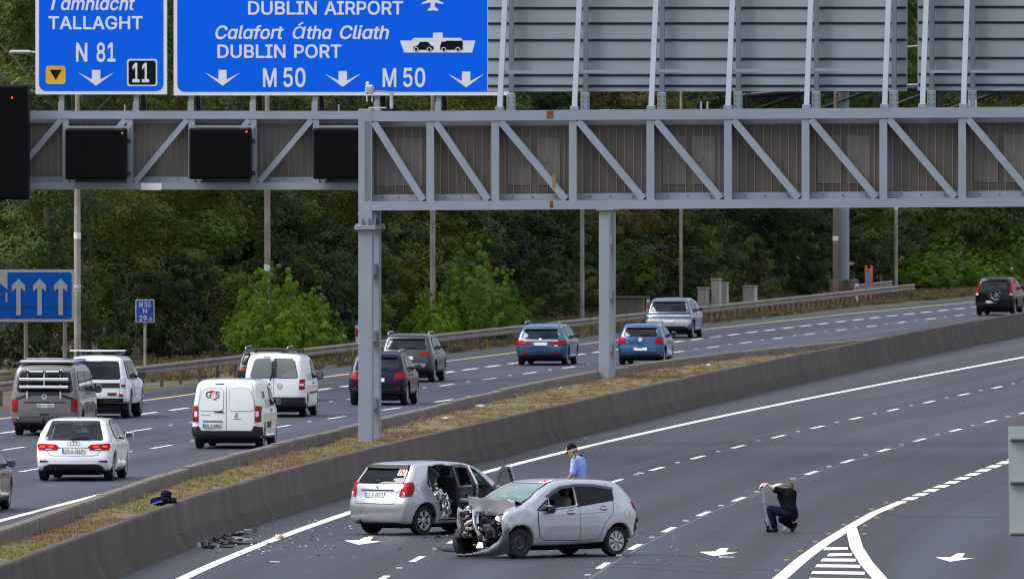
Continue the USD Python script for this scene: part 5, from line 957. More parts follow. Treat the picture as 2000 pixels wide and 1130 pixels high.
part(c.t, "lifting_roof", rb((2.0, 0, 2.015), (3.2, 1.46, .09), .04), paintm("pale_roof", (.42, .42, .42)), smooth=40); part(c.t, "awning_case", rb((2.1, .93, 1.93), (2.7, .13, .13), .04), M_TRIM); part(c.t, "roof_rack_bar", rb((.55, .05, 2.09), (.07, 1.0, .05), .02), M_CHROME)
rk_ = thing("bike_rack", "empty white and black folding bike rack on the camper van's tailgate", "bike rack", c.t.GetAttribute("xformOp:translate").Get(), c.rz); UsdGeom.Xformable(rk_).AddScaleOp().Set(Gf.Vec3f(c.k, c.k, c.k)); M_RACK = pm("rack_white", (.72, .72, .72), .35)
for z, l in ((1.545, 1.40), (1.335, 1.38)): part(rk_, "rail", rb((-.10, .0, z), (.09, l, .075), .015), M_RACK); parts(rk_, "rail_end", ([rb((-.10, s_ * l / 2, z), (.10, .04, .085), .01) for s_ in (-1, 1)]), M_TRIM)
for y in (-.46, .46): part(rk_, "upright", tube([(.16, y, 1.79), (.02, y, 1.78), (-.04, y, 1.5), (-.07, y, 1.1), (-.0, y, 1.0)], .024), M_RACK, smooth=True); parts(rk_, "clamp", ([rb((-.06, y, z), (.06, .08, .09), .015) for z in (1.74, 1.44, 1.25)]), M_TRIM)
for y in (-.24, .22): part(rk_, "top_rail", rb((-.02, y, 1.755), (.06, .38, .045), .012), M_RACK)
part(rk_, "hook_arm", tube([(-.05, -.02, 1.7), (-.13, -.02, 1.66), (-.12, -.02, 1.35)], .015), M_RACK)
c.wheels4(); c.mirror(3.55, 1.23, -1, size=(.12, .2, .24)); c.mirror(3.55, 1.23, 1, size=(.12, .2, .24)); c.interior(2.9, None, .6)
for y in (-.62, .62): part(c.t, "mud_flap", rb((.72, y, .32), (.02, .26, .34), .005), M_TRIM)

# ---- white off roader behind the camper
SUV_S = [(0, .90), (.14, .96), (.30, 1.0), (.50, .99), (.58, .965), (.78, .865), (1.0, .74)]
c = Car("off_roader", "white off roader with a roof bar, right behind the grey camper van", 4.55, 1.875, 1.80, [(.22, .42), (.05, .48), (0, .58), (.02, .8), (.06, 1.08), (.22, 1.62), (.34, 1.74), (.6, 1.80), (2.3, 1.80), (2.8, 1.70), (3.42, 1.16), (4.2, 1.08), (4.5, .95), (4.55, .6), (4.4, .4), (2.3, .38)], W_WHITE, (.98, 3.76), .385, (193, 816.5), .088, 1.0, sect=SUV_S, plan=(.5, .08, .8, .12), bow=(.09, .2), cabin=(.3, 3.1, .6), arch=.06, flare=.05)
rg = rear_glass(1.13, 1.62, 1.42, 1.26); sg_ = [(.50, 1.14), (3.0, 1.12), (2.66, 1.58), (.62, 1.62)]
c.cut_end(Polygon(rg).buffer(-.012).exterior.coords[:-1], -.2, .9); c.cut_side(Polygon(sg_).buffer(-.012).exterior.coords[:-1]); c.body(); common(c); c.glass("rear_window", "rear", rg, M_GLASSD, r=.06)
for v in "RL":
    for q, gl in (([(.52, 1.15), (1.0, 1.145), (1.0, 1.60), (.63, 1.61)], M_GLASSD), ([(1.12, 1.145), (1.90, 1.14), (1.90, 1.60), (1.12, 1.60)], M_GLASSD), ([(1.98, 1.14), (2.94, 1.125), (2.62, 1.56), (1.98, 1.60)], M_GLASS)): c.glass("side_window", v, q, gl, frit=.02)
    for x in (1.05, 1.94, 2.95): c.seam("door_gap", v, [(x, .55), (x, 1.12)])
    part(c.t, "side_step", rb((2.35, (-.86 if v == "R" else .86), .43), (1.5, .14, .07), .03), W_SILVER, smooth=40)
c.glass("windscreen", "front", [(-.70, 1.2), (.70, 1.2), (.62, 1.64), (-.62, 1.64)])
c.panel("tailgate_band", "rear", [(-.70, .88), (.70, .88), (.70, 1.02), (-.70, 1.02)], M_TRIM, .01, .02)
for p in sym([(.72, .90), (.88, .88), (.88, 1.18), (.75, 1.20)]): tl = c.panel("tail_light", "rear", p, M_REV, .016, .03, r=.02); c.panel("red_lens", "rear", Polygon(p).buffer(-.02).intersection(sbox(-1, .9, 1, .97)), M_TAILD, .02, .01, parent=tl)
c.panel("bumper_lower", "rear", sbox(-.80, .45, .80, .58), M_TRIM, .012, .03); c.panel("number_plate", "rear", sbox(-.62, .66, -.36, .74), M_TAILD, .012, .012); c.panel("fog_lamp", "rear", sbox(-.80, .63, -.68, .70), M_TAIL, .012, .02); c.seam("boot_gap", "rear", [(-.70, .62), (-.72, 1.10), (-.64, 1.66)])
part(c.t, "roof_bar", rb((.72, 0, 1.925), (.07, 1.62, .045), .015), M_RACK); part(c.t, "roof_bar", rb((2.0, 0, 1.915), (.07, 1.5, .04), .015), M_TRIM)
for y in (-.56, .56): parts(c.t, "bar_foot", ([rb((x, y, 1.85), (.12, .08, .12), .02) for x in (.72, 2.0)]), M_TRIM); part(c.t, "roof_rail", rb((1.4, y * 1.05, 1.83), (1.9, .04, .05), .015), M_TRIM)
c.wheels4("alloy", spokes=6, w=.26); c.mirror(2.86, 1.2, -1, M_TRIM, (.14, .22, .21)); c.mirror(2.86, 1.2, 1, M_TRIM, (.14, .22, .21)); c.interior(2.1, 1.2, .55, dash=2.85)
for y in (-.72, .72): part(c.t, "mud_flap", rb((.58, y, .42), (.02, .3, .36), .005), M_TRIM)

# ---- two white vans
c = Car("panel_van", "clean white panel van with a red and black logo on the rear doors", 4.40, 1.848, 1.81, [(.2, .24), (.03, .30), (0, .40), (0, .60), (.03, 1.0), (.10, 1.5), (.17, 1.70), (.30, 1.78), (.7, 1.81), (2.4, 1.81), (2.9, 1.70), (3.5, 1.16), (4.15, 1.02), (4.36, .86), (4.4, .5), (4.28, .24), (2.2, .2)], W_WHITE, (.86, 3.62), .315, (449, 875.5), .095, 1.0, sect=VAN_S, plan=(.45, .07, 1.0, .16), bow=(.07, .18), rk=.14, category="van")
c.body(); common(c)
for a in ([(-.76, .92), (-.02, .92), (-.02, 1.60), (-.50, 1.62), (-.68, 1.52), (-.78, 1.15)], [(.02, .92), (.76, .92), (.78, 1.15), (.68, 1.52), (.50, 1.62), (.02, 1.60)]):
    pg = Polygon(a).buffer(-.05); c.panel("door_pressing", "rear", pg.buffer(-.012), W_WHITE, .010, .02, r=.10); c.seam("pressing_edge", "rear", list(pg.buffer(-.10).buffer(.10).exterior.coords), .010, M_GREYTXT, .002)
c.seam("door_gap", "rear", [(0, .46), (0, 1.74)], .014); c.seam("door_gap", "rear", [(-.74, .62), (-.745, 1.1), (-.66, 1.66), (-.5, 1.74), (.5, 1.74), (.66, 1.66), (.745, 1.1), (.74, .62)], .008)
c.panel("rear_bumper", "rear", [(-.93, .26), (.93, .26), (.93, .56), (.72, .60), (.66, .47), (-.66, .47), (-.72, .60), (-.93, .56)], M_TRIM, .022, .05, r=.02)
for p in sym([(.735, .69), (.90, .70), (.90, 1.10), (.76, 1.12), (.735, 1.06)]): tl = c.panel("tail_light", "rear", p, M_TAIL, .016, .03, r=.015); sg = 1 if p[0][0] > 0 else -1; c.panel("clear_lens", "rear", sbox(min(sg * .76, sg * .84), .83, max(sg * .76, sg * .84), .97), M_REV, .02, .01, parent=tl); c.panel("dark_lens", "rear", sbox(min(sg * .84, sg * .90), .74, max(sg * .84, sg * .90), 1.0), M_TAILD, .019, .01, parent=tl)
c.panel("door_handle", "rear", sbox(.07, .945, .31, .975), M_TRIM, .02, .03, r=.01); c.panel("plate_light_bar", "rear", sbox(.10, .70, .62, .74), M_GREYTXT, .02, .03, r=.01); c.panel("brake_lamp_high", "rear", sbox(.07, 1.665, .30, 1.69), M_TAILD, .01, .02); c.plate(.36, .60, "231-D-40810", .50, .115, .016)
M_LOGR = pm("logo_red", (.55, .02, .03), .5); M_LOGK = pm("logo_black", (.03, .03, .035), .5)
c.text("logo", "G", .46, 1.40, .155, .155, M_LOGK, .014); c.text("logo", "S", .235, 1.40, .165, .115, M_LOGK, .014); c.panel("logo_red_triangle", "rear", [(.445, 1.505), (.30, 1.505), (.32, 1.36)], M_LOGR, .013, .004); c.text("logo", "4", .34, 1.385, .165, .13, pm("logo_white", (.8, .8, .8), .5), .017); c.panel("logo_red_foot", "rear", [(.36, 1.285), (.36, 1.26), (.255, 1.26), (.25, 1.29), (.30, 1.305)], M_LOGR, .013, .004)
c.text("model_lettering", "PARTNER" if False else "partner", .52, .885, .035, .24, M_GREYTXT) if False else c.panel("model_lettering", "rear", sbox(.42, .875, .66, .89), M_GREYTXT, .005, .006)
c.seam("lion_badge", "rear", [(-.27, .90), (-.29, .86), (-.25, .83), (-.30, .80)], .03, M_GREYTXT, .005); c.seam("lion_badge", "rear", [(-.23, .91), (-.29, .915), (-.25, .86), (-.22, .80)], .02, M_GREYTXT, .005); c.panel("maker_lettering", "rear", sbox(-.38, .765, -.18, .78), M_GREYTXT, .005, .006)
for v in "RL":
    c.glass("side_window", v, [(2.30, 1.10), (3.18, 1.07), (2.86, 1.52), (2.30, 1.58)], M_GLASS, frit=.02); c.panel("side_pressing", v, [(.42, 1.05), (1.95, 1.05), (1.95, 1.58), (.55, 1.58)], W_WHITE, .008, .015, r=.12); c.seam("door_gap", v, [(2.2, .36), (2.2, 1.06), (2.24, 1.62)]); c.seam("door_gap", v, [(3.2, .4), (3.24, 1.06)]); c.panel("rub_strip", v, [(1.25, .52), (2.15, .52), (2.15, .68), (1.30, .68)], M_TRIM, .012, .02, r=.02); c.panel("door_handle", v, sbox(2.28, .95, 2.48, .99), M_TRIM, .025, .03); c.seam("sill_line", v, [(1.3, .30), (3.2, .30)], .025)
c.text("side_logo", "G4S", .95, 1.38, .17, .5, M_LOGK, .012, "R"); c.panel("side_logo_red", "R", [(.92, 1.44), (1.05, 1.44), (1.03, 1.32)], M_LOGR, .016, .004)
c.glass("windscreen", "front", [(-.68, 1.18), (.68, 1.18), (.58, 1.64), (-.58, 1.64)]); c.wheels4("cover", spokes=7, look=M_RIM); c.mirror(3.02, 1.17, -1, M_TRIM, (.12, .19, .23)); c.mirror(3.02, 1.17, 1, M_TRIM, (.12, .19, .23))

c = Car("panel_van", "older white van with two glazed rear doors, ahead of the logo van", 4.41, 1.794, 1.83, [(.2, .26), (.03, .32), (0, .44), (0, .66), (.05, 1.02), (.17, 1.5), (.28, 1.72), (.45, 1.81), (.8, 1.83), (2.3, 1.82), (2.9, 1.70), (3.5, 1.14), (4.15, 1.0), (4.37, .84), (4.41, .5), (4.28, .26), (2.2, .22)], W_WHITE, (.88, 3.56), .32, (541, 814), .095, 1.0, sect=VAN_S, plan=(.45, .06, 1.0, .16), bow=(.08, .18), rk=.13, cabin=(.22, 3.3, .5), category="van")
wins = ([(-.68, 1.13), (-.075, 1.13), (-.075, 1.66), (-.50, 1.66), (-.57, 1.60)], [(.075, 1.13), (.68, 1.13), (.57, 1.60), (.50, 1.66), (.075, 1.66)])
for w_ in wins: c.cut_end(Polygon(w_).buffer(-.012).exterior.coords[:-1], -.2, .8)
c.cut_side(Polygon([(2.25, 1.10), (3.2, 1.08), (2.86, 1.55), (2.25, 1.60)]).buffer(-.012).exterior.coords[:-1]); c.cut_end([(-.6, 1.2), (.6, 1.2), (.52, 1.58), (-.52, 1.58)], 2.7, 3.7); c.body(); common(c)
for w_ in wins: c.glass("rear_window", "rear", w_, dusty("dusty_glass", (.60, .66, .64), (.26, .29, .29), .38), r=.04)
c.panel("window_band", "rear", [(-.07, 1.12), (.07, 1.12), (.07, 1.68), (-.07, 1.68)], M_TRIM, .004, .012); M_BOXB = pm("cardboard", (.33, .27, .22), .8); part(c.t, "load", rb((.75, .28, 1.2), (.4, .5, .9), .03), M_BOXB, label="brown load behind the left rear window"); part(c.t, "load", rb((.85, -.36, 1.05), (.4, .46, .6), .03), pm("green_crate", (.04, .16, .12), .6), label="green load behind the right rear window"); part(c.t, "load", rb((1.0, .33, 1.3), (.2, .9, 1.1), .03), pm("pale_load", (.35, .38, .37), .7))
c.seam("door_gap", "rear", [(0, .64), (0, 1.74)], .014); c.panel("rear_bumper", "rear", [(-.90, .27), (.90, .27), (.90, .58), (-.90, .58)], M_TRIM, .022, .05, r=.03); c.plate(.30, .84, "", .46, .16, .012); c.panel("plate_light_bar", "rear", sbox(.10, .93, .55, .97), M_TRIM, .02, .03, r=.01)
a = np.arange(0, 6.6, .3); c.seam("round_badge", "rear", np.stack([-.17 + .075 * np.cos(a), .89 + .075 * np.sin(a)], 1), .014, M_GREYTXT, .006); c.seam("badge_letters", "rear", [(-.225, .93), (-.19, .84), (-.17, .89), (-.15, .84), (-.115, .93)], .012, M_GREYTXT, .006)
for p in sym([(.72, .80), (.88, .80), (.88, 1.09), (.735, 1.09)]): tl = c.panel("tail_light", "rear", p, M_TAIL, .016, .03, r=.01); sg = 1 if p[0][0] > 0 else -1; c.panel("clear_lens", "rear", sbox(min(sg * .74, sg * .86), .90, max(sg * .74, sg * .86), .97), M_REV, .02, .01, parent=tl)
c.panel("brake_lamp_high", "rear", sbox(.14, 1.71, .32, 1.74), pm("amber_lens", (.25, .20, .10), .3), .012, .02); c.panel("round_sticker", "rear", Point(0.06, 1.66).buffer(.055), pm("sticker_green", (.35, .55, .42), .5), .014, .004); part(c.t, "rear_wiper", beam((.06, .02, 1.38), (.02, .10, 1.05), .02, .035), M_TRIM)
for v in "RL":
    c.glass("side_window", v, [(2.30, 1.10), (3.18, 1.08), (2.86, 1.54), (2.30, 1.58)], M_GLASS, frit=.02); c.seam("door_gap", v, [(2.2, .36), (2.2, 1.06), (2.24, 1.62)]); c.seam("door_gap", v, [(3.2, .4), (3.24, 1.06)]); c.panel("rub_strip", v, [(1.35, .66), (3.15, .66), (3.15, .71), (1.35, .71)], M_TRIM, .012, .02, r=.01); c.panel("door_handle", v, sbox(2.28, .93, 2.46, .97), M_TRIM, .025, .03)
c.glass("windscreen", "front", [(-.66, 1.16), (.66, 1.16), (.56, 1.62), (-.56, 1.62)], M_GLASSC); parts(c.t, "roof_carrier", ([rb((1.9, 0, 1.92), (.06, 1.35, .04), .012)] + [rb((1.9, y, 1.87), (.1, .06, .10), .02) for y in (-.62, .62)]), M_TRIM); parts(c.t, "roof_carrier", ([rb((.95, 0, 1.92), (.06, 1.35, .04), .012)] + [rb((.95, y, 1.87), (.1, .06, .10), .02) for y in (-.62, .62)]), M_TRIM)
c.wheels4("cover", spokes=8); c.mirror(3.02, 1.15, -1, M_TRIM, (.12, .2, .22)); c.mirror(3.02, 1.15, 1, M_TRIM, (.12, .2, .22)); c.interior(2.25, None, .5)

# ---- crossovers and hatchbacks
def suv_profile(L, H, zl=.30, belt=.62, rake=.42, wind=1.55, tail=.08): return [(.22, zl), (.04, zl + .08), (0, zl + .2), (.0, .70), (tail, H * belt), (rake, H - .07), (rake + .25, H - .012), (L * .46, H), (L - wind - .75, H - .05), (L - wind, H * .90), (L - 1.15, H * .67), (L - .45, H * .62), (L - .10, H * .53), (L, H * .42), (L - .03, zl + .1), (L - .18, zl), (L * .5, zl - .02)]
def crossover(label, paint, L, W, H, anchor, head, k, zg, tails, plate, mirror_look=None, rails=None, lower=(.30, .50), whl="alloy", glass_look=None, extra=None, name="crossover", prof=None, rr=.345, wb=(.86, 3.50), wins=None, badge=True, wip=True, spoil=True, txt="", cab=True):
    c = Car(name, label, L, W, H, prof or suv_profile(L, H), paint, wb, rr, anchor if len(anchor) == 2 else None, head, k, loc=None if len(anchor) == 2 else anchor, sect=SUV_S if H > 1.5 else SECT, plan=(.75, .15, 1.0, .16), bow=(.17, .24), cabin=(.35, L - 1.4, .45) if cab else None, arch=.055, flare=.025)
    zb, zt, wb_, wt_ = zg; rg = rear_glass(zb, zt, wb_, wt_); c.cut_end(Polygon(rg).buffer(-.012).exterior.coords[:-1], -.2, 1.1); sp = wins or [[(.85, zb + .02), (1.75, zb), (1.75, H - .13), (1.15, H - .14), (.95, H - .25)], [(1.82, zb), (2.78, zb - .03), (2.42, H - .24), (2.1, H - .14), (1.82, H - .13)]]
    for q in sp: c.cut_side(Polygon(q).buffer(-.012).exterior.coords[:-1])
    c.cut_end([(-.58, zb), (.58, zb), (.48, H - .16), (-.48, H - .16)], L - 2.1, L - .9); c.body(); common(c); c.glass("rear_window", "rear", rg, glass_look or M_GLASSD, r=.05)
    for v in "RL":
        for q in sp: c.glass("side_window", v, q, M_GLASS, frit=.02)
        c.seam("door_gap", v, [(1.785, .34), (1.785, zb - .02)]); c.seam("door_gap", v, [(2.82, .4), (2.84, zb - .05)]); c.seam("door_gap", v, [(1.15, .62), (.98, zb)]); c.panel("sill_trim", v, [(1.2, lower[0] - .02), (L - 1.25, lower[0] - .02), (L - 1.25, lower[0] + .08), (1.2, lower[0] + .08)], M_TRIM, .008, .02)
        for x in (1.12, 1.92): c.panel("door_handle", v, sbox(x, zb - .17, x + .18, zb - .135), paint, .028, .03)
    c.glass("windscreen", "front", [(-.62, zb), (.62, zb), (.52, H - .13), (-.52, H - .13)]); c.panel("lower_trim", "rear", [(-W * .44, lower[0]), (W * .44, lower[0]), (W * .42, lower[1]), (-W * .42, lower[1])], M_TRIM, .014, .03, r=.04)
    for t_ in tails:
        for p in sym(t_): c.panel("tail_light", "rear", p, M_TAIL, .014, .03, r=.012)
    if plate: c.plate(*plate, txt, .5, .11, .014)
    if spoil: c.panel("roof_spoiler", "rear", [(-wt_ / 2 - .04, zt - .005), (wt_ / 2 + .04, zt - .005), (wt_ / 2, zt + .06), (-wt_ / 2, zt + .06)], paint, .06, .10)
    if wip: x = c.hit([(0, zb + .03)], "rear", .02)[0, 0]; part(c.t, "rear_wiper", beam((x, .02, zb + .04), (x + .02, -.32, zb + .06), .02, .028), M_TRIM)
    if rails: 
        for y in (-1, 1): part(c.t, "roof_rail", tube([(.75, y * rails, H - .03), (.9, y * rails, H + .035), (2.0, y * rails, H + .045), (2.35, y * rails, H - .02)], .022), M_GREYTXT if rails < .62 else M_CHROME, smooth=True)
    part(c.t, "roof_aerial", hull([(.92, 0, H - .02), (1.06, .02, H - .01), (1.06, -.02, H - .01), (.88, 0, H + .05)]), M_TRIM); c.seam("boot_gap", "rear", [(-.58, zb - .05), (-.56, lower[1] + .06), (.56, lower[1] + .06), (.58, zb - .05)], .010)
    c.wheels4(whl); c.mirror(2.68, zb + .06, -1, mirror_look or paint, (.12, .19, .16)); c.mirror(2.68, zb + .06, 1, mirror_look or paint, (.12, .19, .16)); c.interior(2.0, 1.1, .42, dash=2.65); return c
q1 = crossover("dark navy crossover partly hidden behind the near gantry column", W_NAVY, 4.31, 1.783, 1.60, (741, 791), .105, 1.0, (1.05, 1.43, 1.24, 1.06), [[(.50, .80), (.66, .77), (.86, .83), (.87, 1.0), (.70, .99), (.58, .93)]], (0, .76), rails=.60, glass_look=M_GLASS)
q1.panel("fog_lamp", "rear", sbox(-.68, .50, -.60, .57), M_TAIL, .016, .02); q1.panel("fog_lamp", "rear", sbox(.60, .50, .68, .57), M_TAIL, .016, .02); part(q1.t, "load", rb((.75, -.1, 1.08), (.2, .3, .18), .04), pm("teal_bag", (.15, .42, .40), .7), label="teal bag behind the rear window")
q2 = crossover("gunmetal grey crossover with silver roof rails, ahead of the navy one", W_GUN, 4.38, 1.806, 1.59, (798, 746), .115, 1.0, (1.08, 1.42, 1.30, 1.10), [[(.44, .90), (.88, .83), (.89, .97), (.60, 1.0), (.42, .955)]], (.0, .79), mirror_look=M_TRIM, rails=.66, lower=(.30, .46))
q2.panel("lower_panel", "rear", [(-.62, .50), (.62, .50), (.68, .62), (-.68, .62)], W_SILVER, .012, .02, r=.02)
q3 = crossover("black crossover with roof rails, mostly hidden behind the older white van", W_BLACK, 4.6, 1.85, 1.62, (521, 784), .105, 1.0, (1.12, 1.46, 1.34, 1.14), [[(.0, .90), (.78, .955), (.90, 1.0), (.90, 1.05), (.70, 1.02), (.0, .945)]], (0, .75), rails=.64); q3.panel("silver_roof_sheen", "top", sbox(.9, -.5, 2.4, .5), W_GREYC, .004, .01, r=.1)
q4 = crossover("steel blue estate car with chrome tailgate strip and grey roof rails", W_BLUE, 4.77, 1.815, 1.47, (1061, 713), .118, 1.0, (.95, 1.27, 1.28, 1.06), [[(.30, .765), (.56, .71), (.88, .72), (.90, .86), (.62, .89), (.30, .825)]], (.0, .745), mirror_look=M_TRIM, rails=.60, lower=(.20, .40), rr=.325, wb=(1.0, 3.77), name="estate_car", prof=[(.22, .22), (.04, .30), (0, .40), (0, .62), (.09, .93), (.40, 1.30), (.65, 1.42), (1.4, 1.46), (2.3, 1.47), (2.9, 1.40), (3.5, 1.02), (4.2, .90), (4.66, .74), (4.77, .5), (4.74, .3), (4.6, .2), (2.3, .19)], wins=[[(.62, 1.0), (1.1, .96), (1.1, 1.32), (.85, 1.30)], [(1.18, .955), (2.0, .945), (2.0, 1.34), (1.18, 1.33)], [(2.07, .945), (3.1, .92), (2.62, 1.26), (2.3, 1.345), (2.07, 1.345)]])
q4.panel("chrome_strip", "rear", [(-.62, .85), (.62, .85), (.60, .885), (-.60, .885)], M_CHROME, .018, .02); 
for p in sym([(.42, .42), (.62, .42), (.62, .46), (.42, .46)]): q4.panel("reflector", "rear", p, M_TAIL, .02, .012)
q4.panel("round_badge", "rear", Point(0, .925).buffer(.05), M_CHROME, .01, .012); q4.panel("white_sticker", "rear", sbox(-.62, .66, -.50, .73), M_REV, .01, .01)
q5 = crossover("bright blue small hatchback just right of the slender gantry column", W_BLUE2, 3.97, 1.682, 1.45, (1254, 712), .122, 1.0, (.99, 1.30, 1.16, .98), [[(.50, .72), (.77, .735), (.80, .97), (.62, .98), (.53, .90)]], (.0, .55), lower=(.22, .36), rr=.31, wb=(.68, 3.15), name="hatchback", prof=hatch_profile(3.97, 1.45, belt=.66, tail=.10, glass_top=.5, wind=1.45), wins=[[(.92, 1.0), (1.68, .98), (1.68, 1.34), (1.2, 1.33), (1.0, 1.24)], [(1.74, .98), (2.70, .95), (2.32, 1.24), (2.0, 1.345), (1.74, 1.345)]])
q5.panel("round_badge", "rear", Point(0, .88).buffer(.075), M_CHROME, .01, .012); q5.panel("bumper_shelf", "rear", [(-.72, .58), (.72, .58), (.76, .64), (-.76, .64)], W_BLUE2, .025, .03); q5.panel("model_lettering", "rear", sbox(.42, .76, .56, .79), M_GREYTXT, .006, .006)
q6 = crossover("silver blue hatchback crossover with a full width light bar, below the cabinets", W_ICE, 4.635, 1.89, 1.60, (1309, 660), .135, 1.0, (1.06, 1.44, 1.42, 1.20), [], (.0, .66), lower=(.26, .38), rr=.365, wb=(.80, 3.80), prof=suv_profile(4.635, 1.60, zl=.26, belt=.62, rake=.62, tail=.16, wind=1.3), wip=False, spoil=True)
q6.panel("light_bar", "rear", [(-.86, .87), (.86, .87), (.86, .92), (-.86, .92)], M_REV, .02, .03); q6.panel("black_band", "rear", [(-.86, .925), (.86, .925), (.84, .985), (-.84, .985)], M_TRIM, .012, .02); q6.panel("silver_bumper", "rear", [(-.74, .42), (.74, .42), (.90, .60), (.88, .74), (-.88, .74), (-.90, .60)], paintm("pale_silver_paint", (.55, .57, .60), .4), .014, .03, r=.03); q6.panel("lower_band", "rear", [(-.70, .40), (.70, .40), (.72, .47), (-.72, .47)], M_TRIM, .02, .03)
q7 = crossover("black off roader with a spare wheel on the tailgate, at the far right", W_BLACK, 4.55, 1.785, 1.70, (1946, 616), .165, 1.0, (1.16, 1.54, 1.20, 1.06), [[(.70, .93), (.84, .92), (.83, 1.25), (.76, 1.56), (.69, 1.54), (.70, 1.2)]], (.12, .60), mirror_look=W_BLACK, rr=.35, name="off_roader", prof=suv_profile(4.55, 1.70, zl=.32, belt=.64, rake=.28, tail=.06), wip=False, lower=(.32, .54), wb=(.92, 3.54))
sw = part(q7.t, "spare_wheel", xf(xf(lathe([(.20, -.09), (.34, -.09), (.355, -.04), (.355, .06), (.33, .09), (.22, .09), (.20, -.09)], 32), rotz(math.pi / 2), (0, 0, 0)), None, (-.08, -.12, .93)), M_TYRE, smooth=40)
R = cat([lathe([(.001, .03), (.06, .025), (.07, 0)], 16)] + [beam((math.cos(a) * .04, .01, math.sin(a) * .04), (math.cos(a) * .225, .005, math.sin(a) * .225), .045, .02, (0, 1, 0)) for a in np.arange(7) * 2 * math.pi / 7] + [lathe([(.235, -.02), (.235, .02), (.21, .015), (.21, -.02)], 30)]); part(sw, "rim", xf(R, rotz(math.pi / 2), (-.165, -.12, .93)), M_CHROME, smooth=35)
for p in sym([(.70, .90), (.83, .90), (.83, .99), (.70, .99)]): q7.panel("clear_lens", "rear", p, M_REV, .018, .012)
# ---- car cut off by the left edge
pq = G(14, 994); hq = math.atan(.085); fr_ = np.array([math.sin(hq), math.cos(hq)]); rt_ = np.array([fr_[1], -fr_[0]]); rc_ = pq - rt_ * .80 - fr_ * 3.42
LOCQ = (float(rc_[0]), float(rc_[1]), .012)
q8 = crossover("mid grey car cut off by the left edge, its right mirror and front wheel showing", W_GREYC, 4.35, 1.80, 1.46, LOCQ, .085, 1.0, (.95, 1.30, 1.22, 1.0), [[(.45, .72), (.84, .72), (.84, .84), (.45, .84)]], (0, .68), rr=.33, wb=(.80, 3.42), name="hatchback", prof=hatch_profile(4.35, 1.46), lower=(.22, .36))
# ================================================================ THE TWO CRASHED CARS
M_SHAT = usdkit.material(stage, "/World/Looks/shattered_glass", {"g": ("geometry", {}), "v": ("voronoi_texture", {"feature": "distance_to_edge", "scale": 9.0}), "n": ("noise_texture", {"scale": 2.2, "detail": 3.0}), "lt": ("math", {"math_type": "less_than", "value2": .022}), "r": ("rgb_ramp", {"ramp": [(.40, (.12, .12, .12)), (.68, (.85, .85, .85))]}), "mul": ("math", {"math_type": "multiply"}), "ad": ("math", {"math_type": "multiply_add", "value2": .45, "value3": .30, "use_clamp": True}),
    "t": ("transparent_bsdf", {"color": (.42, .54, .50)}), "d": ("principled_bsdf", {"base_color": (.42, .55, .54), "roughness": .15}), "gl": ("glossy_bsdf", {"color": (.9, .95, .95), "roughness": .05}), "lw": ("layer_weight", {"blend": 0.5}), "pw": ("math", {"math_type": "power", "value2": 5.0}), "fr": ("math", {"math_type": "multiply_add", "value2": 0.93, "value3": 0.045, "use_clamp": True}), "m": ("mix_closure", {}), "m2": ("mix_closure", {})},
    [("g.position", "v.vector"), ("g.position", "n.vector"), ("v.distance", "lt.value1"), ("n.fac", "r.fac"), ("lt.value", "mul.value1"), ("r.color", "mul.value2"), ("mul.value", "ad.value1"), ("ad.value", "m.fac"), ("t.BSDF", "m.closure1"), ("d.BSDF", "m.closure2"), ("lw.facing", "pw.value1"), ("pw.value", "fr.value1"), ("fr.value", "m2.fac"), ("m.closure", "m2.closure1"), ("gl.BSDF", "m2.closure2")], surface="m2.closure")
M_NRED = pm("n_plate_red", (.55, .015, .03), .5); M_NWHITE = pm("n_plate_white", (.78, .78, .78), .5); M_FOIL = pm("foil", (.82, .83, .85), .16, metal=1.0, var=.05)
def hinge(m, x, y, a): v, f = m; R = rotz(a); return (v - [x, y, 0]) @ R.T + [x, y, 0], f
# ---- silver hatchback seen from behind, right hand doors open
f = Car("crashed_hatchback", "silver hatchback seen from behind, right doors open, red N plate on its rear window", 3.99, 1.642, 1.498, [(.20, .20), (.06, .25), (.0, .38), (.0, .62), (.05, .73), (.09, .80), (.14, 1.03), (.50, 1.38), (.46, 1.42), (.66, 1.465), (1.2, 1.495), (2.0, 1.49), (2.5, 1.40), (3.15, .98), (3.7, .86), (3.95, .70), (3.99, .5), (3.9, .28), (3.7, .22), (2.0, .21)], W_SILVER, (.74, 3.20), .30, (774, 1043.5), (.693,), 1.0, h=.027, plan=(.75, .13, 1.1, .18), bow=(.16, .26), rk=.055, cabin=(.36, 2.75, .34), arch=.055, flare=.03,
        sect=[(0, .84), (.15, .91), (.29, .97), (.43, 1.0), (.56, .99), (.65, .955), (.82, .86), (1.0, .74)])
rg = [(-.61, 1.055), (.61, 1.055), (.54, 1.37), (-.54, 1.37)]
RD = [(.98, 1.37), (.84, 1.04), (.96, .86), (1.16, .62), (1.24, .36), (1.82, .33), (1.80, 1.38), (1.3, 1.41)]; FD = [(1.92, 1.385), (1.92, .33), (2.86, .35), (2.90, .90), (2.44, 1.30), (2.2, 1.385)]
LW = [[(.92, 1.02), (1.82, .98), (1.80, 1.34), (1.3, 1.36), (.98, 1.30)], [(1.90, .97), (2.80, .94), (2.40, 1.25), (2.15, 1.345), (1.90, 1.35)]]
f.cut_end(Polygon(rg).buffer(-.04).exterior.coords[:-1], -.2, 1.0); f.cut_side(RD, -1); f.cut_side(FD, -1)
for q in LW: f.cut_side(Polygon(q).buffer(-.02).exterior.coords[:-1], 1)
f.cut_end([(-.60, 1.0), (.60, 1.0), (.50, 1.36), (-.50, 1.36)], 2.3, 3.3); f.body(); common(f)
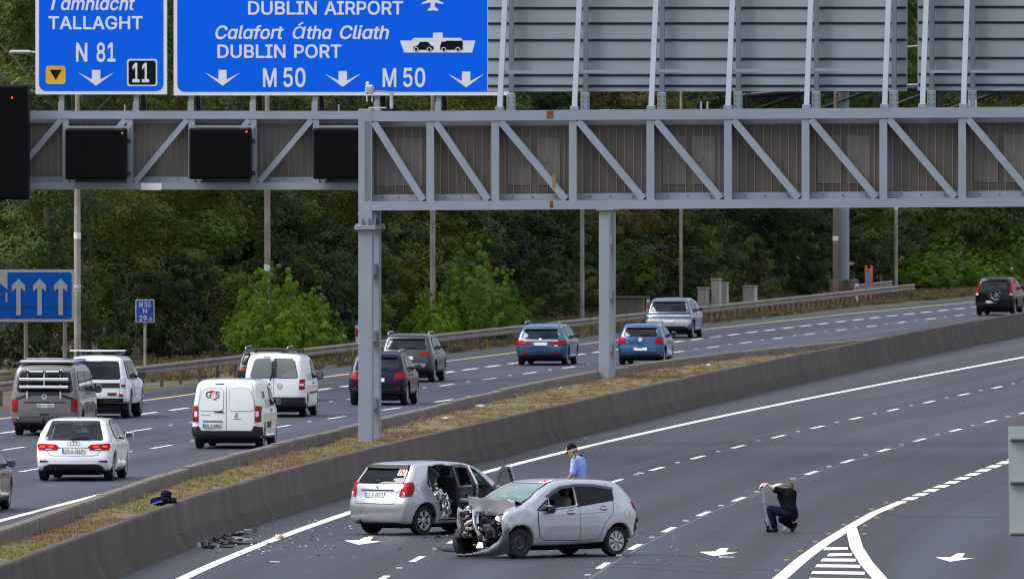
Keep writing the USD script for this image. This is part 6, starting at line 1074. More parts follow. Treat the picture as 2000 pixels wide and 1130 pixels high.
gl = f.glass("rear_window", "rear", rg, pane("rear_dark_glass", (.13, .135, .15)), r=.05); f.glass("windscreen", "front", [(-.62, .98), (.62, .98), (.52, 1.37), (-.52, 1.37)], M_SHAT)
for q in LW: f.glass("side_window", "L", q, M_GLASSC, frit=.02)
f.panel("roof_spoiler", "rear", [(-.56, 1.355), (.56, 1.355), (.53, 1.425), (-.53, 1.425)], M_TRIM, .045, .09)
nb = f.panel("n_plate", "rear", [(-.55, 1.215), (-.36, 1.215), (-.35, 1.35), (-.52, 1.35)], M_NWHITE, .016, .006); f.text("n_letter", "N", -.447, 1.282, .095, .115, M_NRED, .024, parent=nb)
for p in sym([(.575, .775), (.738, .785), (.725, 1.075), (.66, 1.06), (.60, .92)]):
    tl = f.panel("tail_light", "rear", p, M_TAIL, .016, .04, r=.03); sg = 1 if p[0][0] > 0 else -1; f.panel("clear_lens", "rear", [(sg * .65, .87), (sg * .705, .80), (sg * .70, .88), (sg * .645, .87)][::sg], M_REV, .02, .01, parent=tl); f.panel("clear_lens", "rear", [(sg * .645, .785), (sg * .705, .79), (sg * .70, .83), (sg * .645, .825)][::sg], pm("tail_light_pink", (.5, .12, .12), .25, coat=.6), .02, .01, parent=tl)
for v in "RL": f.panel("tail_light_side", v, [(.155, .785), (.30, .80), (.39, .92), (.41, 1.05), (.36, 1.085), (.25, 1.07)], M_TAIL, .014, .04, r=.03)
f.seam("boot_gap", "rear", [(-.60, 1.04), (-.57, .70), (-.48, .64), (.48, .64), (.57, .70), (.60, 1.04)], .014); f.panel("plate_recess", "rear", [(-.40, .91), (.40, .91), (.32, .73), (-.32, .73)], W_SILVER, .004, .02, r=.02); f.panel("recess_lip", "rear", [(-.42, .925), (.42, .925), (.42, .905), (-.42, .905)], M_TRIM, .02, .03)
f.plate(.02, .82, "12-D-63577", .50, .115, .014); f.panel("round_badge", "rear", Point(0, .985).buffer(.048), M_CHROME, .01, .012); f.panel("badge_centre", "rear", Point(0, .985).buffer(.034), pm("badge_green", (.03, .16, .06), .4), .016, .006); f.panel("model_lettering", "rear", sbox(-.54, .965, -.36, .985), M_GREYTXT, .005, .006)
x = f.hit([(0, 1.10)], "rear", .02)[0, 0]; part(f.t, "rear_wiper", cat([rb((x, .02, 1.10), (.05, .12, .05), .015), beam((x, .0, 1.11), (x + .03, -.36, 1.135), .022, .03)]), M_TRIM)
f.seam("bumper_crease", "rear", [(-.76, .63), (.76, .63)], .012, M_GREYTXT); f.panel("lower_trim", "rear", [(-.60, .215), (.60, .215), (.58, .25), (-.58, .25)], M_TRIM, .008, .03)
a = np.arange(0, 6.6, .3); f.seam("fuel_flap", "R", np.stack([.52 + .075 * np.cos(a), .96 + .085 * np.sin(a)], 1), .008, M_GREYTXT, .003)
f.seam("sill_line", "R", [(1.15, .30), (2.9, .30)], .03); f.panel("sill_trim", "R", [(1.20, .30), (2.9, .31), (2.9, .36), (1.24, .36)], M_TRIM, -.03, .05)
def open_door(nm, poly, win, hx, ang, handle, glass_look, label):
    pg = Polygon(poly).buffer(.012); wp = Polygon(win); hy = float(f.hit([(hx, .7)], "R", 0)[0, 1]) - .01; T = lambda m: hinge(m, hx, hy, ang)
    d = part(f.t, nm, T(f.shell("R", pg.difference(wp), .0, .045, .10)), W_SILVER, label, smooth=40); low = pg.buffer(-.035).difference(wp.buffer(.03))
    part(d, "inner_trim", T(f.shell("R", low, -.045, .05, .10)), M_INT, smooth=40); part(d, "window_pane", T(f.shell("R", wp.buffer(.02), -.02, .006, .10)), glass_look)
    cx = np.mean([q[0] for q in poly]); yy = float(f.hit([(cx, .72)], "R", -.12)[0, 1])
    part(d, "arm_rest", T(rb((cx, yy + .02, .70), (.46, .07, .09), .025)), pm("door_grey", (.10, .10, .105), .6), smooth=50); part(d, "pull_cup", T(rb((cx + .12, yy, .80), (.16, .05, .12), .02)), M_TRIM, smooth=50); part(d, "speaker_grille", T(rb((cx + .18, yy - .02, .50), (.22, .03, .22), .02)), M_TRIM)
    xr = min(q[0] for q in poly) if nm == "rear_door" else poly[0][0]; part(d, "latch", T(cat([rb((xr + (.12 if nm == "rear_door" else .0) - .012, yy - .06, z), (.02, .03, .05), .004) for z in (.86, .76, .70)])), M_TRIM); part(d, "door_handle", T(rb((handle, float(f.hit([(handle, .90)], "R", .02)[0, 1]), .90), (.18, .03, .035), .01)), W_SILVER, smooth=50)
open_door("rear_door", [(1.08, 1.395), (.92, 1.04), (1.0, .86), (1.17, .64), (1.26, .37), (1.80, .34), (1.79, 1.41), (1.35, 1.425)], [(1.04, 1.02), (1.74, .98), (1.75, 1.365), (1.35, 1.38), (1.11, 1.35)], 1.82, math.radians(66), 1.15, M_GLASSD, "open rear door showing its dark inner side")
open_door("front_door", [(1.93, 1.37), (1.93, .34), (2.84, .36), (2.88, .90), (2.44, 1.28), (2.2, 1.37)], [(1.99, .97), (2.80, .94), (2.42, 1.24), (2.18, 1.325), (1.99, 1.33)], 2.90, math.radians(70), 2.02, M_GLASSC, "open front door with its clear window up")
part(f.t, "pillar_trim", f.shell("R", [(1.81, .35), (1.93, .35), (1.92, 1.36), (1.80, 1.36)], -.05, .03), M_TRIM, smooth=40); f.interior(2.0, 1.0, .36, dash=2.68); f.mirror(2.70, 1.02, 1)
for x in f.wheels: f.wheel(x, -1, "cover", spokes=6); f.wheel(x, 1, "cover", spokes=6)
r9 = np.random.default_rng(9)
def crinkle(c, s, seed, n=420, amp=.28):
    r = np.random.default_rng(seed); d = r.normal(0, 1, (n, 3)); d /= np.linalg.norm(d, axis=1, keepdims=True); h = trimesh.convex.convex_hull(d); v = np.array(h.vertices); k = 1 + amp * (meshkit.noise(v * 3.1 + seed) - .5) * 2 + r.normal(0, amp * .33, len(v)); return v * k[:, None] * np.array(s) + np.array(c), np.array(h.faces)
fb = thing("foil_blanket", "crumpled silver foil emergency blanket on the sill of the open rear door", "blanket", f.t.GetAttribute("xformOp:translate").Get(), f.rz); UsdGeom.Xformable(fb).AddScaleOp().Set(Gf.Vec3f(f.k, f.k, f.k))
part(fb, "sheet", cat([crinkle((1.48, -.56, .60), (.17, .13, .28), 1), crinkle((1.30, -.54, .78), (.15, .12, .18), 2), crinkle((1.62, -.58, .55), (.11, .11, .24), 3)]), M_FOIL)

# ---- silver hatchback with the destroyed front
def crush(X, Y, Z, S):
    n = (meshkit.fbm(np.stack([Y * 3, Z * 3, X * 0], -1), 3, 5) - .5) * .35; xc = 3.22 + .30 * np.clip((Y - .50) / .25, 0, 1) + n
    S = np.maximum(S, (X - xc) * .8); bay = np.maximum.reduce([2.78 - X, np.abs(Y + .02) - .60, .22 - Z, Z - 1.3]); S = np.maximum(S, -bay)
    return S - .022 * (meshkit.fbm(np.stack([X * 5, Y * 5, Z * 5], -1), 2, 8) - .5) * np.clip((X - 2.6) / .4, 0, 1) * 2
y = Car("wrecked_hatchback", "silver hatchback with its front end torn open and crumpled bonnet, side towards us", 3.885, 1.695, 1.51, [(.24, .30), (.08, .36), (.04, .60), (.0, .80), (.06, 1.02), (.22, 1.20), (.42, 1.40), (.62, 1.475), (1.2, 1.505), (1.75, 1.51), (2.15, 1.475), (2.5, 1.33), (2.95, 1.07), (3.35, .98), (3.70, .84), (3.87, .62), (3.87, .4), (3.75, .25), (2.0, .215)], W_SILVER, (.63, 3.14), .295, (1154, 1084), (-2.283,), 1.0, h=.027, plan=(.8, .12, 1.0, .12), bow=(.12, .24), rk=.06, cabin=(.35, 2.62, .34), arch=.05, flare=.03, warp=crush,
        sect=[(0, .83), (.14, .90), (.28, .965), (.42, 1.0), (.54, .992), (.63, .955), (.82, .85), (1.0, .735)])
FWn = [(1.66, .99), (2.36, .935), (2.36, 1.17), (2.28, 1.25), (2.04, 1.345), (1.66, 1.385)]; QW = [(2.42, .93), (2.74, .915), (2.42, 1.12)]; RWn = [(.72, 1.10), (1.58, 1.00), (1.58, 1.385), (1.2, 1.375), (.72, 1.31)]
for q in (FWn, RWn): y.cut_side(Polygon(q).buffer(-.015).exterior.coords[:-1])
ws = [(-.66, .99), (.66, .99), (.54, 1.42), (-.54, 1.42)]; y.cut_end(Polygon(ws).buffer(-.03).exterior.coords[:-1], 1.7, 3.4); y.cut_end([(-.48, 1.12), (.48, 1.12), (.42, 1.36), (-.42, 1.36)], -.2, .8); y.body(); common(y, 2.75)
y.glass("windscreen", "front", ws, M_SHAT, r=.05); y.glass("rear_window", "rear", [(-.52, 1.08), (.52, 1.08), (.46, 1.38), (-.46, 1.38)], M_GLASSD)
for v in "LR":
    y.glass("side_window", v, RWn, pane("dark_side_glass", (.34, .35, .36)), frit=.02); y.glass("quarter_window", v, QW, pane("quarter_glass", (.72, .76, .74)), frit=.015, r=.015)
    y.panel("pillar_trim", v, [(1.585, .99), (1.66, .985), (1.66, 1.39), (1.585, 1.39)], M_TRIM, .006, .012); y.panel("wind_deflector", v, [(.70, 1.325), (1.2, 1.40), (1.62, 1.41), (2.06, 1.37), (2.44, 1.20), (2.40, 1.165), (2.04, 1.315), (1.62, 1.355), (1.2, 1.345), (.70, 1.27)], pm("smoked_plastic", (.06, .06, .065), .3), .028, .012)
    y.seam("window_seal", v, [(.70, 1.085), (1.6, .985), (2.44, .915)], .014, M_RUBBER, .004); y.panel("mirror_base", v, [(2.40, .915), (2.48, .915), (2.46, 1.10), (2.40, 1.14)], M_TRIM, .006, .012)
    y.seam("door_gap", v, [(1.62, .34), (1.625, .98)], .010); y.seam("door_gap", v, [(2.66, .42), (2.72, .70), (2.70, .92)], .024); y.seam("door_gap", v, [(1.62, .325), (2.5, .335), (2.66, .42)], .012); y.seam("door_gap", v, [(1.62, .325), (1.12, .345), (1.02, .62), (.78, .84), (.74, 1.06), (.84, 1.40)], .010); y.seam("door_crease", v, [(1.0, .86), (2.6, .79)], .010, M_GREYTXT, .002)
    y.panel("sill_trim", v, [(1.0, .235), (2.72, .235), (2.72, .305), (1.0, .305)], M_GREYTXT, .0, .03)
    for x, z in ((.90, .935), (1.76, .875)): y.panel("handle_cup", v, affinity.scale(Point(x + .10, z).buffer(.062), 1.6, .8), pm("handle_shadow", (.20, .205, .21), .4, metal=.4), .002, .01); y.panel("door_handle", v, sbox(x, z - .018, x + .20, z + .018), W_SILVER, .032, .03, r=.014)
    y.panel("tail_light", v, [(.06, .84), (.20, .93), (.25, 1.06), (.09, 1.04)], M_TAIL, .012, .03, r=.02)
y.seam("fuel_flap", "L", np.stack([.40 + .075 * np.cos(a), .81 + .085 * np.sin(a)], 1), .008, M_GREYTXT, .003)
for p in sym([(.58, .82), (.69, .82), (.69, 1.05), (.62, 1.05)]): y.panel("tail_light", "rear", p, M_TAIL, .012, .03, r=.03)
y.panel("torn_bumper_mount", "L", [(.0, .38), (.18, .42), (.20, .60), (.10, .76), (.0, .74)], M_TRIM, .010, .05); y.panel("bare_rear_panel", "rear", [(-.72, .36), (.72, .36), (.74, .74), (-.74, .74)], M_TRIM, .012, .03)
for i in range(5):
    pc = y.hit([(.10 + .02 * (i % 3), .40 + .07 * i)], "L", .005)[0]; part(y.t, "torn_clip", rb(pc, (.08, .05, .09), .012, .4 * i), (M_TRIM, M_GREYTXT)[i % 2])
nb = y.panel("n_plate", "top", [(2.06, .30), (2.26, .28), (2.26, .50), (2.06, .52)], M_NWHITE, .02, .008)
m_ = meshkit.text_mesh("N", .13, .003, True); v_ = np.array(m_.vertices); v_[:, :2] -= (v_[:, :2].min(0) + v_[:, :2].max(0)) / 2; P_ = y.hit(np.stack([2.16 + -v_[:, 1], .40 + v_[:, 0]], 1), "top", .03); P_[:, 2] += v_[:, 2]; part(nb, "n_letter", (P_, m_.faces), M_NRED)
part(y.t, "door_mirror", cat([rb((2.42, .90, .93), (.13, .19, .15), .05), beam((2.44, .80, .90), (2.44, .90, .92), .06, .06)]), M_TRIM, "black door mirror hanging with its glass gone", smooth=50); part(y.t, "broken_mirror_edge", rb((2.49, .90, 1.0), (.05, .17, .025), .008), W_SILVER)
M_BEIGE = pm("seat_beige", (.20, .18, .16), .85, var=.15); y.seats(1.75, 2, .36, look=M_BEIGE, name="front_seat"); y.seats(.95, 1, .38, .56, M_SEAT, "rear_seat"); part(y.t, "dashboard", rb((2.5, 0, .82), (.42, 1.3, .3), .08), M_INT, smooth=50)
for hy in (-.36, .36): v, ff = rb((0, 0, 0), (.12, .20, .16), .04); part(y.t, "headrest_cover", (v @ roty(-.18).T + [1.75 - .10 + .0, hy, 1.25], ff), M_TRIM, smooth=50)
y.wheel(.63, 1, "cover", spokes=8); y.wheel(.63, -1, "cover", spokes=8); y.wheel(3.14, 1, "steel", look=M_RIMD, y=.80)
wf = y.wheel(3.20, -1, "steel", look=M_RIMD, y=.82)
# crumpled bonnet: a creased sheet with thickness
gx, gy = np.linspace(0, 1, 11), np.linspace(-1, 1, 15); U, Vv = np.meshgrid(gx, gy, indexing="ij"); xs = np.interp(U, [0, .60, 1], [2.74, 3.24, 3.21]) - .08 * U * np.abs(Vv) ** 2
prof = np.interp(U, [0, .25, .55, .68, .86, 1], [1.005, 1.08, 1.16, 1.13, .93, .84]); tri = lambda q: 2 * np.abs(q - np.floor(q + .5))
zz = prof - .07 * np.clip(Vv, 0, 1) ** 2 + .075 * (tri(Vv * 1.15 + U * .8 + .2) - .5) * np.clip(U * 2.6 - 1.1, 0, 1) + .045 * (tri(Vv * 2.3 - U * 1.7) - .5) * np.clip(U * 2 - .8, 0, 1) + .02 * (meshkit.fbm(np.stack([U * 6, Vv * 6, U * 0], -1), 3, 4) - .5)
zz = zz + .10 * np.clip(Vv - .35, 0, 1) * np.clip(U - .2, 0, 1) * 1.2 + .05 * np.clip(-Vv - .2, 0, 1) * U
V0 = np.stack([xs, Vv * .70, zz], -1).reshape(-1, 3); n1, n2 = U.shape; idg = np.arange(n1 * n2).reshape(n1, n2); q = np.stack([idg[:-1, :-1], idg[1:, :-1], idg[1:, 1:], idg[:-1, 1:]], -1).reshape(-1, 4); fa = np.vstack([q[:, [0, 1, 2]], q[:, [0, 2, 3]]])
part(y.t, "crumpled_bonnet", (np.vstack([V0, V0 - [0, 0, .018]]), np.vstack([fa, fa[:, ::-1] + len(V0)])), W_SILVER, "buckled silver bonnet folded up against the windscreen", smooth=12)
part(y.t, "bonnet_frame", (np.vstack([V0 * [.985, .9, 1] - [-.03, 0, .05], V0 * [.985, .9, 1] - [-.03, 0, .065]]), np.vstack([fa, fa[:, ::-1] + len(V0)])), M_UNDER)
# engine bay: dark blocks, hoses, bent bars, torn lamps
M_ENG = pm("engine_dark", (.012, .012, .013), .6, var=.5, scale=7); M_ALLOY = pm("engine_alloy", (.16, .16, .17), .45, metal=.6, var=.3, scale=8); M_PALE = pm("pale_plastic", (.45, .42, .38), .5, var=.15); M_DKGREY = pm("bumper_grey", (.036, .039, .047), .45, var=.15)
r3 = np.random.default_rng(33)
part(y.t, "engine_block", cat([rb((2.98, -.05, .55), (.42, .60, .50), .05), rb((3.05, .22, .62), (.30, .30, .34), .05), rb((2.95, -.40, .50), (.36, .26, .40), .05)]), M_ENG, smooth=40); part(y.t, "bulkhead", rb((2.76, 0, .62), (.06, 1.25, .72), .02), M_UNDER); part(y.t, "lower_subframe", rb((3.0, 0, .24), (.50, .95, .08), .03), M_UNDER)
for i in range(64):
    p = np.array([3.10 + .42 * r3.random(), r3.uniform(-.66, .60), r3.uniform(.22, .88)]); k = i % 4; look = [M_ENG, M_UNDER, M_ENG, M_ALLOY][k] if r3.random() < .93 else M_CHROME; d3 = r3.normal(0, 1, 3); d3 /= np.linalg.norm(d3)
    if k < 2: v, ff = rb((0, 0, 0), r3.uniform(.05, .17, 3), .012); R3 = rotz(r3.uniform(0, 3)) @ roty(r3.uniform(-1, 1)); part(y.t, "engine_fragment", (v @ R3.T + p, ff), look)
    elif k == 2: part(y.t, "hose", tube([p, p + d3 * .10 + [.03, 0, .03], p + d3 * .20 + [0, .02, -.04], p + d3 * .28], .016, 7), M_ENG, smooth=True)
    else: part(y.t, "bracket", xf(crinkle((0, 0, 0), r3.uniform(.02, .055, 3), i, 40, .5), None, p), look)
part(y.t, "bent_crossbar", tube([(3.40, -.20, .88), (3.52, -.13, .76), (3.55, -.06, .60), (3.54, .06, .45), (3.50, .20, .33)], .045, 8), M_ALLOY, smooth=True); part(y.t, "bent_crossbar", tube([(3.46, -.08, .58), (3.53, .05, .46), (3.50, .16, .36)], .028, 8), M_CHROME, smooth=True); part(y.t, "upright_bar", beam((3.38, -.26, .92), (3.50, -.10, .66), .12, .03), W_SILVER)
part(y.t, "pale_duct", tube([(3.30, -.62, .55), (3.44, -.48, .62), (3.48, -.32, .68), (3.42, -.18, .74)], [.05, .045, .04, .03], 8), M_PALE, smooth=True); part(y.t, "pale_duct", tube([(3.36, -.58, .48), (3.46, -.40, .56), (3.50, -.22, .55)], .035, 8), M_PALE, smooth=True)
part(y.t, "torn_wing", xf(crinkle((0, 0, 0), (.10, .05, .20), 71, 60, .35), rotz(.3), (3.36, -.72, .74)), W_SILVER, "torn silver wing tip standing up"); part(y.t, "broken_headlamp", xf(crinkle((0, 0, 0), (.10, .12, .09), 72, 70, .4), None, (3.36, .46, .72)), M_CHROME); part(y.t, "broken_headlamp", xf(crinkle((0, 0, 0), (.07, .08, .08), 73, 60, .4), None, (3.30, -.60, .86)), M_CHROME); part(y.t, "intercooler", rb((3.42, .22, .52), (.06, .36, .26), .02), M_DKGREY)
# hanging bumper corner: a curved shell in front of the near wheel, trailing to the ground
bt = np.linspace(0, 1, 22); bx_ = np.interp(bt, [0, .18, .38, .6, .8, 1], [3.44, 3.60, 3.72, 3.79, 3.82, 3.84]); by_ = np.interp(bt, [0, .18, .38, .6, .8, 1], [.83, .76, .56, .28, .02, -.25]); zt1 = np.interp(bt, [0, .10, .22, .38, .6, .8, 1], [.62, .55, .36, .22, .13, .09, .07]) + .03 * (meshkit.noise(np.stack([bt * 14, bt * 0, bt * 0], 1)) - .5); zb1 = np.interp(bt, [0, .3, 1], [.13, .05, .025])
zf = np.linspace(0, 1, 6); VB = np.stack([bx_[:, None] + .05 * np.sin(zf * 3.0)[None] + 0 * zf[None], by_[:, None] + .03 * np.sin(zf * 3)[None], zb1[:, None] + (zt1 - zb1)[:, None] * zf[None]], -1).reshape(-1, 3); idg = np.arange(22 * 6).reshape(22, 6); q = np.stack([idg[:-1, :-1], idg[1:, :-1], idg[1:, 1:], idg[:-1, 1:]], -1).reshape(-1, 4); fq = np.vstack([q[:, [0, 1, 2]], q[:, [0, 2, 3]]])
tb = trimesh.Trimesh(np.vstack([VB, VB - [.022, .008, .004]]), np.vstack([fq, fq[:, ::-1] + len(VB)]), process=False); part(y.t, "torn_bumper", tm(tb), M_DKGREY, "torn grey front bumper corner touching the road", smooth=40)
# ================================================================ PEOPLE
def flesh(bones, refine=.03, smooth=8):
    """bones: (point, radius, point, radius[, squash]) joined into one continuous surface"""
    tot = None
    for b in bones:
        p0, r0, p1, r1 = b[:4]; q = b[4] if len(b) > 4 else (1, 1, 1)
        ms = [manifold3d.Manifold.sphere(r, 20).scale(q).translate(tuple(map(float, p))) for p, r in ((p0, r0), (p1, r1))]; h = manifold3d.Manifold.batch_hull(ms); tot = h if tot is None else tot + h
    tot = tot.refine_to_length(refine); m = tot.to_mesh(); t = trimesh.Trimesh(m.vert_properties[:, :3], m.tri_verts); t.merge_vertices(); trimesh.smoothing.filter_taubin(t, iterations=smooth); return tm(t)
def hand(w, d, side, palmn, curl=.5, s=1.0):
    """bones of a hand: w wrist, d direction of the fingers, side towards the thumb, palmn out of the palm"""
    w, d, sd, pn = (np.asarray(k, float) for k in (w, d, side, palmn)); d /= np.linalg.norm(d); sd /= np.linalg.norm(sd); pn /= np.linalg.norm(pn); B = []
    for k, (o, L) in enumerate(((.030, .072), (.010, .080), (-.010, .074), (-.029, .058))):
        a = w + d * .01 * s + sd * o * .7 * s; kn = w + d * .092 * s + sd * o * s; B.append((a, .017 * s, kn, .012 * s)); j1 = kn + (d * math.cos(curl) + pn * math.sin(curl)) * L * .45 * s; j2 = j1 + (d * math.cos(curl * 2.2) + pn * math.sin(curl * 2.2)) * L * .33 * s; j3 = j2 + (d * math.cos(curl * 3) + pn * math.sin(curl * 3)) * L * .25 * s
        B += [(kn, .0095 * s, j1, .009 * s), (j1, .009 * s, j2, .0085 * s), (j2, .0085 * s, j3, .0075 * s)]
    t0 = w + d * .025 * s + sd * .028 * s; t1 = t0 + (d * .6 + sd * .7 + pn * .3) * .045 * s; t2 = t1 + (d * .9 + sd * .1 + pn * .5) * .032 * s; return B + [(w + sd * .01, .018 * s, t0, .015 * s), (t0, .013 * s, t1, .011 * s), (t1, .010 * s, t2, .0085 * s)]
def head_bones(c, f, up, s=1.0):
    """skull, jaw, nose, ears; c centre, f facing, up"""
    c, f, up = (np.asarray(k, float) for k in (c, f, up)); f /= np.linalg.norm(f); up = up - f * (up @ f); up /= np.linalg.norm(up); l = np.cross(up, f); P = lambda a, b, d: c + (f * a + l * b + up * d) * s
    return [(P(-.022, 0, .035), .083 * s, P(.028, 0, .030), .074 * s), (P(.0, 0, -.01), .070 * s, P(.048, 0, -.075), .036 * s), (P(.055, .018, -.02), .040 * s, P(.055, -.018, -.02), .040 * s), (P(.090, 0, .012), .010 * s, P(.112, 0, -.028), .013 * s), (P(.082, .03, .028), .012 * s, P(.082, -.03, .028), .012 * s), (P(.078, .016, -.062), .014 * s, P(.078, -.016, -.062), .014 * s),
            (P(-.005, .082, -.01), .014 * s, P(-.015, .086, .02), .016 * s), (P(-.005, -.082, -.01), .014 * s, P(-.015, -.086, .02), .016 * s)], P
M_SKIN = pm("skin", (.46, .23, .16), .5, var=.08, scale=9); M_SKIN2 = pm("skin_pale", (.62, .42, .36), .5, var=.06, scale=9); M_SHIRT = pm("blue_shirt", (.24, .37, .76), .85, spec=.2, var=.10, scale=5, bump=.5, bscale=14); M_NAVYT = pm("navy_trousers", (.007, .008, .022), .9, spec=.1, var=.2, scale=6, bump=.5, bscale=16); M_BLK = pm("black_cloth", (.005, .005, .007), .9, spec=.1, var=.2, scale=6, bump=.5, bscale=16); M_BOOT = pm("boot_leather", (.008, .008, .008), .6, spec=.25); M_HAIRG = pm("grey_hair", (.20, .17, .15), .8); M_HAIRB = pm("brown_hair", (.055, .030, .018), .7, var=.3, scale=30); M_EYE = pm("eye_dark", (.02, .015, .012), .3); M_CAP = pm("cap_navy", (.005, .006, .014), .9, spec=.1); M_GOLD = pm("badge_gold", (.62, .52, .12), .5)
def lens_eyes(t, P, s=1.0): part(t, "eye", ball(P(.094, .032, .012), .011 * s, 1), M_EYE); part(t, "eye", ball(P(.094, -.032, .012), .011 * s, 1), M_EYE); part(t, "mouth", cat([beam(P(.092, .022, -.064), P(.092, -.022, -.064), .006, .006)]), pm("lips", (.30, .11, .09), .5))
# standing officer: local x forward, y left
po = G(1129, 1037); pt = thing("person", "officer in light blue shirt and black cap standing behind the wrecked hatchback, looking down", "person", (po[0], po[1], .012), math.pi - .38)
hb, P = head_bones((.115, 0, 1.625), (1, .12, -.42), (0, 0, 1), 1.06); A = np.array
hip, wa, ch, nk = A((0, 0, .95)), A((-.01, 0, 1.08)), A((-.005, 0, 1.33)), A((.03, 0, 1.50)); sh = {q: A((.0, q * .185, 1.445)) for q in (-1, 1)}; el = {q: A((.02, q * .26, 1.17)) for q in (-1, 1)}; wr = {1: A((.20, .15, 1.02)), -1: A((.22, -.13, 1.03))}; kn = {q: A((.02, q * .11, .52)) for q in (-1, 1)}; an = {q: A((-.02, q * .12, .09)) for q in (-1, 1)}
torso = lambda e: [(hip, .135 + e, wa, .13 + e, (1.08, 1.25, 1)), (wa, .135 + e, ch, .158 + e, (1.0, 1.22, 1)), (ch, .158 + e, A((0, 0, 1.42)), .122 + e, (.95, 1.4, 1)), (sh[1], .076 + e, sh[-1], .076 + e)]
body = torso(-.012) + hb + [(nk, .060, P(-.02, 0, -.05), .056)]
for q in (-1, 1): body += [(sh[q], .060, el[q], .046), (el[q], .044, wr[q], .030), (hip + [0, q * .085, -.04], .095, kn[q], .062), (kn[q], .062, an[q], .042), (an[q], .04, an[q] + [.14, 0, -.05], .035)] + hand(wr[q], (.75, -.2 * q, -.55), (.3, -q * .9, .3), (-.4, -.5 * q, -.5), .45)
part(pt, "body", flesh(body, .022, 6), M_SKIN, smooth=True); lens_eyes(pt, P, 1.06)
st = torso(.008) + [(nk - [.0, 0, .045], .082, A((0, 0, 1.42)), .10)]
for q in (-1, 1): st += [(sh[q], .080, sh[q] + (el[q] - sh[q]) * .88, .066)]
s_ = part(pt, "shirt", flesh(st, .03, 6), M_SHIRT, smooth=True); part(s_, "collar", cat([lathe([(.070, 0), (.082, .035), (.092, .0), (.070, 0)], 20, "z")]) if False else xf(lathe([(.066, .03), (.074, .04), (.094, -.02), (.088, -.025), (.066, .03)], 20, "z"), roty(.35), nk + [-.005, 0, -.01]), M_SHIRT, smooth=True)
for q in (-1, 1): part(s_, "epaulette", xf(rb((0, 0, 0), (.055, .13, .014), .006), rotx(-q * .42), sh[q] + [.0, q * .01, .088]), M_CAP); part(s_, "epaulette_badge", xf(rb((0, 0, 0), (.035, .035, .008), .004), rotx(-q * .42), sh[q] + [.0, q * .045, .086]), pm("badge_lime", (.45, .75, .05), .5)); part(s_, "arm_badge", ball(sh[q] + (el[q] - sh[q]) * .34 + [.012, q * .072, .0], .036, 1, (1, .22, 1.15)), M_GOLD); part(s_, "cuff_lettering", rb(sh[q] + (el[q] - sh[q]) * .80 + [.015, q * .068, 0], (.075, .008, .016), .003), M_GOLD)
tr = [(hip, .142, hip + [0, 0, .06], .138, (1, 1.18, 1))]
for q in (-1, 1): tr += [(hip + [0, q * .085, -.04], .108, kn[q], .076), (kn[q], .076, an[q] + [0, 0, .02], .066)]
part(pt, "trousers", flesh(tr, .035, 6), M_NAVYT, smooth=True); part(pt, "belt", xf(lathe([(.148, -.02), (.154, 0), (.148, .02)], 28, "z"), np.diag([1, 1.17, 1]), (0, 0, 1.02)), M_BLK, smooth=True)
for q in (-1, 1): part(pt, "boot", flesh([(an[q] + [-.03, 0, -.035], .045, an[q] + [.16, 0, -.05], .04), (an[q] + [0, 0, .06], .055, an[q] + [0, 0, -.03], .052)], .03, 5), M_BOOT, smooth=True)
cp = part(pt, "cap", flesh([(P(-.025, 0, .075), .088, P(.02, 0, .07), .080), (P(-.02, 0, .11), .066, P(.01, 0, .105), .064)], .02, 5), M_CAP, smooth=True); part(cp, "peak", hull([P(.085, y, .055) for y in (-.062, .062)] + [P(.165, y, .020) for y in (-.05, .05)] + [P(.182, y, .016) for y in (-.02, .02)] + [P(.085, y, .042) for y in (-.062, .062)] + [P(.16, 0, .012)]), M_CAP, smooth=40); part(cp, "cap_badge", ball(P(.098, 0, .098), .024, 1, (.6, 1, 1.2)), M_GOLD)
part(pt, "hair", flesh([(P(-.06, .03, -.0), .045, P(-.06, -.03, -.0), .045), (P(-.03, .06, .0), .03, P(-.03, -.06, .0), .03)], .02, 4), M_HAIRG, smooth=True)

# crouching investigator: local x to the right of the picture, y away, z up
pc = G(1530, 1040); ct = thing("person", "person in black shirt and dark trousers crouching on the road with one arm raised", "person", (pc[0], pc[1], .012), 0)
hip = A((.14, 0, .40)); wa = A((.115, .0, .52)); ch = A((.055, .05, .73)); nk = A((.085, .12, .86)); shn, shf = A((-.035, -.02, .83)), A((.20, .16, .80)); elb, wrn = A((-.20, -.05, .895)), A((-.345, -.08, .985)); elf, wrf = A((.20, .34, .52)), A((.09, .36, .20))
kl, al_ = A((-.265, .08, .475)), A((-.185, .05, .10)); kr, ar = A((-.02, .26, .26)), A((.165, .16, .13))
hb2, P2 = head_bones((.135, .20, .885), (-.35, .75, -.55), (0, .1, 1), 1.0)
tors = lambda e: [(hip, .145 + e, wa, .135 + e, (1.1, 1, 1)), (wa, .135 + e, ch, .150 + e, (1.08, .95, 1)), (ch, .15 + e, A((.08, .07, .80)), .11 + e, (1.15, .9, 1)), (shn, .072 + e, shf, .072 + e)]
bd = tors(-.012) + hb2 + [(nk, .06, P2(-.03, 0, -.05), .055), (shn, .058, elb, .045), (elb, .043, wrn, .029), (shf, .058, elf, .044), (elf, .042, wrf, .029), (hip + [-.03, -.04, -.03], .10, kl, .066), (kl, .064, al_, .042), (hip + [.0, .10, -.04], .10, kr, .066), (kr, .062, ar, .042)]
bd += hand(wrn, (-.95, -.05, -.08), (-.1, -.5, -.8), (-.2, .1, -1), .55) + hand(wrf, (-.25, .0, -1), (-.7, .3, .2), (-.5, -.6, 0), .3)
part(ct, "body", flesh(bd, .02, 6), M_SKIN2, smooth=True); lens_eyes(ct, P2)
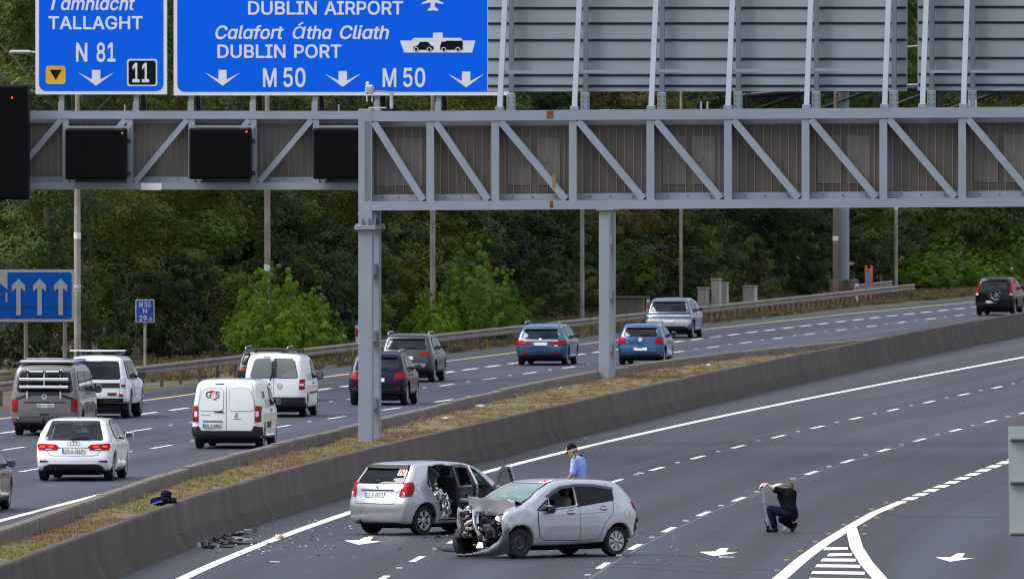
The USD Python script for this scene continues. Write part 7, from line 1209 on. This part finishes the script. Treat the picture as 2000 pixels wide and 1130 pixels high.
part(ct, "shirt", flesh(tors(.008) + [(shn, .082, shn + (elb - shn) * .72, .070), (shf, .082, shf + (elf - shf) * .7, .07), (nk - [.01, .02, .05], .085, ch, .10)], .03, 6), M_BLK, smooth=True)
part(ct, "trousers", flesh([(hip + [0, 0, .07], .150, hip + [.01, .02, -.03], .165), (hip + [-.03, -.04, -.02], .120, kl, .084), (kl, .084, al_ + [0, 0, .03], .068), (hip + [.0, .10, -.04], .120, kr, .084), (kr, .082, ar, .066)], .035, 6), M_NAVYT, smooth=True)
part(ct, "belt", xf(lathe([(.150, -.02), (.156, 0), (.150, .02)], 26, "z"), rotx(.12), (.118, 0, .505)), M_BLK, smooth=True)
part(ct, "boot", flesh([(al_ + [.05, 0, -.055], .042, al_ + [-.13, .02, -.06], .04), (al_ + [0, 0, .05], .055, al_ + [.01, 0, -.04], .052)], .025, 5), M_BOOT, smooth=True); part(ct, "boot", flesh([(ar + [.09, .0, .03], .046, ar + [.02, -.02, -.09], .042), (ar + [0, 0, .0], .056, ar + [.05, 0, -.02], .05)], .025, 5), M_BOOT, smooth=True)
part(ct, "hair", flesh([(P2(-.03, 0, .050), .088, P2(.02, 0, .055), .079), (P2(-.05, 0, .0), .070, P2(-.05, 0, .02), .075)], .02, 4), M_HAIRB, smooth=True)
part(ct, "pink_cuff", xf(lathe([(.034, -.02), (.040, 0), (.034, .02), (.030, 0), (.034, -.02)], 18), rotz(math.pi / 2 - .2) @ rotx(0), wrn + [.012, 0, .0]), pm("pink_cuff", (.75, .10, .38), .6), smooth=True)
mp = thing("measuring_pole", "thin grey measuring pole with red clips held upright by the crouching person", "measuring pole", (pc[0], pc[1], .012)); t0, t1 = A((-.435, -.075, .93)), A((-.315, -.10, .06))
part(mp, "pole", cyl(t0, t1, .009, n=8), M_LGREY, smooth=True); part(mp, "grip", ball(t0 + [0, 0, .0], .034, 2), M_BLK, smooth=True)
for k, r in ((.08, .014), (.40, .018), (.66, .016)): part(mp, "red_clip", rb(t0 + (t1 - t0) * k, (r * 2, r * 1.6, r * 1.6), .008), M_RED)
part(mp, "foot_bracket", cat([rb(t1 + [.0, 0, .05], (.07, .05, .06), .012), beam(t1 + [-.01, 0, .06], t1 + [-.07, 0, .17], .02, .02), rb(t1 + [-.01, 0, -.01], (.05, .05, .06), .01)]), M_BLK)

# ================================================================ JACKET, DEBRIS, LITTER
pj = G(331, 982, .93); jk = thing("jacket", "dark navy jacket with a blue stripe left lying on top of the concrete barrier", "jacket", (pj[0] - .12, pj[1], .93), 0.25)
def cloth(c, s, seed, amp=.35, sub=4): v, f = ball((0, 0, 0), 1, sub); k = 1 + amp * (meshkit.fbm(v * 2.3 + seed, 4, seed) - .5) * 2; return v * k[:, None] * np.array(s) + np.array(c), f
part(jk, "folded_cloth", cat([cloth((0, 0, .04), (.26, .15, .09), 3), cloth((.06, .02, .15), (.10, .09, .10), 5), cloth((.18, -.08, .0), (.07, .08, .10), 6)]), M_CAP, smooth=True); part(jk, "blue_stripe", cat([beam((-.26, -.12, -.01), (-.06, -.165, .05), .03, .035)]), pm("stripe_blue", (.08, .16, .75), .5))
M_SHARD = pm("black_shard", (.014, .014, .016), .4, var=.3); M_FOAMW = pm("white_fragment", (.55, .56, .60), .6, var=.1); rd = np.random.default_rng(77)
db = thing("debris_pile", "heap of black and white broken car plastic on the road by the barrier", "debris")
def shard(root, p, sx, sy, h, look, rz, name="shard"):
    n = rd.integers(4, 7); a = np.sort(rd.uniform(0, 6.28, n)); q = np.stack([np.cos(a) * sx, np.sin(a) * sy], 1) * rd.uniform(.6, 1, (n, 1)); top = np.hstack([q, np.full((n, 1), 0) + rd.uniform(.3, 1.0, (n, 1)) * h]); bot = np.hstack([q * 1.02, np.zeros((n, 1))]); part(root, name, xf(hull(np.vstack([top, bot])), rotz(rz), (p[0], p[1], .012)), look)
for i in range(80):
    t = rd.random() ** 1.3; c = A((400, 1068)) + t * A((120, -40)) + rd.normal(0, 1, 2) * [13, 4.5]; c[0] = min(c[0], 500); p = G(*c); shard(db, p, rd.uniform(.06, .20) * (1.25 - t), rd.uniform(.10, .5) * (1.2 - t), rd.uniform(.02, .10) * (1.15 - t), M_SHARD if rd.random() < .84 else M_FOAMW, rd.uniform(-.4, .4))
for x, yv, sx, h, look in ((402, 1072, .24, .07, M_SHARD), (470, 1055, .20, .08, M_FOAMW), (478, 1063, .40, .08, M_SHARD), (418, 1068, .12, .05, M_FOAMW), (405, 1058, .10, .17, M_SHARD), (445, 1050, .14, .12, M_SHARD)): shard(db, G(x, yv), sx, .55, h, look, .1, "large_shard")
sm = []
for i in range(230):
    if i < 130: c = A((rd.uniform(420, 700), rd.uniform(1010, 1075))); 
    else: c = A((rd.uniform(640, 1330), rd.uniform(1040, 1105)))
    if rd.random() < .3: c = A((470, 1068)) + rd.normal(0, 1, 2) * [50, 9]
    if c[1] < 1000 + (520 - c[0]) * .38 + 8: continue
    p = G(*c); z = rd.uniform(.010, .028); sm.append(xf(hull(rd.normal(0, 1, (5, 3)) * [z, z * 1.6, z * .6]), None, (p[0], p[1], .016)))
part(None, "glass_crumbs", cat(sm), pm("glass_crumbs", (.34, .37, .39), .3), "small pale glass crumbs scattered over the road round the crash", cat="debris", kind="stuff")
st_ = []
for i in range(90): c = A((rd.uniform(470, 900), 0)); c[1] = 1066 - (c[0] - 470) * .06 + rd.normal(0, 12); p = G(*c); z = rd.uniform(.02, .05); st_.append(xf(hull(rd.normal(0, 1, (6, 3)) * [z, z * 2, z * .4]), None, (p[0], p[1], .016)))
part(None, "plastic_crumbs", cat(st_), M_SHARD, "small black plastic crumbs scattered over the road between debris heap and cars", cat="debris", kind="stuff")
cn = G(546, 1053); cu = thing("paper_cup", "white and red paper cup lying on the road by the edge line", "cup", (cn[0], cn[1], .06), .25)
part(cu, "cup", cyl((-.085, 0, 0), (.085, 0, 0.0), .040, .052, 18), M_NWHITE, smooth=40); part(cu, "red_print", cyl((-.02, 0, 0), (.05, 0, 0), .0475, .0515, 18, False), pm("cup_print", (.60, .28, .22), .6), smooth=40); part(cu, "rim", cyl((.083, 0, 0), (.092, 0, 0), .055, .055, 18), M_WHITEP, smooth=40)
bs = thing("bumper_strip", "long black strip of torn bumper trailing on the road left of the wreck", "debris"); q0 = [G(*k) for k in ((851, 1074), (872, 1077.5), (905, 1079.5), (940, 1080), (968, 1078))]
part(bs, "strip", tube([(q[0], q[1], z) for q, z in zip(q0, (.07, .05, .04, .05, .08))], [.02, .04, .045, .05, .045], 6), M_SHARD, smooth=40); part(bs, "silver_edge", tube([(q[0], q[1] - .05, z + .035) for q, z in zip(q0[:4], (.07, .05, .04, .05))], .012, 5), M_DKGREY)
for i, (x, yv, sx, lab) in enumerate(((536, 1098, .16, "flat pale scrap on the road below the edge line"), (1143, 856, .13, "small white scrap of paper by the barrier foot beyond the officer"), (1247, 925, .14, "pale scrap on the road right of the officer"), (1418, 1089, .16, "pale scrap lying just right of the middle road arrow"))):
    sc = thing("litter", lab, "litter"); shard(sc, G(x, yv), sx, sx * 1.5, .03, M_FOAMW, .3 * i, "scrap")
